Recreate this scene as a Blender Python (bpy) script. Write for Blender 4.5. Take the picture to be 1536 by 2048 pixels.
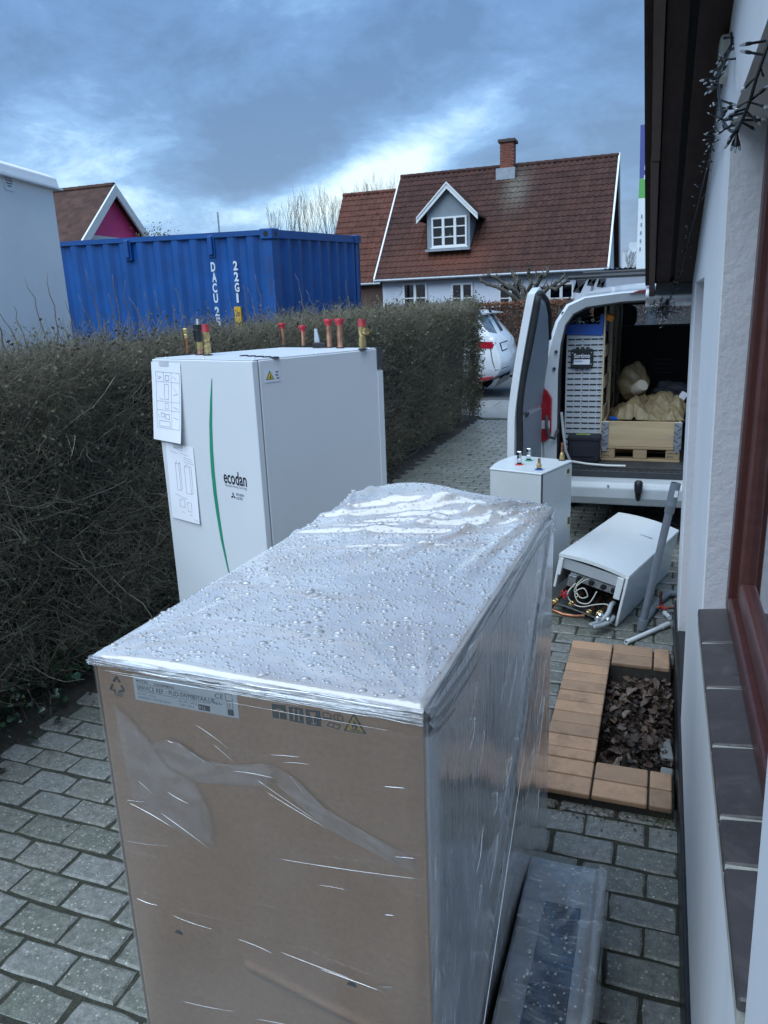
import bpy, bmesh, math, random
import numpy as np
from mathutils import Vector, Matrix, Euler
for o in list(bpy.data.objects): bpy.data.objects.remove(o, do_unlink=True)
S = bpy.context.scene
COL = S.collection
R = math.radians
rnd = random.Random(7)
rng = np.random.default_rng(11)

# ------------------------------------------------------------------ camera
F, PITCH, ROLL, H = 1501.97, 0.263388, -0.038072, 1.74969      # pixels of the 1536 wide photo, rad, rad, m
YAW = R(20.476)
def _rx(v, a): c, s = math.cos(a), math.sin(a); return (v[0], c*v[1]-s*v[2], s*v[1]+c*v[2])
def _rz(v, a): c, s = math.cos(a), math.sin(a); return (c*v[0]-s*v[1], s*v[0]+c*v[1], v[2])
_c, _s = math.cos(ROLL), math.sin(ROLL)
def ray(px, py):
    x, y = px-768, py-1024
    v = (_c*x+_s*y, F, -(-_s*x+_c*y))
    return np.array(_rz(_rx(v, -PITCH), YAW))
def _dirw(v): return Vector(_rz(_rx(v, -PITCH), YAW))
CAMP = np.array([0, 0, H])
def gz(x, y, z=0.): r = ray(x, y); return CAMP + r*((z-H)/r[2])
def gx(x, y, X): r = ray(x, y); return CAMP + r*(X/r[0])
def gy(x, y, Y): r = ray(x, y); return CAMP + r*(Y/r[1])
_right = _dirw((_c, 0, _s)); _up = _dirw((-_s, 0, _c)); _fwd = _dirw((0, 1, 0))
def project(P):
    v = Vector(P)-Vector(CAMP); d = v.dot(_fwd)
    return 768+F*v.dot(_right)/d, 1024-F*v.dot(_up)/d, d
cam_d = bpy.data.cameras.new('Camera'); cam = bpy.data.objects.new('Camera', cam_d); COL.objects.link(cam)
M = Matrix.Identity(4)
for i, a in enumerate((_right, _up, -_fwd)):
    for k in range(3): M[k][i] = a[k]
M.translation = Vector(CAMP); cam.matrix_world = M
cam_d.sensor_fit = 'HORIZONTAL'; cam_d.sensor_width = 36; cam_d.lens = F/1536*36
cam_d.clip_start = 0.02; cam_d.clip_end = 2000
S.camera = cam
S.render.resolution_x, S.render.resolution_y = 768, 1024

# ------------------------------------------------------------------ light
SUN_EL, SUN_AZ = 58, 200          # azimuth: degrees clockwise from +Y
world = bpy.data.worlds.new('World'); S.world = world; world.use_nodes = True
wt = world.node_tree; wn, wl = wt.nodes, wt.links
wn.clear()
def WN(t, **k):
    n = wn.new(t)
    for a, v in k.items(): setattr(n, a, v)
    return n
def wmath(op, a, b=None, c=None):
    n = WN('ShaderNodeMath', operation=op)
    for i, v in enumerate((a, b, c)):
        if v is None: continue
        if isinstance(v, (int, float)): n.inputs[i].default_value = v
        else: wl.new(v, n.inputs[i])
    return n.outputs[0]
tc = WN('ShaderNodeTexCoord'); sep = WN('ShaderNodeSeparateXYZ'); wl.new(tc.outputs['Generated'], sep.inputs[0])
dx, dy, dz = sep.outputs
zc = wmath('ADD', wmath('MAXIMUM', dz, 0.0), 0.30)
cmb = WN('ShaderNodeCombineXYZ'); wl.new(wmath('DIVIDE', dx, zc), cmb.inputs[0]); wl.new(wmath('DIVIDE', dy, zc), cmb.inputs[1])
def wnoise(scale, detail, rough, dist, off):
    mp = WN('ShaderNodeMapping'); wl.new(cmb.outputs[0], mp.inputs[0]); mp.inputs['Location'].default_value = off
    n = WN('ShaderNodeTexNoise'); wl.new(mp.outputs[0], n.inputs['Vector'])
    n.inputs['Scale'].default_value = scale; n.inputs['Detail'].default_value = detail
    n.inputs['Roughness'].default_value = rough; n.inputs['Distortion'].default_value = dist
    return n.outputs['Fac']
big = wnoise(1.1, 5, .5, .3, (3.1, 1.7, 0)); fine = wnoise(3.9, 10, .64, .2, (0.4, 5.2, 2))
den = wmath('ADD', wmath('MULTIPLY', big, .45), wmath('MULTIPLY', fine, .74))
# the cloud deck thins out towards the horizon, as overcast skies do, with two open breaks in it
def lobe(px, py, sx, sy, rot, amt, sharp=1.0):
    """a break in the deck around the direction of a photo pixel"""
    d = Vector(ray(px, py)).normalized(); u = Vector((0, 0, 1)); e = d.cross(u).normalized(); n2 = e.cross(d)
    cr, sr = math.cos(rot), math.sin(rot)
    a = e*cr+n2*sr; b = -e*sr+n2*cr
    def dot(v):
        q = WN('ShaderNodeVectorMath', operation='DOT_PRODUCT'); wl.new(tc.outputs['Generated'], q.inputs[0]); q.inputs[1].default_value = v
        return q.outputs['Value']
    f = wmath('MAXIMUM', dot(d), 0.05)
    ta = wmath('DIVIDE', wmath('DIVIDE', dot(a), f), sx); tb = wmath('DIVIDE', wmath('DIVIDE', dot(b), f), sy)
    r2 = wmath('ADD', wmath('MULTIPLY', ta, ta), wmath('MULTIPLY', tb, tb))
    return wmath('MULTIPLY', wmath('EXPONENT', wmath('MULTIPLY', r2, -1.0)), amt)
for args in ((900, 270, .14, .034, .52, .22), (720, 365, .09, .035, .3, .13), (190, 355, .10, .05, .12, .22), (470, 425, .5, .030, .03, .20), (730, 350, .12, .05, .4, .16), (60, 225, .10, .05, .2, .10), (800, 330, .10, .05, .3, .10)):
    den = wmath('SUBTRACT', den, lobe(*args))
for args in ((330, 160, .34, .10, .1, .10), (560, 330, .16, .05, .35, .17), (1000, 100, .3, .09, .2, .10), (1150, 240, .14, .08, .6, .08)):
    den = wmath('ADD', den, lobe(*args))
ramp = WN('ShaderNodeValToRGB'); wl.new(den, ramp.inputs[0])
els = ramp.color_ramp.elements
els[0].position = .22; els[0].color = (.66, .80, .86, 1)
els[1].position = .72; els[1].color = (.074, .160, .335, 1)
for p, c in ((.33, (.42, .63, .82)), (.45, (.195, .375, .655)), (.57, (.112, .235, .465))):
    e = els.new(p); e.color = (*c, 1)
cl10 = WN('ShaderNodeVectorMath', operation='SCALE'); wl.new(ramp.outputs[0], cl10.inputs[0]); cl10.inputs['Scale'].default_value = 4.0
sky = WN('ShaderNodeTexSky', sky_type='NISHITA', sun_disc=False)
sky.sun_elevation = R(SUN_EL); sky.sun_rotation = R(SUN_AZ); sky.air_density = 1.6; sky.dust_density = 1.2
mixw = WN('ShaderNodeMix', data_type='RGBA'); mixw.inputs['Factor'].default_value = .9
wl.new(sky.outputs[0], mixw.inputs['A']); wl.new(cl10.outputs[0], mixw.inputs['B'])
bg = WN('ShaderNodeBackground'); bg.inputs['Strength'].default_value = .1; wl.new(mixw.outputs['Result'], bg.inputs['Color'])
wo = WN('ShaderNodeOutputWorld'); wl.new(bg.outputs[0], wo.inputs['Surface'])
sd = bpy.data.lights.new('Sun', 'SUN'); sd.energy = 1.5; sd.angle = R(75); sd.color = (.74, .88, 1.0)
sun = bpy.data.objects.new('Sun', sd); COL.objects.link(sun)
_a, _e = R(SUN_AZ), R(SUN_EL)
_sv = Vector((math.sin(_a)*math.cos(_e), math.cos(_a)*math.cos(_e), math.sin(_e)))
sun.rotation_euler = _sv.to_track_quat('Z', 'Y').to_euler()
S.render.engine = 'CYCLES'
S.view_settings.view_transform = 'Standard'; S.view_settings.look = 'None'
S.view_settings.exposure = 1.72; S.view_settings.gamma = 1.0; S.view_settings.use_curve_mapping = False
S.cycles.max_bounces = 8; S.cycles.transparent_max_bounces = 24; S.cycles.caustics_reflective = False; S.cycles.caustics_refractive = False

# ------------------------------------------------------------------ helpers
class NT:
    """tiny wrapper to write node materials"""
    def __init__(s, name):
        s.m = bpy.data.materials.new(name); s.m.use_nodes = True; s.t = s.m.node_tree; s.n = s.t.nodes; s.l = s.t.links
        s.n.clear(); s.out = s.n.new('ShaderNodeOutputMaterial')
    def add(s, t, ins=None, **k):
        n = s.n.new(t)
        for a, v in k.items(): setattr(n, a, v)
        for a, v in (ins or {}).items(): s.set(n.inputs[a], v)
        return n
    def set(s, sock, v):
        if isinstance(v, bpy.types.NodeSocket): s.l.new(v, sock)
        elif isinstance(v, (tuple, list)) and len(v) == 3 and sock.type == 'RGBA': sock.default_value = (*v, 1)
        else: sock.default_value = v
    def math(s, op, *a, clamp=False):
        n = s.n.new('ShaderNodeMath'); n.operation = op; n.use_clamp = clamp
        for i, v in enumerate(a): s.set(n.inputs[i], v)
        return n.outputs[0]
    def pos(s): return s.add('ShaderNodeNewGeometry').outputs['Position']
    def obj(s): return s.add('ShaderNodeTexCoord').outputs['Object']
    def map(s, v, scale=(1, 1, 1), rot=(0, 0, 0), loc=(0, 0, 0)):
        n = s.add('ShaderNodeMapping', {'Vector': v, 'Scale': scale, 'Rotation': rot, 'Location': loc}); return n.outputs[0]
    def noise(s, v, scale, detail=4, rough=.55, dist=0.):
        n = s.add('ShaderNodeTexNoise', {'Vector': v, 'Scale': scale, 'Detail': detail, 'Roughness': rough, 'Distortion': dist}); return n.outputs['Fac']
    def vor(s, v, scale, feature='F1', out='Distance'):
        n = s.add('ShaderNodeTexVoronoi', {'Vector': v, 'Scale': scale}, feature=feature); return n.outputs[out]
    def ramp(s, fac, stops):
        n = s.add('ShaderNodeValToRGB', {'Fac': fac}); e = n.color_ramp.elements
        while len(e) < len(stops): e.new(.5)
        for i, (p, c) in enumerate(stops):
            e[i].position = p; e[i].color = (*c, 1) if isinstance(c, (tuple, list)) else (c, c, c, 1)
        return n.outputs[0]
    def mix(s, f, a, b, blend='MIX'):
        n = s.add('ShaderNodeMix', data_type='RGBA', blend_type=blend)
        s.set(n.inputs['Factor'], f); s.set(n.inputs['A'], a); s.set(n.inputs['B'], b); return n.outputs['Result']
    def bump(s, h, strength=.3, dist=.01, normal=None):
        i = {'Height': h, 'Strength': strength, 'Distance': dist}
        if normal is not None: i['Normal'] = normal
        return s.add('ShaderNodeBump', i).outputs[0]
    def prin(s, **k):
        n = s.n.new('ShaderNodeBsdfPrincipled')
        for a, v in k.items(): s.set(n.inputs[a.replace('_', ' ')], v)
        return n
    def done(s, sh):
        s.l.new(sh.outputs[0] if hasattr(sh, 'outputs') else sh, s.out.inputs['Surface']); return s.m

def PM(name, col, rough=.5, metal=0., var=.15, vscale=6., bump=0., bscale=80., spec=.5, coat=0., dirt=0., dcol=(.05, .05, .04), rvar=.1):
    t = NT(name); p = t.pos()
    nz = t.noise(p, vscale, 5)
    k = t.ramp(nz, [(.3, 1-var), (.7, 1+var*.6)])
    c = t.mix(1.0, col, k, 'MULTIPLY')
    if dirt:
        dn = t.noise(p, vscale*2.3, 8, .65, .6)
        c = t.mix(t.math('MULTIPLY', t.ramp(dn, [(.52, 0.), (.72, 1.)]), dirt), c, dcol)
    kw = dict(Base_Color=c, Metallic=metal, Roughness=t.math('ADD', rough-rvar*.5, t.math('MULTIPLY', nz, rvar)))
    b = t.prin(**kw)
    b.inputs['Specular IOR Level'].default_value = spec
    if coat: b.inputs['Coat Weight'].default_value = coat; b.inputs['Coat Roughness'].default_value = .06
    if bump: t.set(b.inputs['Normal'], t.bump(t.noise(p, bscale, 4), bump, .004))
    return t.done(b)

def link(o, parent=None):
    COL.objects.link(o)
    if parent is not None: o.parent = parent
    return o
def tag(o, label=None, cat=None, group=None, kind=None):
    if label: o['label'] = label
    if cat: o['category'] = cat
    if group: o['group'] = group
    if kind: o['kind'] = kind
    return o
def thing(name, label, cat, loc=(0, 0, 0), rot=(0, 0, 0), group=None):
    o = bpy.data.objects.new(name, None); o.empty_display_size = .1
    o.location = loc; o.rotation_euler = rot; COL.objects.link(o)
    o['_w'] = 0; del o['_w']
    return tag(o, label, cat, group)
def world_of(o):
    m = Matrix.LocRotScale(o.location, o.rotation_euler, o.scale)
    return world_of(o.parent) @ m if o.parent else m
def frame(d, up=(0, 0, 1)):
    d = Vector(d).normalized(); u = Vector(up)
    if abs(d.dot(u)) > .97: u = Vector((1, 0, 0))
    a = d.cross(u).normalized(); return a, d.cross(a).normalized()
class MB:
    def __init__(s): s.v = []; s.f = []; s.mi = []; s.cur = 0
    def add(s, vs, fs):
        b = len(s.v); s.v += [tuple(p) for p in vs]; s.f += [tuple(i+b for i in f) for f in fs]; s.mi += [s.cur]*len(fs); return s
    def box(s, x0, x1, y0, y1, z0, z1):
        return s.add([(x, y, z) for z in (z0, z1) for y in (y0, y1) for x in (x0, x1)],
                     [(0, 2, 3, 1), (4, 5, 7, 6), (0, 1, 5, 4), (1, 3, 7, 5), (3, 2, 6, 7), (2, 0, 4, 6)])
    def obox(s, c, size, rot=(0, 0, 0)):
        m = Euler(rot).to_matrix(); c = Vector(c); h = [q/2 for q in size]
        vs = [c+m @ Vector((x*h[0], y*h[1], z*h[2])) for z in (-1, 1) for y in (-1, 1) for x in (-1, 1)]
        return s.add(vs, [(0, 2, 3, 1), (4, 5, 7, 6), (0, 1, 5, 4), (1, 3, 7, 5), (3, 2, 6, 7), (2, 0, 4, 6)])
    def prism(s, poly, a, b, axis='y', cap=True):
        """poly in the two other axes, extruded from a to b along axis"""
        def pt(p, t): return {'x': (t, p[0], p[1]), 'y': (p[0], t, p[1]), 'z': (p[0], p[1], t)}[axis]
        n = len(poly); vs = [pt(p, a) for p in poly]+[pt(p, b) for p in poly]
        fs = [(i, (i+1) % n, n+(i+1) % n, n+i) for i in range(n)]
        if cap: fs += [tuple(range(n-1, -1, -1)), tuple(range(n, 2*n))]
        return s.add(vs, fs)
    def tube(s, pts, r, n=8, cap=True):
        pts = [Vector(p) for p in pts]; m = len(pts); rs = r if isinstance(r, (list, tuple)) else [r]*m
        vs = []; a = None
        for i, p in enumerate(pts):
            d = (pts[min(i+1, m-1)]-pts[max(i-1, 0)]).normalized()
            if a is None: a, b = frame(d)
            else:
                a = (a-d*a.dot(d)).normalized(); b = d.cross(a)
            for k in range(n):
                t = 2*math.pi*k/n; vs.append(p+(a*math.cos(t)+b*math.sin(t))*rs[i])
        fs = [(i*n+k, i*n+(k+1) % n, (i+1)*n+(k+1) % n, (i+1)*n+k) for i in range(m-1) for k in range(n)]
        if cap: fs += [tuple(range(n-1, -1, -1)), tuple(range((m-1)*n, m*n))]
        return s.add(vs, fs)
    def ring(s, p0, p1, ro, ri, n=16):
        """open pipe end: hollow tube between p0 and p1"""
        p0, p1 = Vector(p0), Vector(p1); a, b = frame(p1-p0)
        vs = [p+(a*math.cos(2*math.pi*k/n)+b*math.sin(2*math.pi*k/n))*r for p, r in ((p0, ro), (p1, ro), (p1, ri), (p0, ri)) for k in range(n)]
        fs = [(i*n+k, i*n+(k+1) % n, ((i+1) % 4)*n+(k+1) % n, ((i+1) % 4)*n+k) for i in range(4) for k in range(n)]
        return s.add(vs, fs)
    def lathe(s, prof, c=(0, 0, 0), d=(0, 0, 1), n=14):
        c = Vector(c); d = Vector(d).normalized(); a, b = frame(d); m = len(prof)
        vs = [c+d*z+(a*math.cos(2*math.pi*k/n)+b*math.sin(2*math.pi*k/n))*max(r, 1e-5) for r, z in prof for k in range(n)]
        fs = [(i*n+k, i*n+(k+1) % n, (i+1)*n+(k+1) % n, (i+1)*n+k) for i in range(m-1) for k in range(n)]
        fs += [tuple(range(n-1, -1, -1)), tuple(range((m-1)*n, m*n))]
        return s.add(vs, fs)
    def ball(s, c, r, seg=8, rings=6, sq=(1, 1, 1)):
        c = Vector(c); vs = [c+Vector((0, 0, -r*sq[2]))]
        for i in range(1, rings):
            t = math.pi*i/rings
            for k in range(seg):
                p = 2*math.pi*k/seg; vs.append(c+Vector((r*sq[0]*math.sin(t)*math.cos(p), r*sq[1]*math.sin(t)*math.sin(p), -r*sq[2]*math.cos(t))))
        vs.append(c+Vector((0, 0, r*sq[2]))); L = len(vs)-1; fs = []
        for k in range(seg):
            k2 = (k+1) % seg; fs.append((0, 1+k2, 1+k)); fs.append((L, 1+(rings-2)*seg+k, 1+(rings-2)*seg+k2))
            for i in range(rings-2): fs.append((1+i*seg+k, 1+i*seg+k2, 1+(i+1)*seg+k2, 1+(i+1)*seg+k))
        return s.add(vs, fs)
    def mesh(s, name, mats, smooth=False, bevel=0., seg=2, weld=False):
        me = bpy.data.meshes.new(name); me.from_pydata([tuple(v) for v in s.v], [], s.f)
        mats = mats if isinstance(mats, (list, tuple)) else [mats]
        for m in mats: me.materials.append(m)
        if len(mats) > 1: me.polygons.foreach_set('material_index', s.mi)
        bm = bmesh.new(); bm.from_mesh(me)
        if weld: bmesh.ops.remove_doubles(bm, verts=bm.verts, dist=1e-5)
        bmesh.ops.recalc_face_normals(bm, faces=bm.faces)
        if bevel:
            es = [e for e in bm.edges if len(e.link_faces) == 2 and e.calc_face_angle(0) > .5]
            bmesh.ops.bevel(bm, geom=es, offset=bevel, segments=seg, affect='EDGES', profile=.5, clamp_overlap=True)
        bm.to_mesh(me); bm.free()
        if smooth:
            me.polygons.foreach_set('use_smooth', [True]*len(me.polygons))
            if smooth != 'all':
                try: me.set_sharp_from_angle(angle=R(38))
                except Exception: pass
        return me
    def build(s, name, mats, parent=None, local=False, smooth=False, bevel=0., seg=2, weld=False):
        """verts are given in world space unless local (then in the parent's space)"""
        if parent is not None and not local:
            mi = world_of(parent).inverted(); s.v = [mi @ Vector(p) for p in s.v]
        o = bpy.data.objects.new(name, s.mesh(name, mats, smooth, bevel, seg, weld))
        return link(o, parent)
def raw_mesh(name, V, Fc, mat, smooth=False):
    """fast mesh from numpy; Fc is (n,3) or (n,4)"""
    me = bpy.data.meshes.new(name); k = Fc.shape[1]
    me.vertices.add(len(V)); me.vertices.foreach_set('co', np.asarray(V, np.float32).ravel())
    me.loops.add(Fc.size); me.loops.foreach_set('vertex_index', Fc.astype(np.int32).ravel())
    me.polygons.add(len(Fc)); me.polygons.foreach_set('loop_start', np.arange(0, Fc.size, k, dtype=np.int32)); me.polygons.foreach_set('loop_total', np.full(len(Fc), k, np.int32))
    me.materials.append(mat)
    if smooth: me.polygons.foreach_set('use_smooth', np.ones(len(Fc), bool))
    me.update(calc_edges=True); return me
def raw_obj(name, V, Fc, mat, parent=None, smooth=False):
    V = np.asarray(V, float)
    if parent is not None:
        mi = np.array(world_of(parent).inverted()); V = V @ mi[:3, :3].T+mi[:3, 3]
    return link(bpy.data.objects.new(name, raw_mesh(name, V, Fc, mat, smooth)), parent)
def twigs(p0, d, length, r0, npt=4, wob=.25, grav=0., sides=3):
    """numpy bundle of wobbly tapering twigs -> V, F(quads)"""
    n = len(p0); d = d/np.linalg.norm(d, axis=1, keepdims=True); length = np.broadcast_to(np.asarray(length, float), (n,)); r0 = np.broadcast_to(np.asarray(r0, float), (n,))
    pts = [p0]; cur = d.copy(); dirs = [d]
    for i in range(npt-1):
        cur = cur+rng.normal(0, wob, (n, 3)); cur[:, 2] += grav
        cur /= np.linalg.norm(cur, axis=1, keepdims=True)
        pts.append(pts[-1]+cur*(length/(npt-1))[:, None]); dirs.append(cur.copy())
    V = np.zeros((n, npt, sides, 3))
    up = np.tile(np.array([[.31, .52, .79]]), (n, 1))
    for i in range(npt):
        a = np.cross(dirs[i], up); a /= np.linalg.norm(a, axis=1, keepdims=True)+1e-9; b = np.cross(dirs[i], a)
        rr = r0*(1-.75*i/(npt-1))
        for k in range(sides):
            t = 2*math.pi*k/sides; V[:, i, k] = pts[i]+(a*math.cos(t)+b*math.sin(t))*rr[:, None]
    base = (np.arange(n)*npt*sides)[:, None]; q = []
    for i in range(npt-1):
        for k in range(sides):
            q.append([i*sides+k, i*sides+(k+1) % sides, (i+1)*sides+(k+1) % sides, (i+1)*sides+k])
    Fq = (base[:, :, None]+np.array(q)[None]).reshape(-1, 4)
    return V.reshape(-1, 3), Fq, np.stack(pts, 1)
def leafquads(c, size, nrm=None, asp=.6):
    n = len(c); size = np.broadcast_to(np.asarray(size, float), (n,))
    a = rng.normal(size=(n, 3)); a /= np.linalg.norm(a, axis=1, keepdims=True)
    b = rng.normal(size=(n, 3)) if nrm is None else np.cross(nrm+rng.normal(0, .35, (n, 3)), a)
    b -= a*(a*b).sum(1, keepdims=True); b /= np.linalg.norm(b, axis=1, keepdims=True)+1e-9
    s = size[:, None]; cc = np.cross(a, b)*s*.15
    V = np.stack([c-a*s, c+b*s*asp+cc, c+a*s, c-b*s*asp+cc], 1).reshape(-1, 3)
    return V, np.arange(4*n).reshape(-1, 4)
def join(parts):
    Vs, Fs, o = [], [], 0
    for V, Fq in parts: Vs.append(V); Fs.append(Fq+o); o += len(V)
    return np.concatenate(Vs), np.concatenate(Fs)
_tcache = {}
def text_obj(s, size, mat, parent, loc, xdir, ydir, name='lettering', align='LEFT', sx=1., extrude=0., offset=0., valign='BOTTOM_BASELINE'):
    """flat print: letters as thin mesh; loc/xdir/ydir in the parent's space"""
    key = (s, align, extrude, offset)
    if key not in _tcache:
        cu = bpy.data.curves.new('txt', 'FONT'); cu.body = s; cu.size = 1; cu.align_x = align; cu.extrude = extrude; cu.offset = offset; cu.resolution_u = 3
        to = bpy.data.objects.new('txt', cu); COL.objects.link(to)
        bpy.context.view_layer.update(); dg = bpy.context.evaluated_depsgraph_get()
        me = bpy.data.meshes.new_from_object(to.evaluated_get(dg)); bpy.data.objects.remove(to); bpy.data.curves.remove(cu)
        _tcache[key] = me
    me = _tcache[key].copy(); me.materials.clear(); me.materials.append(mat); me.name = name
    x = Vector(xdir).normalized(); y = Vector(ydir).normalized(); z = x.cross(y)
    m = Matrix((( x.x*size*sx, y.x*size, z.x*size, loc[0]), (x.y*size*sx, y.y*size, z.y*size, loc[1]), (x.z*size*sx, y.z*size, z.z*size, loc[2]), (0, 0, 0, 1)))
    me.transform(m)
    return link(bpy.data.objects.new(name, me), parent)
def arc(c, r, a0, a1, n, plane='xz'):
    out = []
    for i in range(n+1):
        t = R(a0+(a1-a0)*i/n); p, q = r*math.cos(t), r*math.sin(t)
        out.append(tuple(Vector(c)+Vector({'xz': (p, 0, q), 'xy': (p, q, 0), 'yz': (0, p, q)}[plane])))
    return out
def rrect(x0, x1, y0, y1, r, n=4):
    P = []
    for cx, cy, a in ((x1-r, y1-r, 0), (x0+r, y1-r, 90), (x0+r, y0+r, 180), (x1-r, y0+r, 270)):
        for i in range(n+1):
            t = R(a+90*i/n); P.append((cx+r*math.cos(t), cy+r*math.sin(t)))
    return P

# ------------------------------------------------------------------ materials
WHITE = PM('white_enamel', (.64, .67, .70), .32, var=.03, vscale=3, rvar=.06)
WHITE2 = PM('white_lacquer', (.72, .75, .76), .18, var=.03, vscale=3, rvar=.04, coat=.4)
BLACK = PM('black_plastic', (.012, .013, .016), .45, var=.3, vscale=20)
RUBBER = PM('dark_rubber', (.018, .019, .02), .6, var=.3, vscale=30)
DARKGREY = PM('dark_grey_plastic', (.05, .053, .058), .5, var=.2, vscale=15)
COPPER = PM('copper_pipe', (.66, .35, .23), .34, metal=1., var=.28, vscale=35, rvar=.25)
COPPERD = PM('tarnished_copper', (.42, .19, .11), .42, metal=1., var=.45, vscale=40, rvar=.25)
BRASS = PM('brass', (.62, .47, .22), .36, metal=1., var=.2, vscale=40)
STEEL = PM('zinc_steel', (.55, .57, .60), .38, metal=1., var=.25, vscale=25, rvar=.25)
CHROME = PM('chrome', (.72, .74, .76), .14, metal=1., var=.1, vscale=20)
REDCAP = PM('red_plastic_cap', (.46, .030, .042), .4, var=.1, vscale=30)
DKRED = PM('dark_red_cap', (.36, .03, .035), .5, var=.2, vscale=30)
GREYPVC = PM('grey_pvc', (.155, .175, .205), .42, var=.18, vscale=9, dirt=.25, dcol=(.10, .10, .09))
PAPER = PM('white_paper', (.78, .79, .84), .75, var=.03, vscale=8)
INK = PM('black_ink', (.02, .022, .03), .6, var=.1)
GREYINK = PM('grey_ink', (.22, .24, .30), .7, var=.25, vscale=150)

def m_paver():
    t = NT('concrete_paver'); p = t.pos(); oi = t.add('ShaderNodeObjectInfo').outputs['Random']
    big = t.noise(p, 2.2, 6, .6); med = t.noise(p, 38, 6, .7)
    base = t.mix(t.ramp(big, [(.3, 0.), (.7, 1.)]), (.155, .155, .145), (.205, .202, .192))
    cell = t.vor(t.map(p, (1, 1, .001)), 9.2, out='Color'); hsv = t.add('ShaderNodeSeparateColor', {0: cell})
    base = t.mix(1., base, t.ramp(med, [(.25, .45), (.75, 1.5)]), 'MULTIPLY')
    base = t.mix(1., base, t.ramp(oi, [(0., (.72, .76, .68)), (.5, (1., 1., .96)), (1., (1.12, 1.14, 1.16))]), 'MULTIPLY')
    v = t.add('ShaderNodeTexVoronoi', {'Vector': t.map(p, (1, 1, 1), (0, 0, .4)), 'Scale': 82.}); d, cc = v.outputs['Distance'], v.outputs['Color']
    sc = t.add('ShaderNodeSeparateColor', {0: cc})
    st = t.math('MULTIPLY', t.ramp(d, [(.16, 1.), (.40, 0.)]), t.ramp(sc.outputs[0], [(.50, 0.), (.56, 1.)]))
    stc = t.mix(sc.outputs[1], (.22, .215, .185), (.46, .455, .41))
    v2 = t.add('ShaderNodeTexVoronoi', {'Vector': p, 'Scale': 230.}); s2 = t.add('ShaderNodeSeparateColor', {0: v2.outputs['Color']})
    st2 = t.math('MULTIPLY', t.ramp(v2.outputs['Distance'], [(.3, 1.), (.45, 0.)]), t.ramp(s2.outputs[0], [(.55, 0.), (.60, 1.)]))
    c = t.mix(t.math('MULTIPLY', st2, .45), base, (.36, .36, .32)); c = t.mix(st, c, stc)
    dark = t.math('MULTIPLY', t.ramp(v2.outputs['Distance'], [(.25, 1.), (.4, 0.)]), t.ramp(s2.outputs[1], [(.86, 0.), (.88, 1.)]))
    c = t.mix(t.math('MULTIPLY', dark, .7), c, (.03, .03, .03))
    moss = t.math('MULTIPLY', t.ramp(t.noise(p, 5.5, 7, .65), [(.48, 0.), (.70, 1.)]), .30)
    c = t.mix(moss, c, (.075, .095, .040))
    wet = t.ramp(t.noise(p, 1.7, 4), [(.38, .28), (.65, .52)])
    nb = t.bump(t.math('ADD', t.math('MULTIPLY', med, .8), t.math('MULTIPLY', st, .5)), .55, .003)
    return t.done(t.prin(Base_Color=c, Roughness=wet, Normal=nb))
PAVER = m_paver()
def m_soil(name, a, b, scale=14, bump=.7):
    t = NT(name); p = t.pos(); n = t.noise(p, scale, 8, .7); n2 = t.noise(p, scale*6, 5, .7)
    c = t.mix(t.ramp(n, [(.35, 0.), (.65, 1.)]), a, b); c = t.mix(1., c, t.ramp(n2, [(.3, .6), (.7, 1.3)]), 'MULTIPLY')
    return t.done(t.prin(Base_Color=c, Roughness=.85, Normal=t.bump(t.math('ADD', n, n2), bump, .02)))
JOINT = m_soil('mossy_joint_sand', (.030, .031, .022), (.062, .064, .042), 22)
SOIL = m_soil('dark_soil', (.022, .019, .014), (.05, .042, .03), 10)
GRASS = m_soil('rough_grass_ground', (.03, .045, .018), (.06, .07, .03), 3)
ASPHALT = m_soil('asphalt', (.055, .057, .06), (.085, .088, .09), 30, .4)
SLAB = PM('concrete_slab', (.21, .21, .20), .7, var=.2, vscale=5, bump=.4, bscale=120, dirt=.25)
KERB = PM('granite_kerb', (.19, .19, .195), .6, var=.3, vscale=14, bump=.4, bscale=60)
LINEW = PM('white_road_paint', (.6, .6, .58), .6, var=.2, vscale=8)
def m_terra():
    t = NT('terracotta_tile'); p = t.pos(); oi = t.add('ShaderNodeObjectInfo').outputs['Random']
    n = t.noise(p, 13, 7, .6, .4); f = t.noise(p, 160, 4, .7)
    c = t.mix(t.ramp(n, [(.35, 0.), (.7, 1.)]), (.50, .30, .18), (.43, .265, .165))
    c = t.mix(1., c, t.ramp(oi, [(0., (.70, .72, .74)), (.5, (.95, .95, .95)), (1., (1.12, 1.08, 1.05))]), 'MULTIPLY')
    c = t.mix(t.math('MULTIPLY', t.ramp(t.noise(p, 7, 8, .7), [(.50, 0.), (.70, 1.)]), .65), c, (.15, .10, .062))
    c = t.mix(1., c, t.ramp(f, [(.3, .86), (.7, 1.1)]), 'MULTIPLY')
    return t.done(t.prin(Base_Color=c, Roughness=.55, Normal=t.bump(f, .25, .002)))
TERRA = m_terra()
MORTAR = PM('dark_mortar', (.04, .036, .03), .85, var=.4, vscale=40, bump=.5, bscale=150)
def m_plaster(name, col, lump=.5, scale=26):
    t = NT(name); p = t.pos(); n = t.noise(p, scale, 6, .6); b = t.noise(p, 1.6, 4); g = t.noise(t.map(p, (9, 9, 1.2)), 1.0, 6, .6)
    c = t.mix(1., col, t.ramp(b, [(.3, .93), (.7, 1.04)]), 'MULTIPLY')
    c = t.mix(t.math('MULTIPLY', t.ramp(g, [(.54, 0.), (.75, 1.)]), .14), c, (.45, .45, .43))
    return t.done(t.prin(Base_Color=c, Roughness=.7, Normal=t.bump(n, lump, .008)))
PLASTER = m_plaster('white_painted_plaster', (.77, .775, .79), .10, 11)
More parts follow.
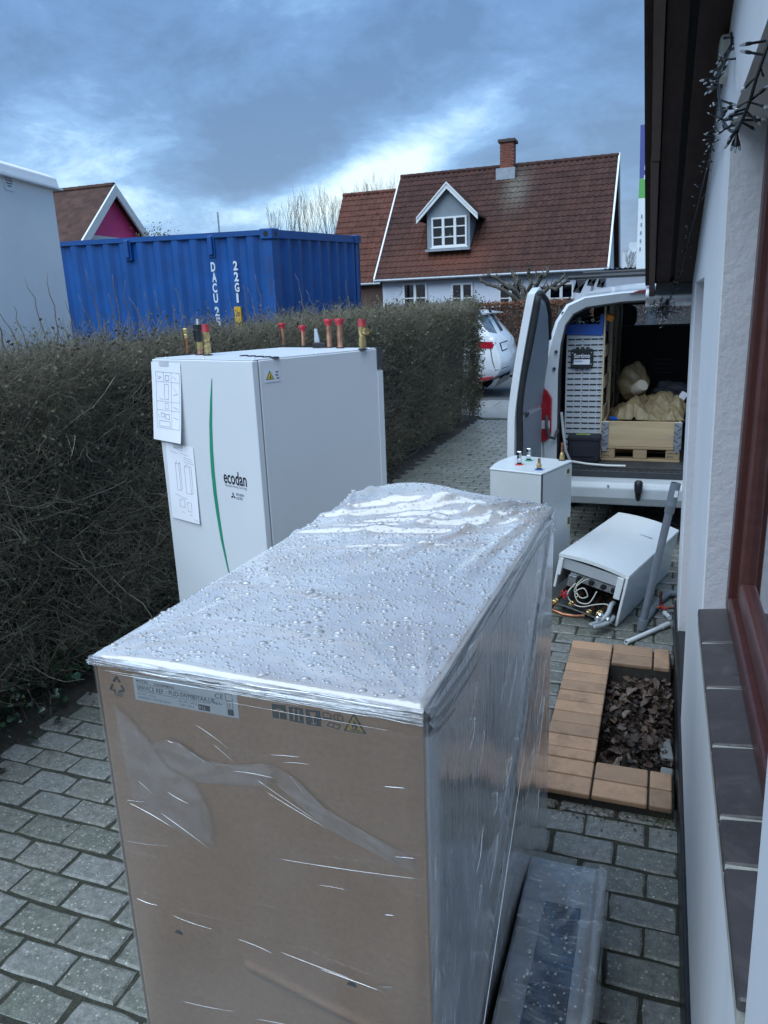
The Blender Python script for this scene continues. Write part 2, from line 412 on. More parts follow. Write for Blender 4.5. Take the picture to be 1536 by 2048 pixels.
PLASTER_SHADED = m_plaster('rough_shaded_plaster', (.60, .59, .61), .5, 34)  # rougher plaster for the reveals, their shade put into the colour
PLINTH = PM('black_plinth_paint', (.012, .012, .013), .38, var=.4, vscale=8, bump=.3, bscale=40, dirt=.2, dcol=(.05, .05, .05))
SILLT = PM('dark_brown_sill_tile', (.060, .050, .050), .42, var=.3, vscale=7, bump=.2, bscale=90, dirt=.35, dcol=(.15, .14, .13))
GROUT = PM('pale_grout', (.40, .39, .34), .85, var=.25, vscale=30, bump=.4, bscale=150)
def m_wood(name, a, b, rough=.5, gscale=1., axis=1):
    t = NT(name); p = t.pos(); s = [22*gscale]*3; s[axis] = 1.2*gscale
    n = t.noise(t.map(p, tuple(s)), 1.5, 7, .62, .6); f = t.noise(p, 60, 4)
    c = t.mix(t.ramp(n, [(.35, 0.), (.65, 1.)]), a, b)
    return t.done(t.prin(Base_Color=c, Roughness=t.math('ADD', rough-.08, t.math('MULTIPLY', f, .16)), Normal=t.bump(n, .25, .003)))
BROWNW = m_wood('dark_brown_stained_wood', (.022, .010, .008), (.038, .017, .013), .85)
BROWNE = m_wood('brown_verge_wood', (.055, .026, .019), (.085, .040, .028), .55)
FRAMEW = m_wood('red_brown_window_wood', (.055, .016, .013), (.085, .025, .020), .34, 1., 2)
FRAMEH = m_wood('red_brown_window_sash', (.085, .030, .027), (.12, .045, .04), .32, 1., 1)
def m_glass(name, tint=(.02, .025, .03), rough=.02, ior=1.5, n=2):
    t = NT(name); fr = t.add('ShaderNodeFresnel', {'IOR': ior}).outputs[0]
    k = t.math('SUBTRACT', 1., t.math('POWER', t.math('SUBTRACT', 1., fr), float(n)))
    g = t.add('ShaderNodeBsdfGlossy', {'Color': (.95, .97, 1), 'Roughness': rough}); tr = t.add('ShaderNodeBsdfTransparent', {'Color': tint})
    m = t.add('ShaderNodeMixShader', {0: k}); t.l.new(tr.outputs[0], m.inputs[1]); t.l.new(g.outputs[0], m.inputs[2])
    return t.done(m)
GLASS = m_glass('window_glass', (.55, .6, .62)); DARKGLASS = m_glass('dark_glass', (.10, .12, .14), .03)
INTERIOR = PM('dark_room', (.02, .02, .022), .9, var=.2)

# ------------------------------------------------------------------ ground
g = MB().box(-400, 400, -60, 900, -.5, -.075).build('ground', GRASS); tag(g, kind='structure')
XH0, XH1, YE = -2.50, -2.70, 11.75                     # hedge foot line
def xhedge(y): return XH0+(XH1-XH0)*max(0, min(1, (y-2)/9.7))
drv = MB()
for (xa, xb, ya, yb) in ((None, -.30, -2, 11.85), (-.30, 2.6, -2, 2.50), (-.30, 2.6, 3.62, 11.85)):   # left open under the planter bed
    a0, a1 = (xhedge(ya)-.06, xhedge(yb)-.06) if xa is None else (xa, xa)
    drv.add([(a0, ya, -.006), (xb, ya, -.006), (xb, yb, -.006), (a1, yb, -.006), (a0, ya, -.07), (xb, ya, -.07), (xb, yb, -.07), (a1, yb, -.07)],
            [(0, 1, 2, 3), (7, 6, 5, 4), (0, 4, 5, 1), (1, 5, 6, 2), (2, 6, 7, 3), (3, 7, 4, 0)])
drv = drv.build('driveway', JOINT); tag(drv, kind='structure')
soil = MB(); ny = 60
for i in range(ny+1):
    y = -1+14.2*i/ny if i < ny else 11.9
    for k, (ox, zz) in enumerate(((.03, -.02), (-.06, .02), (-.25, .035), (-.95, .03))):
        soil.v.append((xhedge(y)+ox+rnd.uniform(-.025, .025)*(k < 2), min(y, 11.9), zz+rnd.uniform(-.012, .012)))
for i in range(ny):
    for k in range(3): soil.f.append((i*4+k, i*4+k+1, i*4+k+5, i*4+k+4)); soil.mi.append(0)
tag(soil.build('soil_bed', SOIL, smooth=True), kind='structure')

PL, PW = .2015, .1165
def paver_mesh(w, l, ch=.006, seed=0):
    """concrete block with slightly ragged, worn edges"""
    q = random.Random(seed); b = MB(); x, y = w/2, l/2; P = []
    for (ax, ay, bx_, by_) in ((-x, -y, x, -y), (x, -y, x, y), (x, y, -x, y), (-x, y, -x, -y)):
        for k in range(3):
            t = k/3; jx, jy = q.uniform(-.0022, .0022), q.uniform(-.0022, .0022)
            if k == 0: jx, jy = -.25*ch*np.sign(ax)+jx, -.25*ch*np.sign(ay)+jy
            P.append((ax+(bx_-ax)*t+jx, ay+(by_-ay)*t+jy))
    n = len(P); Q = [(px*(1-ch*q.uniform(.8, 1.6)/x), py*(1-ch*q.uniform(.8, 1.6)/y)) for px, py in P]
    b.add([(*p, -.05) for p in P]+[(*p, -ch*q.uniform(.6, 1.1)) for p in P]+[(*p, q.uniform(-.0006, .0004)) for p in Q],
          [(i, (i+1) % n, n+(i+1) % n, n+i) for i in range(n)]+[(n+i, n+(i+1) % n, 2*n+(i+1) % n, 2*n+i) for i in range(n)]+[tuple(range(2*n, 3*n))])
    return b
def inside(pt, poly):
    x, y = pt; r = False; j = len(poly)-1
    for i in range(len(poly)):
        (xi, yi), (xj, yj) = poly[i], poly[j]
        if (yi > y) != (yj > y) and x < (xj-xi)*(y-yi)/(yj-yi)+xi: r = not r
        j = i
    return r
HIDE = [[(192, 1330), (845, 1430), (1103, 1040), (1100, 1640), (1215, 1750), (1190, 2400), (320, 2400)], [(305, 712), (505, 722), (762, 700), (775, 1000), (540, 1110), (370, 1200)],
        [(980, 940), (1145, 940), (1145, 1100), (1245, 1270), (1100, 1250), (1103, 1040), (980, 1000)]]
PAV = []
k0 = int((-1.6-1.563)/PW)
for k in range(k0, int((11.80-1.563)/PW)):
    yc = 1.563+PW*(k+.5); odd = k % 2
    for n in range(-6, 25):
        xc = -1.776-PL*.5+PL*n+(PL/2 if odd else 0)
        if xc < xhedge(yc)-.04 or xc > 2.45: continue
        if yc < 4.1 and xc > .20: continue
        if -.36 < xc < .20 and 2.45 < yc < 3.68: continue
        px, py, d = project((xc, yc, 0))
        vis = d > .3 and -60 < px < 1600 and py < 2130 and not any(inside((px, py), h) for h in HIDE)
        PAV.append((-1./d if vis else 1./max(d, .1), xc, yc, vis))
PAV.sort(key=lambda a: (not a[3], a[0]))
pme = [paver_mesh(PL-.010, PW-.011, .006, i).mesh('paver', PAVER) for i in range(12)]; pmb = [paver_mesh(PL-.010, PW-.011, .006, 40+i) for i in range(6)]
rest = MB()
for i, (q, xc, yc, vis) in enumerate(PAV):
    rz, tx, ty, zz = rnd.gauss(0, .010), rnd.gauss(0, .010), rnd.gauss(0, .010), rnd.gauss(0, .0018)
    if i < 300 and vis:
        o = bpy.data.objects.new('paver', pme[(i*7) % 12]); o.location = (xc+rnd.gauss(0, .0015), yc+rnd.gauss(0, .0015), zz); o.rotation_euler = (tx, ty, rz); link(o, drv)
    else:
        pm = pmb[i % 6]; m = Euler((tx, ty, rz)).to_matrix(); c = Vector((xc, yc, zz))
        rest.add([c+m @ Vector(v) for v in pm.v], pm.f)
tag(rest.build('paver_field', PAVER, drv), kind='stuff')

pav = tag(MB().box(-30, 30, 11.86, 14.0, -.07, -.02).build('pavement', JOINT), kind='structure')
for ix in range(-9, 6):
    for iy in range(3):
        o = MB().obox((-2.4+ix*.80+(.4 if iy % 2 else 0), 12.25+iy*.70, -.022+rnd.uniform(-.002, .002)), (.79, .69, .06), (0, 0, rnd.gauss(0, .004))).build('slab', SLAB, pav, bevel=.006, seg=1)
kb = tag(MB().box(-60, 60, 14.02, 14.20, -.2, -.005).build('kerb', KERB, bevel=.01), kind='structure')
for i in range(14):
    for j in range(2):
        MB().obox((-5.2+i*.215+rnd.uniform(-.01, .01), 14.28+j*.13, -.065+rnd.uniform(-.003, .003)), (.20, .115, .08), (0, 0, rnd.gauss(0, .02))).build('sett', KERB, kb, bevel=.008, seg=1)
tag(MB().box(-120, 120, 14.21, 26.5, -.2, -.073).build('road', ASPHALT), kind='structure')
tag(MB().box(-120, 120, 25.9, 26.02, -.073, -.068).build('road_edge_line', LINEW), kind='structure')
tag(MB().box(-120, 120, 26.5, 26.65, -.2, .05).build('far_kerb', KERB, bevel=.01), kind='structure')
tag(MB().box(-120, 120, 26.65, 30.2, -.2, .03).build('far_pavement', SLAB), kind='structure')

# ------------------------------------------------------------------ raised bed with terracotta coping
bed = thing('raised_planter', 'low terracotta tiled planter bed full of dead leaves against the white wall', 'planter', (-.02, 2.9, 0))
ZT = .052; KS = 1.048                                   # KS: bed outline as read at kerb height
b = MB(); b.box(-.352, .122, 2.425, 2.625, -.074, ZT-.018); b.box(-.352, -.168, 2.625, 3.505, -.074, ZT-.018); b.box(-.352, .118, 3.505, 3.705, -.074, ZT-.018)
b.build('masonry', MORTAR, bed)
MB().box(-.166, .131, 2.628, 3.502, -.0745, -.060).build('bed_soil', SOIL, bed)
def coping(x0, x1, y0, y1):
    gp = .0035; x0, x1, y0, y1 = x0*KS, x1*KS, y0*KS, y1*KS
    MB().box(x0+gp, x1-gp, y0+gp, y1-gp, ZT-.024+rnd.uniform(-.001, .001), ZT+rnd.uniform(-.0015, .0015)).build('tile', TERRA, bed, bevel=.006, seg=2)
ys = [2.405, 2.505, 2.575, 2.665, 2.755, 2.845, 2.935, 3.025, 3.115, 3.205, 3.29, 3.36, 3.45, 3.54]
coping(-.347, -.150, 2.302, 2.405)
for a, c in zip(ys[:-1], ys[1:]): coping(-.347, -.150, a, c)
for a, c in ((2.302, 2.405), (2.405, 2.512)):
    coping(-.150, .035, a, c); coping(.035, .114, a, c)
for a, c in ((3.338, 3.44), (3.44, 3.548)):
    coping(-.150, .035, a, c); coping(.035, .110, a, c)
# front faces of the coping rounded nosing
LEAFB = []
for i, (a, c) in enumerate((((.080, .048, .034), .75), ((.105, .066, .046), .7), ((.050, .032, .024), .7), ((.15, .105, .075), .65), ((.034, .024, .019), .65))):
    LEAFB.append(PM('dead_leaf_%d' % i, a, .5, var=.5, vscale=40, bump=.3, bscale=120))
def leaf_mesh(size, mat, curl):
    """lobed, curled dead leaf"""
    b = MB(); n = 15; V = [(0, 0, .0)]
    ph = rnd.uniform(0, 6); lob = rnd.choice((3, 5, 5))
    for i in range(n):
        t = 2*math.pi*i/n; r = size*(.62+.34*abs(math.cos(lob*t/2+ph*.0))*rnd.uniform(.75, 1.1)); x, y = r*math.cos(t), r*math.sin(t)*.78
        V.append((x, y, curl*(y*y)/size*1.6+curl*.7*x*abs(x)/size+rnd.uniform(-.12, .12)*size))
    b.add(V, [(0, i+1, (i+1) % n+1) for i in range(n)])
    return b.mesh('leaf', mat, smooth='all')
lms = [leaf_mesh(rnd.uniform(.017, .034), LEAFB[i % 5], rnd.uniform(-.9, 1.3)) for i in range(30)]
def leafheight(x, y):
    y /= KS; return -.050+.085*math.exp(-((x-.02)/.13)**2-((y-3.08)/.28)**2)+.035*math.exp(-((x+.01)/.12)**2-((y-2.70)/.2)**2)
for i in range(300):
    x = rnd.uniform(-.145, .115); y = rnd.uniform(2.66, 3.48)
    if x > .06 and y < 2.95 and rnd.random() < .6: continue
    o = bpy.data.objects.new('leaf', rnd.choice(lms)); o.location = Vector((x, y, leafheight(x, y)+rnd.uniform(-.015, .014)))-bed.location
    o.rotation_euler = (rnd.gauss(0, .55), rnd.gauss(0, .55), rnd.uniform(0, 6.28)); s_ = rnd.uniform(.65, 1.15); o.scale = (s_, s_, s_); link(o, bed)
c = np.stack([rng.uniform(-.16, .12, 1500), rng.uniform(2.64, 3.49, 1500), np.zeros(1500)], 1)
c[:, 2] = [leafheight(a, b_)-.012 for a, b_ in c[:, :2]]; c[:, 2] += rng.uniform(-.01, .008, 1500)
tag(raw_obj('leaf_litter', *leafquads(c, rng.uniform(.006, .022, 1500), np.tile([[0, 0, 1.]], (1500, 1)), .7), LEAFB[2], bed), kind='stuff')
for (x, y, z, sz, rz) in ((.098, 2.92, -.03, (.05, .14, .02), .1), (.10, 2.71, -.03, (.045, .13, .02), -.05)):
    MB().obox((x, y, z), sz, (.05, 0, rz)).build('stone', SLAB, bed, bevel=.006)

# ------------------------------------------------------------------ the white house
LEAN = .017
def wx(z, x0=.147): return x0-LEAN*z
YF = 4.15                                                # far corner
def rake(y): return 1.81+.281*(4.2-y)
house = thing('white_house', 'white plastered house with dark brown verge boards and red-brown window', 'house', (.4, 1.5, 0))
YN0, YN1, ZN0, ZN1 = 2.86, 3.72, .165, 1.815             # slim niche
YW0, YW1, ZW0, ZW1 = .775, 1.99, .955, 2.12              # window hole
def wallgrid():
    """the gable wall as plaster panels round the window and the niche, one mesh"""
    b = MB(); t = .34
    def pan(y0, y1, za0, za1, zb0, zb1):
        """quad prism between y0,y1; bottom z za0->za1, top z zb0->zb1"""
        V = [(wx(za0), y0, za0), (wx(za1), y1, za1), (wx(zb1), y1, zb1), (wx(zb0), y0, zb0)]
        V += [(v[0]+t, v[1], v[2]) for v in V]
        b.add(V, [(0, 3, 2, 1), (4, 5, 6, 7), (0, 1, 5, 4), (1, 2, 6, 5), (2, 3, 7, 6), (3, 0, 4, 7)])
    zb = .15
    pan(-2.5, YW0, zb, zb, rake(-2.5), rake(YW0))
    pan(YW0, YW1, zb, zb, ZW0-.05, ZW0-.05); pan(YW0, YW1, ZW1, ZW1, rake(YW0), rake(YW1))
    pan(YW1, YN0, zb, zb, rake(YW1), rake(YN0))
    pan(YN0, YN1, ZN1, ZN1, rake(YN0), rake(YN1))
    pan(YN1, YF, zb, zb, rake(YN1), rake(YF))
    return b
wallgrid().build('wall', PLASTER, house)
MB().box(wx(1)+.085, wx(1)+.30, YN0-.002, YN1+.002, ZN0-.01, ZN1+.002).build('niche_back', PLASTER_SHADED, house)
MB().box(wx(.15)+.001, wx(.15)+.20, YN0-.01, YN1-.001, .151, ZN0-.008).build('niche_sill', PLINTH, house)
# far reveal of the niche and of the window carry rougher plaster, its colour darkened for their shade, 2 mm proud
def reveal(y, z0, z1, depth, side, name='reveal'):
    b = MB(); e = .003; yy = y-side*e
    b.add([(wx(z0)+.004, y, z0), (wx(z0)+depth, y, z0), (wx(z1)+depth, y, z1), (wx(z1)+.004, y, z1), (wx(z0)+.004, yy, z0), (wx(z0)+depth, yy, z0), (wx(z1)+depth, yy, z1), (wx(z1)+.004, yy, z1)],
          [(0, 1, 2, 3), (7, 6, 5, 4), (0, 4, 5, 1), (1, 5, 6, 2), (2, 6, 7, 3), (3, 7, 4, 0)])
    b.build(name, PLASTER_SHADED, house)
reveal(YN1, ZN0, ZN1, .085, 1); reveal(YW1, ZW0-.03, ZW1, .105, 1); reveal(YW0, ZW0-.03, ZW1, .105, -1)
MB().box(.133, .50, -2.5, YF+.012, -.074, .149).build('plinth', PLINTH, house, bevel=.006)
MB().box(wx(1)+.34, 3.4, YF-.30, YF, .15, 1.85).build('eave_wall', PLASTER, house)
MB().box(wx(1)+.355, 3.4, -2.5, YF-.31, .0, 1.8).build('room', INTERIOR, house)
# sill: fired tiles with pale joints
js = [1.989, 1.772, 1.548, 1.324, 1.117, 1.006, .775]
ZS = .9665
MB().prism([(wx(ZS)-.007, ZS-.045), (wx(ZS)+.11, ZS-.045), (wx(ZS)+.11, ZS+.008), (wx(ZS)-.007, ZS-.0022)], YW0+.01, YW1-.004, 'y').build('sill_bed', GROUT, house)
for a, c in zip(js[:-1], js[1:]):
    x0 = .122; x1 = wx(ZS)+.085
    b = MB(); g_ = .004
    y0, y1 = c+g_, a-g_
    b.add([(x0, y0, ZS-.02), (x1, y0, ZS-.02), (x1, y1, ZS-.02), (x0, y1, ZS-.02), (x0, y0, ZS), (x1, y0, ZS+.012), (x1, y1, ZS+.012), (x0, y1, ZS)],
          [(0, 3, 2, 1), (4, 5, 6, 7), (0, 1, 5, 4), (1, 2, 6, 5), (2, 3, 7, 6), (3, 0, 4, 7)])
    b.build('sill_tile', SILLT, house, bevel=.003, seg=1)
xf = wx(1.4)+.062
wf = MB()
wf.box(xf, xf+.07, YW1-.062, YW1-.004, ZS+.014, ZW1-.002); wf.box(xf, xf+.07, YW0+.004, YW0+.062, ZS+.014, ZW1-.002)
wf.box(xf, xf+.07, YW0+.062, YW1-.062, ZS+.014, ZS+.062); wf.box(xf, xf+.07, YW0+.062, YW1-.062, ZW1-.06, ZW1-.002)
wpart = wf.build('window', FRAMEW, house, bevel=.007, seg=2)
sh = MB(); xs = xf+.018
sh.box(xs, xs+.045, YW1-.115, YW1-.0625, ZS+.063, ZW1-.061); sh.box(xs, xs+.045, YW0+.0625, YW0+.115, ZS+.063, ZW1-.061)
sh.box(xs, xs+.045, YW0+.115, YW1-.115, ZS+.063, ZS+.118); sh.box(xs, xs+.045, YW0+.115, YW1-.115, ZW1-.12, ZW1-.061)
so = sh.build('sash', FRAMEH, wpart, bevel=.006, seg=2)
MB().box(xs+.018, xs+.024, YW0+.11, YW1-.11, ZS+.115, ZW1-.115).build('pane', DARKGLASS, wpart)
# verge: soffit boards, bargeboard, roof edge
XO0, XO1 = -.062, -.082
def xo(y): return XO0+(XO1-XO0)*(y-2)/2.27
def strip(name, xa, xb, y0, y1, z_off, th, mat):
    """long board following the rake; xa, xb functions of y"""
    b = MB(); n = 10
    for i in range(n+1):
        y = y0+(y1-y0)*i/n; z = rake(y)+z_off
        b.v += [(xa(y), y, z), (xb(y), y, z), (xb(y), y, z+th), (xa(y), y, z+th)]
    for i in range(n):
        o = i*4
        for k in range(4): b.f.append((o+k, o+(k+1) % 4, o+4+(k+1) % 4, o+4+k)); b.mi.append(0)
    b.f += [(0, 3, 2, 1), (n*4, n*4+1, n*4+2, n*4+3)]; b.mi += [0, 0]
    return b.build(name, mat, house)
YR0, YR1 = -2.4, 4.27
wj = lambda y: wx(rake(y))
strip('soffit_board', lambda y: xo(y)+.028, lambda y: xo(y)*.45+wj(y)*.55-.016, YR0, YR1-.02, .004, .02, BROWNW)
strip('soffit_board', lambda y: xo(y)*.45+wj(y)*.55+.004, lambda y: wj(y)+.05, YR0, YR1-.02, .0, .02, BROWNW)
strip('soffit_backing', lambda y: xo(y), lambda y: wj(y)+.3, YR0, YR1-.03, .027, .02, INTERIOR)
strip('bargeboard', lambda y: xo(y)-.002, lambda y: xo(y)+.024, YR0, 2.8, -.022, .16, BROWNE)
strip('bargeboard', lambda y: xo(y)-.004, lambda y: xo(y)+.022, 2.803, YR1+.012, -.026, .16, BROWNE)
strip('cover_board', lambda y: xo(y)-.024, lambda y: xo(y)-.004, YR0, YR1-.05, .012, .16, BROWNW)
strip('roof_slab', lambda y: xo(y)-.024, lambda y: 3.6, YR0, YR1+.05, .14, .08, BROWNW)
MB().box(xo(4.2)+.03, .9, 4.16, 4.25, rake(4.2)-.035, rake(4.2)+.02).build('eave_fascia', DARKGREY, house)
MB().tube([(xo(4.3)-.02, 4.33, rake(4.3)-.02), (2.5, 4.33, rake(4.3)-.02)], .055, 12).build('gutter', STEEL, house, smooth=True)
cb = gx(1449, 118, .10)
MB().box(.086, .125, cb[1]-.04, cb[1]+.04, cb[2]-.05, cb[2]+.045).build('cable_box', PM('cream_plastic', (.55, .54, .47), .4, var=.08), house, bevel=.008)

# ------------------------------------------------------------------ wrapped heat pump carton
def plane_hit(px, py, parent, axis, val):
    """photo pixel -> point on the plane (local axis = val) of a placed thing, in its local space"""
    mi = world_of(parent).inverted(); o = mi @ Vector(CAMP); d = mi.to_3x3() @ Vector(ray(px, py))
    t = (val-o[axis])/d[axis]; return o+d*t
def m_film(name, haze, hstretch, hscale, layers=3, rough=.07, bstr=.5, bs=(3, 3, 60), bscale=2., rot=(0, 0, 0), lines=.5, hcol=(.80, .83, .86), lo=.48, hi=.72):
    t = NT(name); p = t.obj()
    st = t.noise(t.map(p, bs, rot), bscale, 6, .62, .5)
    big = t.noise(p, 7, 5, .6, .6)
    nrm = t.bump(t.math('ADD', st, t.math('MULTIPLY', big, .6)), bstr, .006)
    fr = t.add('ShaderNodeFresnel', {'IOR': 1.45, 'Normal': nrm}).outputs[0]
    k = t.math('SUBTRACT', 1., t.math('POWER', t.math('SUBTRACT', 1., fr), float(layers)))
    gl = t.add('ShaderNodeBsdfGlossy', {'Color': (.97, .98, 1), 'Roughness': rough, 'Normal': nrm})
    tr = t.add('ShaderNodeBsdfTransparent', {'Color': (.95, .96, .97)})
    m = t.add('ShaderNodeMixShader', {0: k}); t.l.new(tr.outputs[0], m.inputs[1]); t.l.new(gl.outputs[0], m.inputs[2])
    hz = t.ramp(t.noise(t.map(p, hstretch, rot), hscale, 7, .6, .7), [(lo, 0.), (hi, 1.)])
    ln = t.ramp(t.noise(t.map(p, bs, rot), bscale*1.9, 4, .5, .2), [(.60, 0.), (.66, 1.)])  # pale diffuse lines, painted glints of the wrinkles
    hf = t.math('ADD', t.math('MULTIPLY', hz, haze), t.math('MULTIPLY', t.math('MULTIPLY', ln, t.math('ADD', .25, hz)), lines), clamp=True)
    df = t.add('ShaderNodeBsdfDiffuse', {'Color': hcol, 'Normal': nrm})
    m2 = t.add('ShaderNodeMixShader', {0: hf}); t.l.new(m.outputs[0], m2.inputs[1]); t.l.new(df.outputs[0], m2.inputs[2])
    return t.done(m2)
FILM_TOP = m_film('stretch_film_top', .56, (1.2, 1.2, 1.2), 3., 5, .07, .10, (26, 4, 4), 2., (0, 0, .5), .0, lo=-.30, hi=.75)
FILM_FRONT = m_film('stretch_film_front', .08, (1.4, 1., .9), 3.0, 2, .10, .14, (1.6, 1, 46), 2., (0, .09, 0), .03, lo=.0, hi=.85)
FILM_SIDE = m_film('stretch_film_side', .22, (1, 2.5, .7), 2.4, 5, .07, .42, (1, 34, 3.5), 2., (.62, 0, 0), .40, lo=.30, hi=.75)
FILM_EDGE = m_film('stretch_film_gathered', .55, (2, 1, 14), 3., 3, .12, .9, (2.2, 2, 70), 2., (0, .08, 0), .6, lo=.35, hi=.65)
def m_card():
    t = NT('brown_cardboard'); p = t.obj(); n = t.noise(p, 3.2, 5, .55); f = t.noise(p, 120, 4, .7); fl = t.noise(t.map(p, (1, 1, 90)), 1.4, 3)
    c = t.mix(t.ramp(n, [(.3, 0.), (.7, 1.)]), (.50, .29, .165), (.57, .345, .215))
    c = t.mix(1., c, t.ramp(f, [(.3, .9), (.7, 1.08)]), 'MULTIPLY')
    return t.done(t.prin(Base_Color=c, Roughness=.75, Normal=t.bump(f, .12, .003)))
CARD = m_card()
def m_drop():
    t = NT('water_bead'); fr = t.add('ShaderNodeFresnel', {'IOR': 1.38}).outputs[0]; k = t.math('SUBTRACT', 1., t.math('POWER', t.math('SUBTRACT', 1., fr), 4.0))
    g = t.add('ShaderNodeBsdfGlossy', {'Color': (1, 1, 1), 'Roughness': .02}); tc_ = t.add('ShaderNodeBsdfTransparent', {'Color': (.90, .92, .94)}); dw = t.add('ShaderNodeBsdfDiffuse', {'Color': (.93, .95, .96)})
    tr = t.add('ShaderNodeMixShader', {0: .20}); t.l.new(tc_.outputs[0], tr.inputs[1]); t.l.new(dw.outputs[0], tr.inputs[2])  # white diffuse share paints in the bright core that refraction gives a drop
    m = t.add('ShaderNodeMixShader', {0: k}); t.l.new(tr.outputs[0], m.inputs[1]); t.l.new(g.outputs[0], m.inputs[2]); return t.done(m)
WATER = m_drop()
BX, BY, BH = .59, 1.14, 1.197
box = thing('wrapped_carton', 'tall brown cardboard carton in clear stretch film, wet with raindrops', 'carton', (-.577, 1.4915, 0), (0, 0, R(-1.24)))
hx, hy = BX/2, BY/2
b = MB(); b.box(-hx, hx, -hy, hy, .115, BH); b.build('carton', CARD, box, local=True, bevel=.006, seg=2)
b = MB()
for yy in (-.5, 0, .5): b.box(-hx+.01, hx-.01, yy-.06, yy+.06, 0, .09)
b.box(-hx, hx, -hy, hy, .09, .114); b.build('pallet', m_wood('pallet_pine', (.42, .29, .16), (.52, .37, .21), .7), box, local=True)
SIDEG = PM('grey_side_board', (.52, .54, .57), .5, var=.18, vscale=3)
b = MB(); b.box(hx, hx+.0035, -hy+.012, hy-.004, .13, BH-.012); b.build('side_panel', SIDEG, box, local=True)
SLATD = PM('dark_fin', (.07, .08, .10), .5, var=.3)
for i in range(15):
    y = -.02+i*.037; z1 = 1.02-rnd.uniform(0, .05)-(.18 if i < 4 else 0)
    MB().box(hx+.0036, hx+.0075, y, y+.010+.004*(i % 2), .30+.02*(i % 3), z1).build('slat', SLATD, box, local=True)
flap = MB()
nx_, ny_ = 26, 8
for j in range(ny_+1):
    for i in range(nx_+1):
        u, v = i/nx_, j/ny_; x = -.20+.46*u; y = .385+.17*v
        flap.v.append((x, y, BH+.004+.045*math.sin(math.pi*min(1, u*1.05))**.8*v*(1-.35*u)))
for j in range(ny_):
    for i in range(nx_): flap.f.append((j*(nx_+1)+i, j*(nx_+1)+i+1, (j+1)*(nx_+1)+i+1, (j+1)*(nx_+1)+i)); flap.mi.append(0)
flap.build('flap', CARD, box, local=True, smooth='all')
FADED = PM('faded_print', (.08, .09, .12), .7, var=.3, vscale=60)
for (x_, y_, w_, h_, a_) in ((.03, .50, .006, .05, .5), (.055, .50, .035, .006, 0), (.10, .505, .018, .045, .3), (.135, .505, .05, .012, 0), (.155, .52, .014, .03, 0), (.20, .515, .03, .012, .2)):
    MB().obox((x_, y_, BH+.004+.045*math.sin(math.pi*min(1, (x_+.2)/.46*1.05))**.8*((y_-.385)/.17)*(1-.35*(x_+.2)/.46)+.003), (w_, h_, .001), (.24, 0, a_)).build('print', FADED, box, local=True)
# film: top sheet
def top_z(x, y):
    z = .006
    z += .052*math.exp(-((x+.10)/.17)**2-((y-.50)/.075)**2)+.020*math.exp(-((x-.10)/.16)**2-((y-.47)/.09)**2)
    for (cx, cy, a0, am, ff) in ((-hx, -hy, .2, .0035, 11), (hx, -hy, 1.3, .0035, 13), (hx, hy, 2.2, .010, 11), (-hx, hy, .9, .009, 10)):
        dx_, dy_ = x-cx, y-cy; r = math.hypot(dx_, dy_); th_ = math.atan2(dy_, dx_)
        z += am*max(0, math.sin(th_*ff+a0+1.2*math.sin(r*3+a0)))**3*math.exp(-((r-.12)/.20)**2)+(am*1.1*max(0, math.sin(th_*19+a0+.8*math.sin(r*4)))**4*math.exp(-((r-.36)/.26)**2) if cx > 0 and cy > 0 else 0)
    for (x0, y0, ang, w, am, ln_) in ((-.05, .22, .33, .012, .015, .30), (.02, .12, .42, .010, .010, .26), (-.12, -.22, .10, .009, .005, .20), (-.02, -.40, .06, .008, .004, .2), (.05, .33, .28, .011, .016, .25), (-.15, .36, .5, .012, .014, .2), (.10, .40, .30, .007, .012, .26), (.0, .30, .36, .006, .010, .3), (-.05, .44, .22, .007, .012, .24)):
        u = (x-x0)*math.cos(ang)+(y-y0)*math.sin(ang); v = -(x-x0)*math.sin(ang)+(y-y0)*math.cos(ang)+.015*math.sin(u*9)
        z += am*math.exp(-(v/w)**2-(u/ln_)**4)
    z += .0006*math.sin(x*21+2*math.sin(y*9))*math.sin(y*13+x*7)
    e = min(hx+.003-abs(x), hy+.003-abs(y)); z *= min(1, max(0, e)/.012)**.6 if e < .012 else 1
    return BH+z+.0012
NX, NY = 120, 220
V = []; 
for j in range(NY+1):
    for i in range(NX+1):
        x = -(hx+.003)+(BX+.006)*i/NX; y = -(hy+.003)+(BY+.006)*j/NY; V.append((x, y, top_z(x, y)))
idx = np.arange((NX+1)*(NY+1)).reshape(NY+1, NX+1)
Fq = np.stack([idx[:-1, :-1], idx[:-1, 1:], idx[1:, 1:], idx[1:, :-1]], -1).reshape(-1, 4)
film = link(bpy.data.objects.new('film_top', raw_mesh('film_top', np.array(V), Fq, FILM_TOP, True)), box)
def sheet(name, fn, n, m, mat, parent):
    V = np.array([fn(i/n, j/m) for j in range(m+1) for i in range(n+1)]); idx = np.arange((n+1)*(m+1)).reshape(m+1, n+1)
    Fq = np.stack([idx[:-1, :-1], idx[:-1, 1:], idx[1:, 1:], idx[1:, :-1]], -1).reshape(-1, 4)
    return link(bpy.data.objects.new(name, raw_mesh(name, V, Fq, mat, True)), parent)
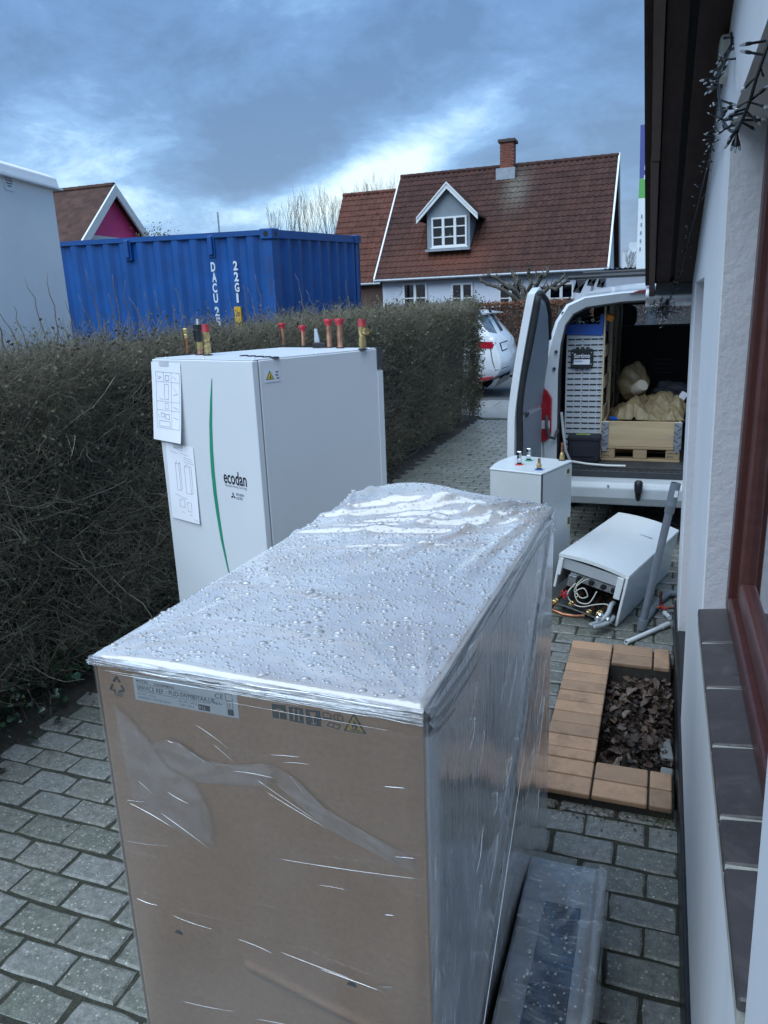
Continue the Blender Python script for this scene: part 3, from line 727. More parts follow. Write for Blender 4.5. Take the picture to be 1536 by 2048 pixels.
def ffront(u, v):
    x = -hx-.003+(BX+.006)*u; z = .11+(BH-.11+.001)*v
    off = .003+.004*max(0, math.sin(7*z+5*x+2*math.sin(9*x)))*max(0, math.sin(11*x-3*z))
    # a loose fold across the upper half and a tight diagonal band lower down
    w = z-(.30-.30*(x+.1)); off += .004*math.exp(-(w/.012)**2)
    w = z-(.62-.22*x); off += .003*math.exp(-(w/.010)**2)*(x > -.05)
    e = min(u, 1-u)*BX; off *= min(1, e/.03)*.9+.1
    return (x, -hy-.0025-off, z)
sheet('film_front', ffront, 110, 150, FILM_FRONT, box)
def fside(u, v):
    y = -hy-.003+(BY+.006)*u; z = .11+(BH-.11+.001)*v
    off = .0095+.005*(.5+.5*math.sin(16*(y*.55-z*.75)+2*math.sin(5*z)))*math.sin(math.pi*u)
    w = (z-.1)-(y+.62)*1.02; off += .010*math.exp(-(w/.012)**2)
    e = min(u, 1-u)*BY; off *= min(1, e/.03)
    return (hx+.003+off, y, z)
sheet('film_side', fside, 130, 130, FILM_SIDE, box)
sheet('film_side', lambda u, v: (-hx-.003, hy-BY*u, .11+(BH-.11)*v), 20, 20, FILM_SIDE, box)
sheet('film_back', lambda u, v: (hx-BX*u, hy+.003, .11+(BH-.11)*v), 12, 20, FILM_FRONT, box)
def fband(u, v):                                   # gathered rope of film below the top edge, sagging to the right
    x = -hx-.004+(BX+.008)*u; zt = BH+.004; zb = BH-.010-.012*u+.003*math.sin(u*9); z = zb+(zt-zb)*v
    off = (.0075 if v < .8 else .0075-.005*(v-.8)/.2)+.0045*math.sin(v*22+u*3+2*math.sin(u*11))*math.sin(math.pi*v)**.5+.002*math.sin(v*61+u*17)
    return (x, -hy-.003-off, z)
sheet('film_band', fband, 130, 46, FILM_EDGE, box)
def fband2(u, v):
    y = -hy-.004+(BY+.008)*u; zt = BH+.005; zb = BH-.05-.02*math.sin(u*7); z = zb+(zt-zb)*v
    return (hx+(.0135 if v < .7 else .0135-.011*(v-.7)/.3)+.003*math.sin(v*18+u*5+2*math.sin(u*13))*math.sin(math.pi*v), y, z)
sheet('film_band', fband2, 130, 30, FILM_EDGE, box)
# loose folds of film standing off the front: hazy flaps
def m_flap(name, hz_):
    t = NT(name); p = t.obj(); n = t.noise(p, 16, 5, .6, .8); nb = t.bump(n, .5, .012); fd = t.add('ShaderNodeAttribute', attribute_name='fade').outputs['Fac']
    d1 = t.add('ShaderNodeBsdfDiffuse', {'Color': (.90, .93, .96), 'Normal': nb}); d2 = t.add('ShaderNodeBsdfTranslucent', {'Color': (.92, .93, .94)}); df = t.add('ShaderNodeMixShader', {0: .4}); t.l.new(d1.outputs[0], df.inputs[1]); t.l.new(d2.outputs[0], df.inputs[2]); tr = t.add('ShaderNodeBsdfTransparent', {'Color': (.96, .97, .98)}); gl = t.add('ShaderNodeBsdfGlossy', {'Roughness': .18, 'Normal': nb})
    m = t.add('ShaderNodeMixShader', {0: t.math('MULTIPLY', t.math('MULTIPLY', t.ramp(n, [(.3, .35), (.7, 1.3)]), fd), hz_)}); t.l.new(tr.outputs[0], m.inputs[1]); t.l.new(df.outputs[0], m.inputs[2])
    fr = t.add('ShaderNodeFresnel', {'IOR': 1.45, 'Normal': nb}).outputs[0]
    m2 = t.add('ShaderNodeMixShader', {0: t.math('MULTIPLY', t.math('MULTIPLY', fr, fd), .5, clamp=True)}); t.l.new(m.outputs[0], m2.inputs[1]); t.l.new(gl.outputs[0], m2.inputs[2]); return t.done(m2)
FLAP1 = m_flap('film_fold', .17)
def flap_of(pxs, off, mat):
    """fold of film: haze fades out to its rim through the vertex attribute"""
    P = []
    for i in range(len(pxs)):
        a, c_ = pxs[i], pxs[(i+1) % len(pxs)]
        for k in range(4): P.append((a[0]+(c_[0]-a[0])*k/4, a[1]+(c_[1]-a[1])*k/4))
    Q = [plane_hit(*q, box, 1, -hy) for q in P]; cx = sum(q.x for q in Q)/len(Q); cz = sum(q.z for q in Q)/len(Q); n = len(Q)
    b = MB(); fade = []
    for j, t in enumerate((0., .12, .3, .6)):
        b.v += [(q.x+(cx-q.x)*t, -hy-.0085-off*.3*min(1, t*3)-.0010*math.sin(i*.9+j)*(t > 0), q.z+(cz-q.z)*t) for i, q in enumerate(Q)]; fade += [(0., .75, 1., .85)[j]]*n
    b.v.append((cx, -hy-.0085-off*.3, cz)); fade.append(.8)
    b.f = [(j*n+i, j*n+(i+1) % n, (j+1)*n+(i+1) % n, (j+1)*n+i) for j in range(3) for i in range(n)]+[(3*n+i, 3*n+(i+1) % n, 4*n) for i in range(n)]; b.mi = [0]*len(b.f)
    o = b.build('film_fold', mat, box, local=True, smooth='all'); at_ = o.data.attributes.new('fade', 'FLOAT', 'POINT'); at_.data.foreach_set('value', fade)
flap_of([(230, 1398), (262, 1425), (300, 1470), (345, 1530), (400, 1560), (432, 1625), (438, 1690), (380, 1668), (320, 1635), (268, 1592), (248, 1500)], .004, FLAP1)
flap_of([(300, 1480), (345, 1468), (400, 1512), (470, 1524), (540, 1520), (562, 1540), (548, 1568), (470, 1567), (395, 1560), (340, 1532)], .005, FLAP1)
flap_of([(540, 1518), (580, 1536), (640, 1600), (700, 1638), (835, 1712), (846, 1748), (800, 1728), (660, 1652), (600, 1604), (556, 1562)], .004, FLAP1)
# thin raised creases that catch the sky
CREASE = NT('film_crease'); CREASE = CREASE.done(CREASE.add('ShaderNodeBsdfGlossy', {'Color': (.95, .97, 1), 'Roughness': .22}))
cr = MB()
def crease(pts, w):
    pts = [Vector(p) for p in pts]; n = len(pts)
    cr.tube(pts, [w*(.15+.85*math.sin(math.pi*(i+.3)/(n-.4))) for i in range(n)], 4)
def fpt(px, py, off=.012): p = plane_hit(px, py, box, 1, -hy); return (p.x, -hy-off, p.z)
for (x0, y0, x1, y1, w) in ((282, 1782, 327, 1798, .0011), (350, 1815, 440, 1846, .0007), (480, 1862, 560, 1895, .0007), (560, 1885, 720, 1945, .0008), (640, 1920, 775, 1968, .0012), (365, 1985, 480, 2008, .0007), (510, 2020, 640, 2046, .0007),
                            (290, 1552, 318, 1578, .0009), (345, 1572, 390, 1597, .0009), (262, 1588, 300, 1592, .0008), (330, 1612, 430, 1685, .0010), (265, 1592, 360, 1645, .0011), (540, 1700, 860, 1745, .0007), (640, 1755, 700, 1765, .0005),
                            (440, 1480, 480, 1515, .0010), (545, 1498, 610, 1503, .0008), (570, 1514, 630, 1518, .0007), (400, 1438, 470, 1488, .0007), (345, 1470, 360, 1475, .0009), (520, 1545, 660, 1640, .0012), (540, 1570, 670, 1648, .0010), (590, 1540, 620, 1580, .0008), (470, 1530, 560, 1545, .0008), (255, 1668, 350, 1680, .0005)):
    n = 8; cv = rnd.choice((-1, -.4, .4, 1)); crease([fpt(x0+(x1-x0)*i/n, y0+(y1-y0)*i/n+2.2*math.sin(math.pi*i/n)*cv, .0165) for i in range(n+1)], w*.38)
for i in range(5):
    yy = rnd.uniform(1480, 2040); xx = rnd.uniform(740, 830); l = rnd.uniform(15, 60); crease([fpt(min(846, xx+l*k/4), yy+l*.09*k/4, .006) for k in range(5)], .00045)
for i in range(34):                                # fine taut strings under the top edge
    xa = rnd.uniform(195, 700); xb = min(842, xa+rnd.uniform(80, 420)); da = abs(rnd.gauss(0, 11))+3; db = da+(xb-xa)*rnd.uniform(-.005, .035)
    te = lambda x: 1318+(x-192)*.1500
    crease([fpt(xa+(xb-xa)*k/8, te(xa+(xb-xa)*k/8)+da+(db-da)*k/8, .0155) for k in range(9)], rnd.uniform(.00018, .00040))
for i in range(24):                                # strings of the gathered band
    t0 = rnd.uniform(0, .75); t1 = min(1, t0+rnd.uniform(.1, .5)); vv = rnd.uniform(.02, .98)
    crease([Vector(fband(t0+(t1-t0)*k/8, vv))+Vector((0, -.0012, 0)) for k in range(9)], rnd.uniform(.0004, .0009))
for i in range(34):                                # slanting pulls on the long side
    y = rnd.uniform(-.5, .5); z = rnd.uniform(.35, 1.15); l = rnd.uniform(.06, .3)
    if y+l*.8 > .55 or z+l*.55 > 1.18: continue
    crease([(hx+.0165+.002*math.sin(k), y+l*.8*k/6, z+l*.62*k/6+.004*math.sin(k*2)) for k in range(7)], rnd.uniform(.0003, .0008))
crease([(hx+.022, -.57+1.12*k/12, .10+1.02*(k/12)*1.02) for k in range(9)], .0016)
tag(cr.build('film_crease', CREASE, box, local=True, smooth='all'), kind='stuff')
# raindrops
def drops(spots, mat, parent, name, seg=9, rings=4):
    """list of (x,y,z,rx,ry,h, ux,uy...) flattened domes on horizontal film, local space"""
    base = []
    for i in range(rings+1):
        t = math.pi/2*i/rings
        for k in range(seg): base.append((math.cos(t)*math.cos(2*math.pi*k/seg), math.cos(t)*math.sin(2*math.pi*k/seg), math.sin(t)))
    fb = [(i*seg+k, i*seg+(k+1) % seg, (i+1)*seg+(k+1) % seg, (i+1)*seg+k) for i in range(rings) for k in range(seg)]
    B = np.array(base); n = len(spots); Sp = np.array(spots); Fb = np.array(fb)
    # stretched domes with a random heading
    ca, sa = np.cos(Sp[:, 6])[:, None], np.sin(Sp[:, 6])[:, None]
    X = B[None, :, 0]*Sp[:, 3:4]; Y = B[None, :, 1]*Sp[:, 4:5]; wob = 1+.10*np.sin(3*np.arctan2(B[None, :, 1], B[None, :, 0])+Sp[:, 6:7]*5)
    X, Y = X*wob, Y*wob
    V = np.stack([Sp[:, 0:1]+ca*X-sa*Y, Sp[:, 1:2]+sa*X+ca*Y, Sp[:, 2:3]+B[None, :, 2]*Sp[:, 5:6]], -1).reshape(-1, 3)
    Fq = (np.arange(n)[:, None, None]*len(base)+Fb[None]).reshape(-1, 4)
    o = link(bpy.data.objects.new(name, raw_mesh(name, V, Fq, mat, True)), parent); return tag(o, kind='stuff')
sp = []; grid = {}
tries = 0
while len(sp) < 5200 and tries < 140000:
    tries += 1
    x = rnd.uniform(-hx+.006, hx-.006); y = rnd.uniform(-hy+.006, hy-.006)
    r = min(.0064, .0028*math.exp(rnd.gauss(0, .40))) if rnd.random() > .02 else rnd.uniform(.0055, .0085)
    if y > .30 and x < .15 and rnd.random() < .45: r *= .6
    key = (int(x/.014), int(y/.014)); ok = True
    for a in (-1, 0, 1):
        for c_ in (-1, 0, 1):
            for (qx, qy, qr) in grid.get((key[0]+a, key[1]+c_), ()):
                if (qx-x)**2+(qy-y)**2 < ((qr+r)*1.15)**2: ok = False
    if not ok: continue
    grid.setdefault(key, []).append((x, y, r)); st = rnd.uniform(1, 1.6) if r < .0045 else rnd.uniform(1.4, 2.6)
    sp.append((x, y, top_z(x, y)-.0003, r*st**.5, r/st**.5, r*.75, rnd.uniform(-.1, .55)))
drops(sp, WATER, box, 'raindrops')
# label and printed marks
LABEL = PM('label_paper', (.78, .80, .82), .5, var=.04, vscale=10)
LB = [plane_hit(*p, box, 1, -hy) for p in ((264.5, 1346), (473, 1383), (480, 1436), (273, 1399))]
x0, x1 = (LB[0].x+LB[3].x)/2, (LB[1].x+LB[2].x)/2; zt, zb = (LB[0].z+LB[1].z)/2, (LB[2].z+LB[3].z)/2
yl = -hy-.0012
lab = MB().box(x0, x1, yl, -hy+.0005, zb, zt).build('label', LABEL, box, local=True)
lw, lh = x1-x0, zt-zb
def lt(s, u, v, size, sx=1., m=INK): text_obj(s, size*lh, m, lab, (x0+u*lw, yl-.0004, zb+v*lh), (1, 0, 0), (0, 0, 1), 'print', sx=sx)
def lr(u0, u1, v0, v1, m=INK, e=.0003, parent=lab): return MB().box(x0+u0*lw, x0+u1*lw, yl-e, yl+.0002, zb+v0*lh, zb+v1*lh).build('print', m, parent, local=True)
lt('MODEL', .03, .70, .17, .95); lt('PUD-SWM80YAA', .215, .69, .13, .85); lr(.03, .55, .655, .665)
lt('SERVICE REF. : PUD-SWM80YAA.UK', .03, .42, .26, .80); lr(.03, .74, .365, .378)
lt('NET WT. : 114 kg', .03, .23, .12, .85, GREYINK); lt('DIMENSION: 114.0x59.0x118.0 cm', .03, .09, .12, .80, GREYINK)
lt('GR. WT. : 130 kg', .44, .23, .12, .85, GREYINK); lt('CUBE : 0.80 m', .44, .09, .12, .85, GREYINK)
lr(.625, .735, .06, .27); text_obj('R32', .17*lh, LABEL, lab, (x0+.633*lw, yl-.0008, zb+.105*lh), (1, 0, 0), (0, 0, 1), 'print', sx=.95)
lt('C', .79, .62, .26, 1.1); lt('E', .84, .62, .26, 1.1); lt('<H>', .77, .36, .17, 1.2)
for (u0, u1, v0, v1) in ((.89, .955, .60, .86), (.90, .955, .33, .57)):
    for q in ((u0, u1, v1-.012, v1), (u0, u1, v0, v0+.012), (u0, u0+.004, v0, v1), (u1-.004, u1, v0, v1)): lr(*q)
lt('3', .912, .37, .20, 1.); lr(.90, .955, .06, .29)
def fp(px, py): p = plane_hit(px, py, box, 1, -hy); return p.x, p.z
def poly_print(pxs, mat, off, name='print', parent=box):
    P = [fp(*q) for q in pxs]; yy = -hy-off
    return MB().prism(P, yy, -hy+.0004, 'y').build(name, mat, parent, local=True)
def PX(zx, zy): return 530+zx*.1497, 1390+zy*.1497
PRT = PM('dark_green_print', (.022, .032, .036), .6, var=.15)
for q in (((90, 115), (275, 140), (295, 330), (105, 300)), ((318, 152), (505, 178), (522, 380), (330, 345)), ((540, 188), (738, 216), (755, 422), (555, 390))):
    poly_print([PX(*a) for a in q], PRT, .0006)
um = [(115, 215), (135, 192), (165, 180), (195, 184), (235, 200), (268, 240)]; poly_print([PX(*a) for a in um], CARD, .0010)
poly_print([PX(*a) for a in ((186, 215), (198, 217), (205, 310), (193, 308))], CARD, .0010)
for q in (((375, 200), (392, 202), (402, 335), (384, 332)), ((440, 210), (456, 212), (468, 345), (450, 342)), ((358, 196), (410, 204), (384, 178)), ((424, 208), (474, 214), (448, 190))): poly_print([PX(*a) for a in q], CARD, .0010)
poly_print([PX(*a) for a in ((602, 222), (675, 234), (680, 270), (660, 298), (630, 300), (608, 262))], CARD, .0010)
poly_print([PX(*a) for a in ((640, 298), (650, 300), (658, 378), (646, 376))], CARD, .0010)
poly_print([PX(*a) for a in ((622, 368), (690, 380), (690, 392), (622, 380))], CARD, .0012)
def outline(pxs, w, mat=PRT, off=.0006, closed=True):
    P = [Vector((fp(*PX(*a))[0], -hy-off, fp(*PX(*a))[1])) for a in pxs]
    if closed: P.append(P[0])
    b = MB()
    for a, c_ in zip(P[:-1], P[1:]): b.tube([a, c_], w, 4)
    b.build('print', mat, box, local=True)
outline(((775, 238), (800, 228), (880, 255), (885, 325), (780, 312)), .0008); outline(((790, 300), (870, 310)), .0008, closed=False)
outline(((918, 265), (960, 258), (1000, 268), (1038, 285), (1042, 355), (925, 322)), .0009); outline(((975, 270), (980, 335)), .0007, closed=False)
outline(((830, 405), (862, 365), (1008, 400), (980, 458), (900, 430)), .0009); outline(((930, 385), (905, 430)), .0007, closed=False)
YEL = PM('warning_yellow', (.60, .36, .05), .55, var=.1)
poly_print([PX(1188, 235), PX(1358, 522), PX(1052, 475)], PRT, .0006)
poly_print([PX(1186, 275), PX(1318, 500), PX(1088, 464)], YEL, .0010)
poly_print([PX(*a) for a in ((1190, 325), (1225, 385), (1243, 420), (1232, 452), (1195, 452), (1168, 432), (1162, 395), (1182, 370))], PRT, .0013)
poly_print([PX(*a) for a in ((1195, 405), (1210, 430), (1195, 448), (1182, 432))], YEL, .0016)
poly_print([PX(*a) for a in ((1145, 448), (1268, 468), (1268, 480), (1145, 460))], PRT, .0013)
# recycling triangle and PAP
def RP(zx, zy): return 180+zx*.4427, 1300+zy*.4427
def outline2(pxs, w, closed=False):
    P = [Vector((fp(*RP(*a))[0], -hy-.0008, fp(*RP(*a))[1])) for a in pxs]
    if closed: P.append(P[0])
    b = MB()
    for a, c_ in zip(P[:-1], P[1:]): b.tube([a, c_], w, 4)
    b.build('print', PRT, box, local=True)
outline2(((108, 140), (122, 120), (136, 145)), .0022); outline2(((142, 158), (155, 182), (132, 188)), .0022); outline2(((118, 184), (94, 176), (103, 153)), .0022)
p = fp(*RP(112, 206)); text_obj('PAP', .011, PRT, box, (p[0], -hy-.0008, p[1]), (1, 0, 0), (0, 0, 1), 'print')
for (px, py) in ((358, 1864), (704, 1968)):
    p = fp(px, py); MB().prism([(p[0]+.009*math.cos(t), p[1]-.004+.0085*math.sin(t)) for t in np.linspace(0, math.pi, 9)], -hy-.0007, -hy, 'y').build('vent_slot', PRT, box, local=True)

# ------------------------------------------------------------------ low wrapped package beside the carton
tray = thing('wrapped_side_package', 'low flat package in clear film with a dark insert, lying against the tall carton', 'package', (-.165, 1.25, 0))
TW = PM('pale_foam_board', (.40, .41, .42), .6, var=.12, vscale=6)
b = MB(); b.box(-.258, -.066, .55, 1.735, 0, .292); b.build('board', TW, tray, bevel=.006)
MB().box(-.205, -.115, .62, 1.60, .292, .297).build('insert', PM('dark_blue_insert', (.018, .024, .04), .45, var=.3), tray, bevel=.002)
FILM_TRAY = m_film('stretch_film_tray', .25, (2, 2, 2), 4., 4, .08, .5, (3, 30, 3), 2., (0, 0, .3), .4, lo=.45, hi=.7)
sheet('film_top', lambda u, v: tuple(Vector((-.260+.198*u, .545+1.193*v, .3045+.004*(u > .9)+.004*math.sin(u*9+v*20)*math.sin(v*13)+.010*math.exp(-((u-.92)/.05)**2)))-tray.location), 24, 90, FILM_TRAY, tray)
sheet('film_edge', lambda u, v: tuple(Vector((-.0615+.004*math.sin(v*30+u*4), .545+1.193*v, .306*u))-tray.location), 12, 90, FILM_SIDE, tray)
sheet('film_end', lambda u, v: tuple(Vector((-.260+.198*u, 1.742, .30*v))-tray.location), 12, 12, FILM_TRAY, tray)
sp2 = []
for i in range(420):
    x = rnd.uniform(-.235, -.066); y = rnd.uniform(.75, 1.73); r = .0022*math.exp(rnd.gauss(0, .4)); sp2.append((x-tray.location.x, y-tray.location.y, .309, r, r, r*.7, rnd.uniform(0, 3)))
drops(sp2, WATER, tray, 'raindrops', 8, 3)

# ------------------------------------------------------------------ white hot water unit
unit = thing('water_heater_unit', 'tall white hot water cylinder unit with green stripe and copper pipe stubs, beside the hedge', 'water heater', (-1.4715, 2.7035, 0), (0, 0, R(-20.18)))
UX, UY, UH = .2975, .34, 1.6
MB().box(-UX, UX, -UY, -UY+.026, .03, UH-.004).build('front_panel', WHITE, unit, local=True, bevel=.003, seg=2)
MB().box(-UX+.006, UX-.006, -UY+.027, -UY+.031, .03, UH-.010).build('panel_gap', DARKGREY, unit, local=True)
b = MB(); b.box(-UX+.001, UX-.001, -UY+.0315, UY, .03, UH-.003); b.build('casing', WHITE, unit, local=True, bevel=.003, seg=1)
MB().box(-UX+.004, UX-.004, -UY+.012, UY-.003, UH-.0025, UH).build('top_plate', WHITE, unit, local=True)
for x in (-.24, .24):
    for y in (-.28, .28): MB().lathe([(.022, 0), (.022, .012), (.012, .014), (.012, .03)], (x, y, 0)).build('foot', BLACK, unit, local=True)
# rear edge clip and dark cap on the far corner
MB().box(UX-.012, UX+.0025, UY-.030, UY+.002, UH-.085, UH+.001).build('corner_cap', DARKGREY, unit, local=True)
MB().box(UX-.001, UX+.0025, UY-.030, UY+.002, .04, UH-.09).build('edge_strip', WHITE, unit, local=True, bevel=.001)
# green stripe
GREEN = PM('green_stripe', (.03, .26, .16), .35, var=.08)
pts = [(423.5, 757), (420.5, 800), (419, 850), (420, 900), (422.5, 940), (427, 985), (433.5, 1030), (442, 1080), (455, 1137), (466, 1175)]
L, Rr = [], []
for i, (x, y) in enumerate(pts):
    w = [1, 4.0, 5.5, 6.4, 6.8, 6.6, 6.0, 4.8, 2.6, .4][i]
    p = plane_hit(x, y, unit, 1, -UY); q = plane_hit(x+w, y, unit, 1, -UY); L.append((p.x, p.z)); Rr.append((q.x, q.z))
b = MB(); n = len(L)
b.add([(x, -UY-.0012, z) for x, z in L]+[(x, -UY-.0012, z) for x, z in Rr], [(i, n+i, n+i+1, i+1) for i in range(n-1)]); b.build('stripe', GREEN, unit, local=True)
def up(px, py): p = plane_hit(px, py, unit, 1, -UY); return p
p0, p1 = up(448, 958.5), up(493.5, 964)
wd = p1.x-p0.x
NAVY = PM('dark_lettering', (.012, .014, .03), .45, var=.05)
t_ = text_obj('ecodan', 1., NAVY, unit, (0, 0, 0), (1, 0, 0), (0, 0, 1), 'lettering', offset=.012)
def fit_text(o, x, z, width, height, y, axis='x'):
    me = o.data; co = np.zeros(len(me.vertices)*3); me.vertices.foreach_get('co', co); co = co.reshape(-1, 3)
    mn, mx = co.min(0), co.max(0); s = (mx-mn)
    co[:, 0] = x+(co[:, 0]-mn[0])/s[0]*width; co[:, 2] = z+(co[:, 2]-mn[2])/s[2]*height; co[:, 1] = y
    me.vertices.foreach_set('co', co.ravel()); me.update()
zc_ = up(470, 960).z
fit_text(t_, p0.x, zc_-.018, wd, .050, -UY-.0012)
t_ = text_obj('Renewable Heating Technology', 1., GREYINK, unit, (0, 0, 0), (1, 0, 0), (0, 0, 1), 'lettering'); fit_text(t_, p0.x+.006, zc_-.032, wd-.008, .012, -UY-.0012)
lz = zc_-.062; lx = p0.x+wd*.36; s_ = .0075
b = MB()
for a in (90, 210, 330):
    u = Vector((math.cos(R(a)), 0, math.sin(R(a)))); v = Vector((-u.z, 0, u.x)); c_ = Vector((lx, -UY-.0012, lz))
    P = [c_, c_+u*s_+v*s_*.55, c_+u*s_*2, c_+u*s_-v*s_*.55]; b.add(P, [(0, 1, 2, 3)])
b.build('emblem', NAVY, unit, local=True)
for s, dz_ in (('MITSUBISHI', .004), ('ELECTRIC', -.010)):
    t_ = text_obj(s, 1., NAVY, unit, (0, 0, 0), (1, 0, 0), (0, 0, 1), 'lettering'); fit_text(t_, lx+.018, lz+dz_, .044 if s[0] == 'M' else .036, .009, -UY-.0012)
# warning sticker on the side panel
P = [plane_hit(*q, unit, 0, UX) for q in ((528, 740), (559, 737), (560, 761), (530, 767))]
STK = PM('sticker_white', (.66, .70, .76), .4, var=.03)
y0, y1, z0, z1 = (P[0].y+P[3].y)/2, (P[1].y+P[2].y)/2, (P[2].z+P[3].z)/2, (P[0].z+P[1].z)/2
stk = MB().box(UX, UX+.001, y0, y1, z0, z1).build('sticker', STK, unit, local=True)
YEL2 = PM('sticker_yellow', (.70, .52, .04), .45, var=.05)
w_, h_ = y1-y0, z1-z0
MB().prism([(y0+w_*.08, z0+h_*.22), (y0+w_*.60, z0+h_*.22), (y0+w_*.34, z0+h_*.92)], UX+.0008, UX+.0014, 'x').build('print', INK, stk, local=True)
MB().prism([(y0+w_*.14, z0+h_*.27), (y0+w_*.54, z0+h_*.27), (y0+w_*.34, z0+h_*.80)], UX+.0012, UX+.0018, 'x').build('print', YEL2, stk, local=True)
MB().prism([(y0+w_*.30, z0+h_*.32), (y0+w_*.40, z0+h_*.32), (y0+w_*.36, z0+h_*.60)], UX+.0016, UX+.0021, 'x').build('print', INK, stk, local=True)
for (u, v) in ((.72, .70), (.70, .45), (.76, .20)):
    MB().box(UX+.001, UX+.0015, y0+w_*u, y0+w_*(u+.18), z0+h_*v, z0+h_*(v+.13)).build('print', GREYINK, stk, local=True)
# pipe stubs on the top plate
def topspot(px, py): return Vector(gz(px, py, UH))
def hz_at(P, px, py): return gy(px, py, P[1])[2]
def grommet(P, r=.017):
    MB().lathe([(r, 0), (r, .003), (r*.7, .005), (r*.7, .0)], (P.x, P.y, UH)).build('grommet', RUBBER, unit, smooth=True)
for (px, py, ty, r, neck) in ((566.5, 691.5, 646, .0105, True), (607, 693.5, 650.5, .0105, True), (659, 695.5, 638, .0120, False), (681, 696.5, 637, .0125, False)):
    P = topspot(px, py); zt_ = hz_at(P, px, ty); grommet(P)
    if neck: prof = [(r*.92, UH), (r*.92, UH+(zt_-UH)*.42), (r*1.12, UH+(zt_-UH)*.52), (r*1.15, zt_-.022)]
    else: prof = [(r, UH), (r, zt_-.02)]
    o = MB().lathe([(a, z-UH) for a, z in prof], (P.x, P.y, UH), n=18).build('pipe_stub', COPPER, unit, smooth=True)
    k = r*1.15
    MB().lathe([(k*1.06, 0), (k*1.10, .012), (k*1.42, .016), (k*1.42, .024), (k*1.36, .026)], (P.x, P.y, zt_-.026), n=18).build('cap', REDCAP, o, smooth=True)
def safety_valve(px, py, ty, outdir, sc=1.):
    P = topspot(px, py); zt_ = hz_at(P, px, ty); h = zt_-UH; grommet(P, .019); r = .0135*sc
    o = MB().lathe([(r*.7, 0), (r*.7, h*.10), (r*1.05, h*.11), (r*1.08, h*.30), (r*.95, h*.31), (r*1.02, h*.33), (r*.92, h*.46), (r*.8, h*.47), (r*.95, h*.52), (r*1.15, h*.72), (r*1.12, h*.76)], (P.x, P.y, UH), n=12).build('valve_body', BRASS, unit, smooth=True)
    MB().lathe([(r*1.22, 0), (r*1.22, h*.02), (r*1.12, h*.05), (r*.98, h*.235), (r*.8, h*.245)], (P.x, P.y, UH+h*.755), n=16).build('cap', DKRED, o, smooth=True)
    d = Vector(outdir).normalized(); c_ = Vector((P.x, P.y, UH+h*.60)); e = c_+d*r*2.0
    q = MB().tube([c_, e], r*.72, 12).ring(e-d*r*.6, e+d*r*.25, r*.95, r*.66, 14)
    q.build('outlet', BRASS, o, smooth=True)
safety_valve(416, 711, 648, (.6, -.8, 0), 1.0)
safety_valve(725.5, 699, 638, (.86, -.5, 0), 1.05)
P = topspot(375, 709); zt_ = hz_at(P, 375, 657); h = zt_-UH; grommet(P, .016)
o = MB().lathe([(.0075, 0), (.0075, h*.55), (.009, h*.6), (.0075, h*.64)], (P.x, P.y, UH), n=12).build('pipe_stub', COPPERD, unit, smooth=True)
MB().lathe([(.009, 0), (.010, h*.12), (.008, h*.15), (.012, h*.18), (.012, h*.34), (.010, h*.36)], (P.x, P.y, UH+h*.64), n=6).build('nut', BRASS, o)
P = topspot(400, 710); zt_ = hz_at(P, 400, 649); h = zt_-UH; grommet(P, .018)
o = MB().lathe([(.012, 0), (.012, h*.22)], (P.x, P.y, UH), n=16).build('pipe_stub', COPPER, unit, smooth=True)
MB().lathe([(.013, 0), (.0155, .001), (.0155, h*.22), (.012, h*.24)], (P.x, P.y, UH+h*.21), n=8).build('nut', BRASS, o)
MB().lathe([(.014, 0), (.016, h*.05), (.0205, h*.37), (.019, h*.38), (.017, h*.39), (.017, h*.55)], (P.x, P.y, UH+h*.45), n=16).build('vent_cap', BLACK, o, smooth=True)
MB().lathe([(.008, 0), (.005, .022)], (P.x+.004, P.y, zt_), n=8).build('vent_pin', STEEL, o)
for i in range(5):                                  # blanking plugs in a row
    p = Vector(gz(488+i*15.2, 712+i*.9, UH)); MB().lathe([(.017, 0), (.017, .003), (.012, .004)], (p.x, p.y, UH), n=16).build('plug', RUBBER, unit, smooth=True)
clip = thing('spare_clip', 'black plastic bracket with a grey wedge lying on top of the tall white unit', 'bracket', tuple(topspot(637, 696)))
c_ = topspot(637, 696)
MB().obox((c_.x-.012, c_.y+.006, UH+.011), (.032, .022, .022), (0, 0, .3)).build('foot', BLACK, clip, bevel=.003)
MB().obox((c_.x+.012, c_.y-.004, UH+.012), (.045, .016, .022), (0, .05, .2)).build('bracket', BLACK, clip, bevel=.003)
MB().prism([(c_.x-.016, UH+.023), (c_.x+.008, UH+.023), (c_.x-.002, UH+.080), (c_.x-.014, UH+.081)], c_.y-.004, c_.y+.006, 'y').build('wedge', PM('pale_grey_plastic', (.36, .40, .44), .45), clip, bevel=.001)
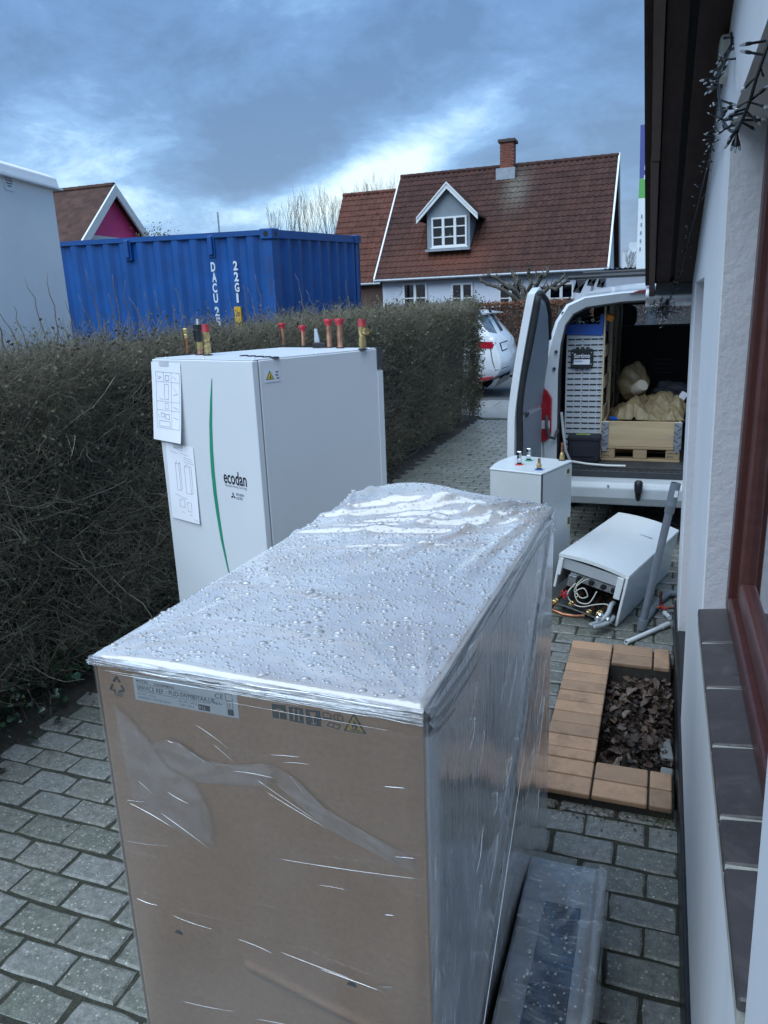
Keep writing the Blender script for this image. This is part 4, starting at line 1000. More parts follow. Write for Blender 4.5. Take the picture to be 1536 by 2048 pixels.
# instruction sheets taped to the front
def sheet_of(name, label, corners, lift, marks, big):
    C4 = [plane_hit(*q, unit, 1, -UY) for q in corners]
    m = world_of(unit); base = m @ Vector((C4[0].x, -UY, C4[2].z)); t = thing(name, label, 'paper', base, unit.rotation_euler)
    def at(u, v, off=0.):
        a = C4[0].lerp(C4[1], u); b_ = C4[3].lerp(C4[2], u); p = a.lerp(b_, v); k = lift*(v**1.6)*(.35+.65*u)+.002+off
        return Vector((p.x-C4[0].x, -k, p.z-C4[2].z))
    b = MB(); n = 14
    for s in (0, .0004):
        for j in range(n+1):
            for i in range(n+1): b.v.append(at(i/n, j/n, s))
    N = (n+1)**2
    for s in range(2):
        for j in range(n):
            for i in range(n): q = s*N+j*(n+1)+i; b.f.append((q, q+1, q+n+2, q+n+1)); b.mi.append(0)
    pg = b.build('page', PAPER, t, local=True, smooth='all')
    pr = MB()
    def seg(u0, v0, u1, v1, w=.0007):
        k = 5; pr.tube([at((u0+(u1-u0)*i/k), (v0+(v1-v0)*i/k), .0009) for i in range(k+1)], w, 4)
    for s in marks: seg(*s)
    pr.build('print', GREYINK, pg, local=True)
    MB().obox(at(.45, .012, .0015), (.06, .0006, .02)).build('tape', PM('clear_tape_'+name, (.55, .57, .60), .3), t, local=True)
    return t, at
def rect(u0, v0, u1, v1, w=.0006): return [(u0, v0, u1, v0, w), (u1, v0, u1, v1, w), (u1, v1, u0, v1, w), (u0, v1, u0, v0, w)]
mk = rect(.15, .12, .96, .83, .0005)+[(.15, .24, .96, .24, .0005), (.15, .49, .96, .49, .0005), (.15, .60, .96, .60, .0005), (.42, .12, .42, .24, .0005), (.68, .12, .68, .83, .0005)]
mk += rect(.44, .27, .58, .46)+rect(.48, .16, .60, .22, .0009)+rect(.30, .64, .42, .69, .0008)+rect(.46, .65, .60, .71, .0008)+rect(.45, .51, .56, .58)+rect(.24, .74, .62, .81)+[(.2, .17, .32, .19, .0009), (.22, .21, .34, .18, .0007), (.72, .3, .86, .36, .0006), (.74, .4, .9, .38, .0007), (.73, .17, .85, .2, .0007), (.25, .45, .4, .47, .0007), (.73, .55, .9, .57, .0009), (.74, .68, .9, .7, .0009), (.2, .66, .26, .72, .0007)]
sheet_of('instruction_sheet', 'white instruction sheet with drawings in boxes, lifting off the tall white unit', ((303, 723), (361, 727), (372, 886), (312, 877)), .022, mk, True)
for i in (0, 1): pass
mk2 = rect(.30, .25, .42, .60)+rect(.62, .27, .80, .62)+rect(.35, .72, .52, .82)+rect(.62, .74, .76, .86)+[(.3, .05, .62, .07, .0008), (.14, .1, .42, .12, .0006), (.5, .1, .8, .125, .0006), (.62, .15, .9, .165, .0006), (.62, .18, .94, .195, .0006), (.62, .21, .97, .225, .0006), (.2, .66, .6, .70, .0007), (.82, .95, .95, .965, .0008), (.4, .88, .5, .89, .0006), (.68, .9, .76, .905, .0009)]
mk2 += [(.30, .25, .36, .22, .0006), (.42, .25, .47, .23, .0006), (.47, .23, .47, .58, .0006), (.42, .6, .47, .58, .0006), (.62, .27, .72, .24, .0006), (.72, .24, .86, .26, .0006), (.86, .26, .86, .60, .0006), (.80, .62, .86, .6, .0006)]
sheet_of('instruction_sheet', 'white sheet with drawings of two tall cabinets, taped flat below another sheet', ((332, 884), (387, 895), (403, 1048), (347, 1034)), .006, mk2, False)

# ------------------------------------------------------------------ old tank
TKH = .83
tank = thing('old_water_tank', 'small grey-white metal water tank with four pipe fittings on top, behind the wrapped carton', 'water tank', (-.698, 4.406, 0), (0, 0, R(-17.2)))
tw, td = .329/2, .417/2
TANKM = PM('grey_white_steel', (.56, .585, .59), .30, var=.06, vscale=4, dirt=.12, dcol=(.35, .35, .33))
pf = [(tw, -td), (tw, td), (-tw-.06, td-.02)]+[(-tw-.06+.0-.018*math.sin(math.pi*i/6), td-.02-(2*td-.02)*i/6+0) for i in range(1, 6)]+[(-tw, -td)]
pf = [(tw, -td), (tw, td), (-tw-.05, td)]+[(-tw-.05*(1-(i/7)**1.6)-.02*math.sin(math.pi*i/7), td-2*td*i/7) for i in range(1, 7)]+[(-tw, -td)]
b = MB(); b.prism(pf, .0, TKH-.012, 'z'); b.build('casing', TANKM, tank, local=True, bevel=.004, seg=1)
b = MB(); b.prism([(x*1.012, y*1.012) for x, y in pf], TKH-.0115, TKH, 'z'); b.build('lid', TANKM, tank, local=True, bevel=.003, seg=1)
MB().box(tw-.002, tw+.003, -td-.001, -td+.012, .02, TKH-.004).build('edge_strip', DARKGREY, tank, local=True)
CREAM = PM('cream_insulation', (.62, .60, .42), .8, var=.15, vscale=30)
for (px, py, hh) in ((1135, 945, .055), (1136, 1044, .075)):
    p = plane_hit(px, py, tank, 0, tw)
    q = MB(); q.box(tw-.004, tw+.0015, p.y-.03, p.y+.03, p.z-hh/2, p.z+hh/2); o = q.build('grip_recess', CREAM, tank, local=True)
    MB().box(tw+.001, tw+.002, p.y-.010, p.y+.024, p.z-hh/2+.022, p.z+hh/2-.008).build('grip_hole', DARKGREY, o, local=True)
for (px, py, ty, kind) in ((1038.5, 929.5, 902, 'r'), (1057.5, 921.5, 896, 'g'), (1078, 939.5, 917, 'b'), (1124, 920.5, 885, 'c')):
    p = Vector(gz(px, py, TKH)); h = gy(px, ty, p.y)[2]-TKH
    col = {'r': (.55, .05, .05), 'g': (.03, .33, .18), 'b': (.03, .10, .38), 'c': (.04, .04, .045)}[kind]
    o = MB().lathe([(.024, 0), (.024, .003), (.017, .005)], (p.x, p.y, TKH+.0005), n=18).build('seal_ring', PM('seal_'+kind, col, .5), tank, smooth=True)
    MB().lathe([(.014, .004), (.014, h*.22), (.012, h*.23)], (p.x, p.y, TKH), n=8).build('collar', BLACK if kind != 'c' else BRASS, o)
    if kind in 'rg': MB().lathe([(.0165, h*.2), (.0165, h*.42), (.0135, h*.44), (.0135, h*.66), (.0145, h*.68), (.0145, h*.95), (.011, h)], (p.x, p.y, TKH), n=8).build('connector', CHROME, o)
    elif kind == 'b': MB().lathe([(.014, h*.2), (.015, h*.45), (.010, h*.5), (.012, h*.6), (.008, h*.62), (.008, h)], (p.x, p.y, TKH), n=8).build('connector', BRASS, o)
    else:
        MB().lathe([(.016, h*.05), (.016, h*.28), (.011, h*.30), (.013, h*.36), (.009, h*.45)], (p.x, p.y, TKH), n=8).build('connector', BRASS, o)
        MB().lathe([(.0085, h*.4), (.0085, h)], (p.x, p.y, TKH), n=12).build('pipe_stub', COPPERD, o, smooth=True)

# ------------------------------------------------------------------ dismantled wall boiler lying on the paving
boil = thing('gas_boiler', 'dismantled white boiler lying on its back with open end full of pipes and wires', 'boiler', (-.49, 4.13, .378))
boil.rotation_euler = (Matrix.Rotation(R(-15.5), 3, 'Z') @ Matrix.Rotation(R(10), 3, 'Y')).to_euler()
BW, BL, BD = .402, 1.0, .305
def bow(x): return .016*(1-((x-BW/2)/(BW/2))**2)
def cover(name, y0, y1, th, mat, lift=0.):
    b = MB(); n = 12
    for y in (y0, y1):
        for i in range(n+1): x = BW*i/n; b.v.append((x, y, bow(x)+lift))
        for i in range(n+1): x = BW*i/n; b.v.append((x, y, bow(x)+lift-th))
    N = 2*(n+1)
    for i in range(n):
        b.f += [(i, i+1, N+i+1, N+i), (n+1+i+1, n+1+i, N+n+1+i, N+n+1+i+1), (i+1, i, n+1+i, n+1+i+1), (N+i, N+i+1, N+n+1+i+1, N+n+1+i)]; b.mi += [0]*4
    b.f += [(0, N, N+n+1, n+1), (n, 2*n+1, N+2*n+1, N+n)]; b.mi += [0, 0]
    return b.build(name, mat, boil, local=True, smooth=True)
cover('cover', .268, BL, .05, WHITE2); cover('flap', 0.0, .265, .02, WHITE2, .0015)
MB().box(BW-.012, BW+.003, -.005, BL, -BD, -.004).build('side_panel', WHITE2, boil, local=True, bevel=.004)
MB().box(-.003, .012, .012, BL, -BD+.09, -.004).build('side_panel', WHITE2, boil, local=True, bevel=.004)
MB().box(.0, BW, BL-.012, BL-.001, -BD, -.052).build('end_panel', WHITE2, boil, local=True)
MB().box(.012, BW-.012, .30, BL-.013, -BD+.012, -.052).build('chamber', INTERIOR, boil, local=True)
MB().box(.0125, BW-.0125, .0, BL-.013, -BD, -BD+.010).build('back_plate', STEEL, boil, local=True)
MB().box(.012, BW-.012, .012, .03, -.085, -.022).build('control_strip', PM('grey_control_panel', (.42, .44, .46), .4, var=.1), boil, local=True, bevel=.004)
MB().box(.012, .030, -.004, .02, -.125, -.02).build('bracket', WHITE2, boil, local=True, bevel=.003)
MB().box(BW-.055, BW-.020, -.004, .02, -.150, -.02).build('bracket', WHITE2, boil, local=True, bevel=.003)
MB().box(.07, BW-.06, .05, .075, -.150, -.105).build('fan_strip', STEEL, boil, local=True)
for x in (.13, .20, .27, .33): MB().lathe([(.016, 0), (.016, .012), (.012, .016)], (x, .052, -.128), (0, -1, 0), 14).build('knob', BLACK, boil, local=True, smooth=True)
MB().box(.065, .115, .035, .05, -.19, -.118).build('relay_box', STEEL, boil, local=True, bevel=.004)
MB().box(.19, .26, .015, .028, -.052, -.030).build('rating_plate', PAPER, boil, local=True)
MB().prism(rrect(.235, .325, .655, .668, .004), .0135, .0150, 'z').build('badge', PM('grey_badge', (.30, .31, .33), .4), boil, local=True)
for (x, y0, z0, L_) in ((.05, .0, -.27, .10), (.15, .02, -.25, .09), (.25, .01, -.26, .12), (.31, .02, -.24, .10)):
    MB().tube([(x, .28, z0+.06), (x, .10, z0+.03), (x, y0, z0), (x, y0-L_*.4, z0)], .010, 10).build('pipe', COPPERD, boil, local=True, smooth=True)
for (x, y, z, r) in ((.05, -.02, -.27, .018), (.14, -.015, -.25, .014), (.25, -.02, -.26, .016), (.31, -.03, -.24, .019)):
    MB().lathe([(r*.8, 0), (r, .004), (r, .022), (r*.75, .024), (r*.9, .03), (r*.9, .045), (r*.6, .05)], (x, y, z), (0, -1, 0), 8).build('fitting', BRASS, boil, local=True)
MB().tube([(.05, -.05, -.275), (.05, -.10, -.285), (.06, -.13, -.287), (.14, -.14, -.283), (.20, -.12, -.277), (.24, -.09, -.27)], .010, 10).build('pipe', COPPERD, boil, local=True, smooth=True)
MB().ball((.32, -.07, -.245), .022, 10, 8).lathe([(.012, 0), (.016, .01), (.016, .03), (.011, .034)], (.32, -.09, -.245), (0, -1, 0), 8).lathe([(.010, 0), (.014, .012), (.014, .03)], (.34, -.07, -.245), (1, 0, 0), 8).build('ball_valve', CHROME, boil, local=True, smooth=True)
b = MB(); b.lathe([(.008, 0), (.008, .03)], (.085, -.02, -.245), (0, -.3, 1), 8)
for a in range(5): b.obox((.085+.018*math.cos(a*1.257), -.03+.0*a, -.215+.018*math.sin(a*1.257)), (.014, .012, .010), (0, -a*1.257, 0))
b.ball((.085, -.03, -.215), .012, 8, 6, (1, .6, 1)); b.build('red_handwheel', REDCAP, boil, local=True, bevel=.002)
WIREM = PM('cream_cable', (.55, .54, .46), .5, var=.05)
def curl(pts, r, name='cable', mat=WIREM):
    P = [Vector(p) for p in pts]; out = []
    for i in range(len(P)-1):
        a, b_, c1, d = P[max(i-1, 0)], P[i], P[i+1], P[min(i+2, len(P)-1)]
        for k in range(6):
            t = k/6; out.append(.5*((2*b_)+(c1-a)*t+(2*a-5*b_+4*c1-d)*t*t+(3*b_-a-3*c1+d)*t**3))
    out.append(P[-1]); MB().tube(out, r, 6).build(name, mat, boil, local=True, smooth='all')
curl([(.16, .05, -.10), (.13, .01, -.16), (.17, -.01, -.21), (.21, -.005, -.19), (.18, -.01, -.15), (.14, -.015, -.19), (.17, -.02, -.235), (.23, -.02, -.22), (.25, .01, -.15)], .0035)
curl([(.12, .02, -.15), (.10, -.02, -.21), (.14, -.03, -.25), (.20, -.035, -.25), (.27, -.03, -.21), (.33, -.02, -.19), (.35, -.025, -.22), (.34, -.02, -.25)], .0035)
curl([(.20, .04, -.09), (.16, .0, -.12), (.13, -.01, -.18), (.16, -.015, -.20), (.15, -.02, -.215)], .003)
HOSEM = PM('grey_hose', (.33, .36, .38), .45, var=.1)
curl([(.345, .05, -.20), (.348, -.01, -.19), (.352, -.05, -.225), (.335, -.10, -.262), (.305, -.17, -.270)], .014, 'hose', HOSEM)
curl([(.375, -.01, -.25), (.372, -.06, -.265), (.350, -.12, -.274), (.325, -.17, -.275)], .014, 'hose', HOSEM)
# loose pipes leaning and lying by the corner
lp = thing('grey_drain_pipe', 'long grey plastic drain pipe leaning from the paving against the house corner', 'pipe', (-.025, 4.03, 0))
A = Vector((-.028, 4.03, .02)); B = Vector(gy(1352, 966, 4.04)); d_ = (B-A).normalized()
MB().tube([A, A+(B-A)*.86], .020, 18).build('tube', GREYPVC, lp, smooth=True)
MB().tube([A+(B-A)*.80, A+(B-A)*.81, A+(B-A)*.845, A+(B-A)*.85, A+(B-A)*.86, A+(B-A)*.885, A+(B-A)*.89], [.021, .025, .025, .028, .028, .025, .0245], 18).ring(A+(B-A)*.885, B, .0255, .0215, 18).build('socket', GREYPVC, lp, smooth=True)
MB().tube([A-d_*.012, A+d_*.03, A+d_*.05, A+d_*.052], [.025, .026, .026, .021], 18).build('collar', GREYPVC, lp, smooth=True)
q = A+(B-A)*.935; MB().obox((q.x+.012, q.y-.0235, q.z), (.018, .002, .035), (.05, .12, .35)).build('label', PAPER, lp)
p2 = thing('grey_drain_pipe', 'short grey plastic pipe lying on the paving under the leaning pipe', 'pipe', (.02, 4.2, 0))
a, c_ = Vector(gz(1288, 1243, .02)), Vector(gz(1320, 1200, .02)); MB().tube([a, c_], .02, 16).build('tube', GREYPVC, p2, smooth=True)
MB().tube([c_, c_+Vector((.05, .12, .0)), c_+Vector((.20, .16, 0)), c_+Vector((.45, .18, 0))], .021, 16).build('bend', GREYPVC, p2, smooth=True)
p3 = thing('white_pipe', 'short white plastic pipe lying on the paving behind the planter', 'pipe', tuple(gz(1295, 1266, 0)))
a, c_ = Vector(gz(1252, 1285, .014)), Vector(gz(1326, 1253, .014)); dd = (c_-a).normalized()
PVCW = PM('white_pvc', (.66, .69, .70), .35, var=.05)
MB().ring(a, c_, .013, .010, 16).build('tube', PVCW, p3, smooth=True); MB().ring(c_-dd*.02, c_+dd*.05, .0155, .012, 16).build('socket', PVCW, p3, smooth=True)
v = thing('pipe_valve', 'old copper pipe piece with red handled valve lying by the house corner', 'valve', tuple(gz(1325, 1220, 0)))
q = Vector(gz(1328, 1222, .02)); MB().tube([q+Vector((-.05, .02, .01)), q+Vector((.14, .05, .012))], .009, 10).tube([q+Vector((-.02, .04, .0)), q+Vector((-.022, .04, .10))], .009, 10).build('pipe', COPPERD, v, smooth=True)
MB().lathe([(.014, 0), (.018, .01), (.018, .03), (.013, .04), (.016, .045), (.016, .07)], q+Vector((-.005, .02, 0)), (.4, -.85, 0), 8).build('body', STEEL, v)
MB().obox(q+Vector((-.005, -.005, .022)), (.02, .055, .010), (0, .2, .5)).build('lever', REDCAP, v, bevel=.003)
q2 = q+Vector((.03, -.09, -.003)); MB().lathe([(.013, 0), (.013, .05), (.017, .052), (.017, .075)], q2, (-.3, .9, 0), 12).build('plug', PVCW, v, smooth=True)

# small fixings on the painted casings
for (x, z) in ((UX+.001, 1.52), (UX+.001, .9)): MB().lathe([(.005, 0), (.004, .0015)], (x, UY-.018, z), (1, 0, 0), 8).build('screw', STEEL, unit, local=True)
for (x, y) in ((-.26, -.30), (.0, -.315), (.26, -.30), (.27, .0), (.27, .3), (-.27, .3)): MB().lathe([(.0045, 0), (.0035, .002)], (x, y, UH), (0, 0, 1), 8).build('screw', STEEL, unit, local=True)
for (x, y, z) in ((tw+.0005, .0, .62), (tw+.0005, -.17, .25)): MB().lathe([(.005, 0), (.004, .0015)], (x, y, z), (1, 0, 0), 8).build('screw', STEEL, tank, local=True)

# ------------------------------------------------------------------ clipped hedge
hedge = thing('privet_hedge', 'long clipped hedge of bare grey-brown twigs along the paving, next to the tall white unit', 'hedge', (-2.95, 6, 0))
def m_twig(name, a, b, c):
    t = NT(name); p = t.pos(); n = t.noise(p, 9, 4, .6); f = t.noise(p, 55, 2, .5)
    col = t.mix(t.ramp(n, [(.35, 0.), (.65, 1.)]), a, b); col = t.mix(t.ramp(f, [(.5, 0.), (.7, 1.)]), col, c)
    return t.done(t.prin(Base_Color=col, Roughness=.75))
TWIG = m_twig('hedge_twig', (.155, .138, .096), (.205, .183, .13), (.31, .275, .205))
TWIGB = m_twig('hedge_branch', (.13, .118, .088), (.175, .158, .12), (.26, .235, .19))
HLEAF = m_twig('hedge_leaf', (.065, .072, .036), (.095, .096, .05), (.13, .115, .066))
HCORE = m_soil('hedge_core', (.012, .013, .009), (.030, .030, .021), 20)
HZ = lambda y: 1.61+.026*(y-2.5)
def hx_face(y): return np.interp(y, [-1, 2, 11.7], [XH0+.02, XH0, XH1])
HB = 1.0                                              # depth
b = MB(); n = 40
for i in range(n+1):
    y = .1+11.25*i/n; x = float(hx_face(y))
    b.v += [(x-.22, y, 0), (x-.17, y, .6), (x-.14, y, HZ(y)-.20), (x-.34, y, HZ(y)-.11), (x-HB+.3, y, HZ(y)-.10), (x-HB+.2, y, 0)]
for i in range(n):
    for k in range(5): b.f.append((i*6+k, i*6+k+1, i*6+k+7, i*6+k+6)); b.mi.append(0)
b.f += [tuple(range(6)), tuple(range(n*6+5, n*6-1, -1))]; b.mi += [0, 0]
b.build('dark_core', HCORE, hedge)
parts = []; parts_b = []; leaves = []
def scatter(n, y0, y1, zlo, zhi, depth, dirm, ln, r, npt, wob, out, zp=1., grav=0.):
    y = rng.uniform(y0, y1, n); top = 1.61+.026*(y-2.5); z = zlo+(np.minimum(zhi, top)-zlo)*rng.uniform(0, 1, n)**zp
    bul = .03*np.sin(y*2.1+z*2)+.03*np.sin(y*5.3-z*4)-.05*np.clip((.35-z)/.35, 0, 1)-.10*np.clip((z-(top-.12))/.12, 0, 1)**2
    x = hx_face(y)+bul-rng.uniform(0, 1, n)**1.5*depth-ln.mean()*.35
    d = np.array(dirm)+rng.normal(0, .55, (n, 3)); V, Fq, P = twigs(np.stack([x, y, z], 1), d, ln, r, npt, wob, grav); out.append((V, Fq)); return P
def L(n, a, b_): return rng.uniform(a, b_, n)
# near part: dense, individually visible
for (y0, y1, n, sc) in ((.6, 3.2, 15000, 1.0), (3.2, 6.0, 9500, 1.25), (6.0, 11.6, 11000, 1.8)):
    P = scatter(n, y0, y1, .10, 1.72, .16, (.75, .05, .55), L(n, .07, .20)*(1+.1*sc), L(n, .0009, .0019)*sc, 4, .42, parts)
    e = P[:, -1]; k = rng.random(len(e)) < (.10+.22*np.clip((e[:, 2]-.7)/.8, 0, 1)); leaves.append(leafquads(e[k], rng.uniform(.006, .013, k.sum())*sc))
    m = int(n*.42)
    P = scatter(m, y0, y1, 1.1, 1.75, .10, (.35, .02, .9), L(m, .07, .18)*(1+.1*sc), L(m, .0009, .0017)*sc, 4, .32, parts, .55)
    e = P[:, 1:].reshape(-1, 3); k = rng.random(len(e)) < .14; leaves.append(leafquads(e[k], rng.uniform(.006, .012, k.sum())*sc))
    m = int(n*.36)                                    # tips on the clipped top
    y = rng.uniform(y0, y1, m); x = hx_face(y)-.07-rng.uniform(0, .85, m); z = 1.61+.026*(y-2.5)-.13+rng.normal(0, .02, m)
    V, Fq, P = twigs(np.stack([x, y, z], 1), np.array([.1, 0, 1.])+rng.normal(0, .35, (m, 3)), L(m, .09, .15), L(m, .0009, .0017)*sc, 4, .2); parts.append((V, Fq))
    e = P[:, 2:].reshape(-1, 3); k = rng.random(len(e)) < .07; leaves.append(leafquads(e[k], rng.uniform(.006, .012, k.sum())*sc))
# longer wandering branches, mostly in the bare lower half
for (y0, y1, n) in ((.7, 3.4, 1200), (3.4, 7, 500), (7, 11.5, 240)):
    scatter(n, y0, y1, .02, 1.25, .12, (.22, .0, .85), L(n, .25, .62), L(n, .0026, .0058), 8, .30, parts_b, 1.25, .02)
    m = n//2; scatter(m, y0, y1, .15, 1.3, .05, (.35, .25, .25), L(m, .18, .45), L(m, .0018, .0036), 7, .45, parts_b, 1.0)
# rounded far end
m = 3500; a = rng.uniform(-.3, math.pi/2+.2, m); z = rng.uniform(.1, 1.82, m); rr = .34
x = -3.02+rr*np.cos(a); y = 11.42+rr*np.sin(a)
V, Fq, P = twigs(np.stack([x-.05, y-.05, z], 1), np.stack([np.cos(a), np.sin(a), np.full(m, .4)], 1)+rng.normal(0, .5, (m, 3)), L(m, .08, .22), L(m, .0018, .003), 4, .35); parts.append((V, Fq)); leaves.append(leafquads(P[:, -1], rng.uniform(.012, .024, m)))
tag(raw_obj('twigs', *join(parts), TWIG, hedge), kind='stuff'); tag(raw_obj('branches', *join(parts_b), TWIGB, hedge), kind='stuff'); tag(raw_obj('small_leaves', *join(leaves), HLEAF, hedge), kind='stuff')
# long unclipped shoots that stand above the back of the hedge
SHOOT = m_twig('dry_shoot', (.10, .075, .055), (.15, .115, .085), (.20, .16, .12))
shs = [(8, 668, -20, 590), (60, 668, 25, 612), (100, 664, 48, 555), (118, 664, 92, 545), (140, 660, 118, 640), (212, 656, 172, 540), (238, 655, 215, 588), (245, 655, 228, 548), (265, 655, 247, 560), (300, 652, 262, 595), (308, 652, 290, 585), (330, 650, 312, 580), (375, 648, 350, 575), (195, 658, 160, 590), (352, 650, 345, 610), (500, 640, 485, 570), (520, 636, 497, 575), (528, 634, 512, 548), (470, 640, 455, 590), (560, 630, 548, 560), (618, 622, 590, 548), (640, 620, 612, 580), (700, 612, 690, 560), (430, 642, 410, 600), (285, 655, 275, 615), (40, 668, 0, 620), (155, 660, 128, 600)]
for (x0, y0, x1, y1) in shs:
    X = -2.75-rnd.uniform(0, .45); a = Vector(gx(x0, y0+8, X)); 
    q = Vector(gy(x1, y1, a.y+rnd.uniform(-.05, .05))); a.z -= .12
    n = 7; P = [a.lerp(q, i/n)+Vector((rnd.gauss(0, .006), rnd.gauss(0, .006), 0))*(i > 0)+Vector((.0, 0, .02*math.sin(math.pi*i/n))) for i in range(n+1)]
    MB().tube(P, [.0046-.0034*i/n for i in range(n+1)], 5).build('shoot', SHOOT, hedge, smooth='all')
# fine fuzz of tips on the skyline near the far end
# ivy and fallen leaves at the foot
IVY = PM('ivy_leaf', (.018, .050, .022), .35, var=.5, vscale=30)
ivy = thing('ivy', 'dark green ivy creeping over the soil at the foot of the hedge', 'ivy', (-2.5, 1.9, 0))
def ivy_leaves(n, size, y0, y1):
    V, Fs, o = [], [], 0; pat = np.array([(0, 0), (.25, -.75), (.6, -.45), (1.25, 0), (.6, .45), (.25, .75), (-.15, .5), (-.15, -.5)])
    for i in range(n):
        y = rng.uniform(y0, y1); x = float(hx_face(y))-.16+abs(rng.normal(0, .09)); z = .03+abs(rng.normal(0, .09))+max(0, (float(hx_face(y))-x))*.7
        s = rng.uniform(*size); E = np.array(Euler((rng.normal(0, .6), rng.normal(.5, .6), rng.uniform(0, 6.28))).to_matrix())
        P = np.column_stack([pat*s, -.25*s*np.abs(pat[:, 1])]) @ E.T+np.array([x, y, z]); V.append(P)
        for k in (1, 2, 3, 4, 5, 6): Fs.append((o, o+k, o+k+1))
        Fs.append((o, o+7, o+1)); o += 8
    return np.concatenate(V), np.array(Fs)
tag(raw_obj('ivy_leaves', *ivy_leaves(900, (.010, .024), 1.0, 4.6), IVY, ivy), kind='stuff')
tag(raw_obj('ivy_climbing', *ivy_leaves(120, (.016, .034), 1.6, 2.9), IVY, ivy), kind='stuff')
for i in range(46):
    y = rnd.uniform(1.1, 8.5); o = bpy.data.objects.new('leaf', rnd.choice(lms)); o.location = (float(hx_face(y))+rnd.gauss(-.02, .06)+.03, y, .018); o.rotation_euler = (rnd.gauss(0, .3), rnd.gauss(0, .3), rnd.uniform(0, 6))
    o.location = Vector(o.location)-ivy.location; link(o, ivy)

# crumbs of leaf, moss and grit caught in the joints and along the planter
n = 420; dx_ = np.concatenate([rng.uniform(-2.45, .1, 170), rng.uniform(-.40, .12, 160), rng.uniform(-2.52, -2.2, 90)]); dy_ = np.concatenate([rng.uniform(1.2, 7, 170), 2.39+rng.normal(0, .025, 160), rng.uniform(1.2, 6, 90)])
tag(raw_obj('leaf_debris', *leafquads(np.stack([dx_, dy_, np.full(n, .004)], 1), rng.uniform(.0025, .009, n), np.tile([[0, 0, 1.]], (n, 1)), .6), LEAFB[0]), kind='stuff')
gb = rng.uniform(0, 1, (26, 1)); m = 26
V, Fq, P = twigs(np.stack([.075+rng.normal(0, .03, m), 2.40+rng.normal(0, .012, m), np.zeros(m)], 1), np.array([.1, -.3, 1.])+rng.normal(0, .5, (m, 3)), L(m, .03, .09), L(m, .0007, .0012), 5, .2, -.12)
tag(raw_obj('grass_tuft', V, Fq, PM('thin_grass', (.10, .13, .04), .6)), kind='stuff')

# ------------------------------------------------------------------ white van
VP = PM('van_paint', (.60, .62, .64), .30, var=.05, vscale=2, coat=.35, dirt=.16, dcol=(.28, .27, .25))
VPD = PM('van_inner_paint', (.52, .54, .56), .4, var=.08, vscale=3, dirt=.2, dcol=(.2, .2, .19))
VGREY = PM('van_grey_trim', (.17, .18, .19), .5, var=.12, vscale=5)
VPANEL = PM('door_lining', (.24, .27, .31), .5, var=.07, vscale=4)
VDARK = PM('van_lining_dark', (.030, .032, .036), .6, var=.3, vscale=5)
van = thing('delivery_van', 'white delivery van with rear doors open showing shelving and a pallet crate', 'van', (.10, 8.0, 0))
YV, XC = 5.75, .10
def mir(P): return P+[(2*XC-x, z) for x, z in reversed(P)]
outer = mir([(-.84, .46), (-.86, .90), (-.852, 1.24), (-.815, 1.46), (-.765, 1.62), (-.69, 1.735), (-.57, 1.785), (-.30, 1.808), (XC-.02, 1.815)])
inner = mir([(-.722, .545), (-.724, .9), (-.726, 1.25), (-.712, 1.46), (-.684, 1.59), (-.630, 1.665), (-.54, 1.71), (-.30, 1.738), (XC-.02, 1.748)])
n = len(outer)
def vsec(P, y, k=1., dz=0.): return [(XC+(x-XC)*k, y, z+dz*(z > 1.4)) for x, z in P]
b = MB(); secs = [vsec(outer, YV, .965, -.01), vsec(outer, YV+.03, .99), vsec(outer, YV+.12), vsec(outer, 6.6, 1., .05), vsec(outer, 7.6, 1., .085), vsec(outer, 8.45, 1., .08)]
for s in secs: b.v += s
for j in range(len(secs)-1):
    for i in range(n-1): b.f.append((j*n+i, j*n+i+1, (j+1)*n+i+1, (j+1)*n+i)); b.mi.append(0)
b.build('body', VP, van, smooth=True)
b = MB(); b.v += vsec(outer, YV, .965, -.01)+[(x, YV+.035, z) for x, z in inner]+[(x, YV+.10, z) for x, z in inner]
for i in range(n-1):
    b.f += [(i, i+1, n+i+1, n+i), (n+i, n+i+1, 2*n+i+1, 2*n+i)]; b.mi += [0, 0]
b.build('rear_frame', VPD, van, smooth=True)
b = MB(); b.tube([(x, YV+.045, z) for x, z in inner], .014, 8); b.build('door_seal', RUBBER, van, smooth='all')
for (px, py) in ((1126, 627), (1112, 704), (1108, 738)):
    p = gy(px, py, YV); MB().lathe([(.013, 0), (.013, .006), (.007, .006), (.006, .002)], (p[0], YV+.012, p[2]), (0, -1, 0), 12).build('buffer', DARKGREY, van)
# load bay
YB = 8.30
b = MB(); b.box(-.75, -.735, YV+.10, YB, .50, 1.70); b.box(.935, .95, YV+.10, YB, .50, 1.70); b.box(-.70, .90, YV+.10, YB, 1.745, 1.76); b.build('bay_lining', VDARK, van)
MB().box(-.80, 1.00, YV+.03, YB, .49, .545).build('load_floor', VDARK, van, bevel=.004)
b = MB(); b.box(-.70, .90, YB, YB+.03, .545, 1.50); b.box(-.70, .90, YB, YB+.03, 1.70, 1.76); b.box(-.70, -.52, YB, YB+.03, 1.50, 1.70); b.box(.72, .90, YB, YB+.03, 1.50, 1.70); b.build('bulkhead', VDARK, van)
for i in range(4): MB().obox((.02, YB-.003, 1.02+i*.045), (.22, .006, .012)).build('vent_louvre', VGREY, van, bevel=.002)
MB().box(-.52, .72, YB-.004, YB-.001, 1.485, 1.50).build('bulkhead_rail', VGREY, van)
for x in (-.42, .42):
    MB().prism(rrect(x-.14, x+.14, 1.48, 1.70, .07), YB+.28, YB+.38, 'y').build('headrest', BLACK, van, bevel=.02)
    MB().box(x-.25, x+.25, YB+.15, YB+.45, .7, 1.46).build('seat', BLACK, van, bevel=.05)
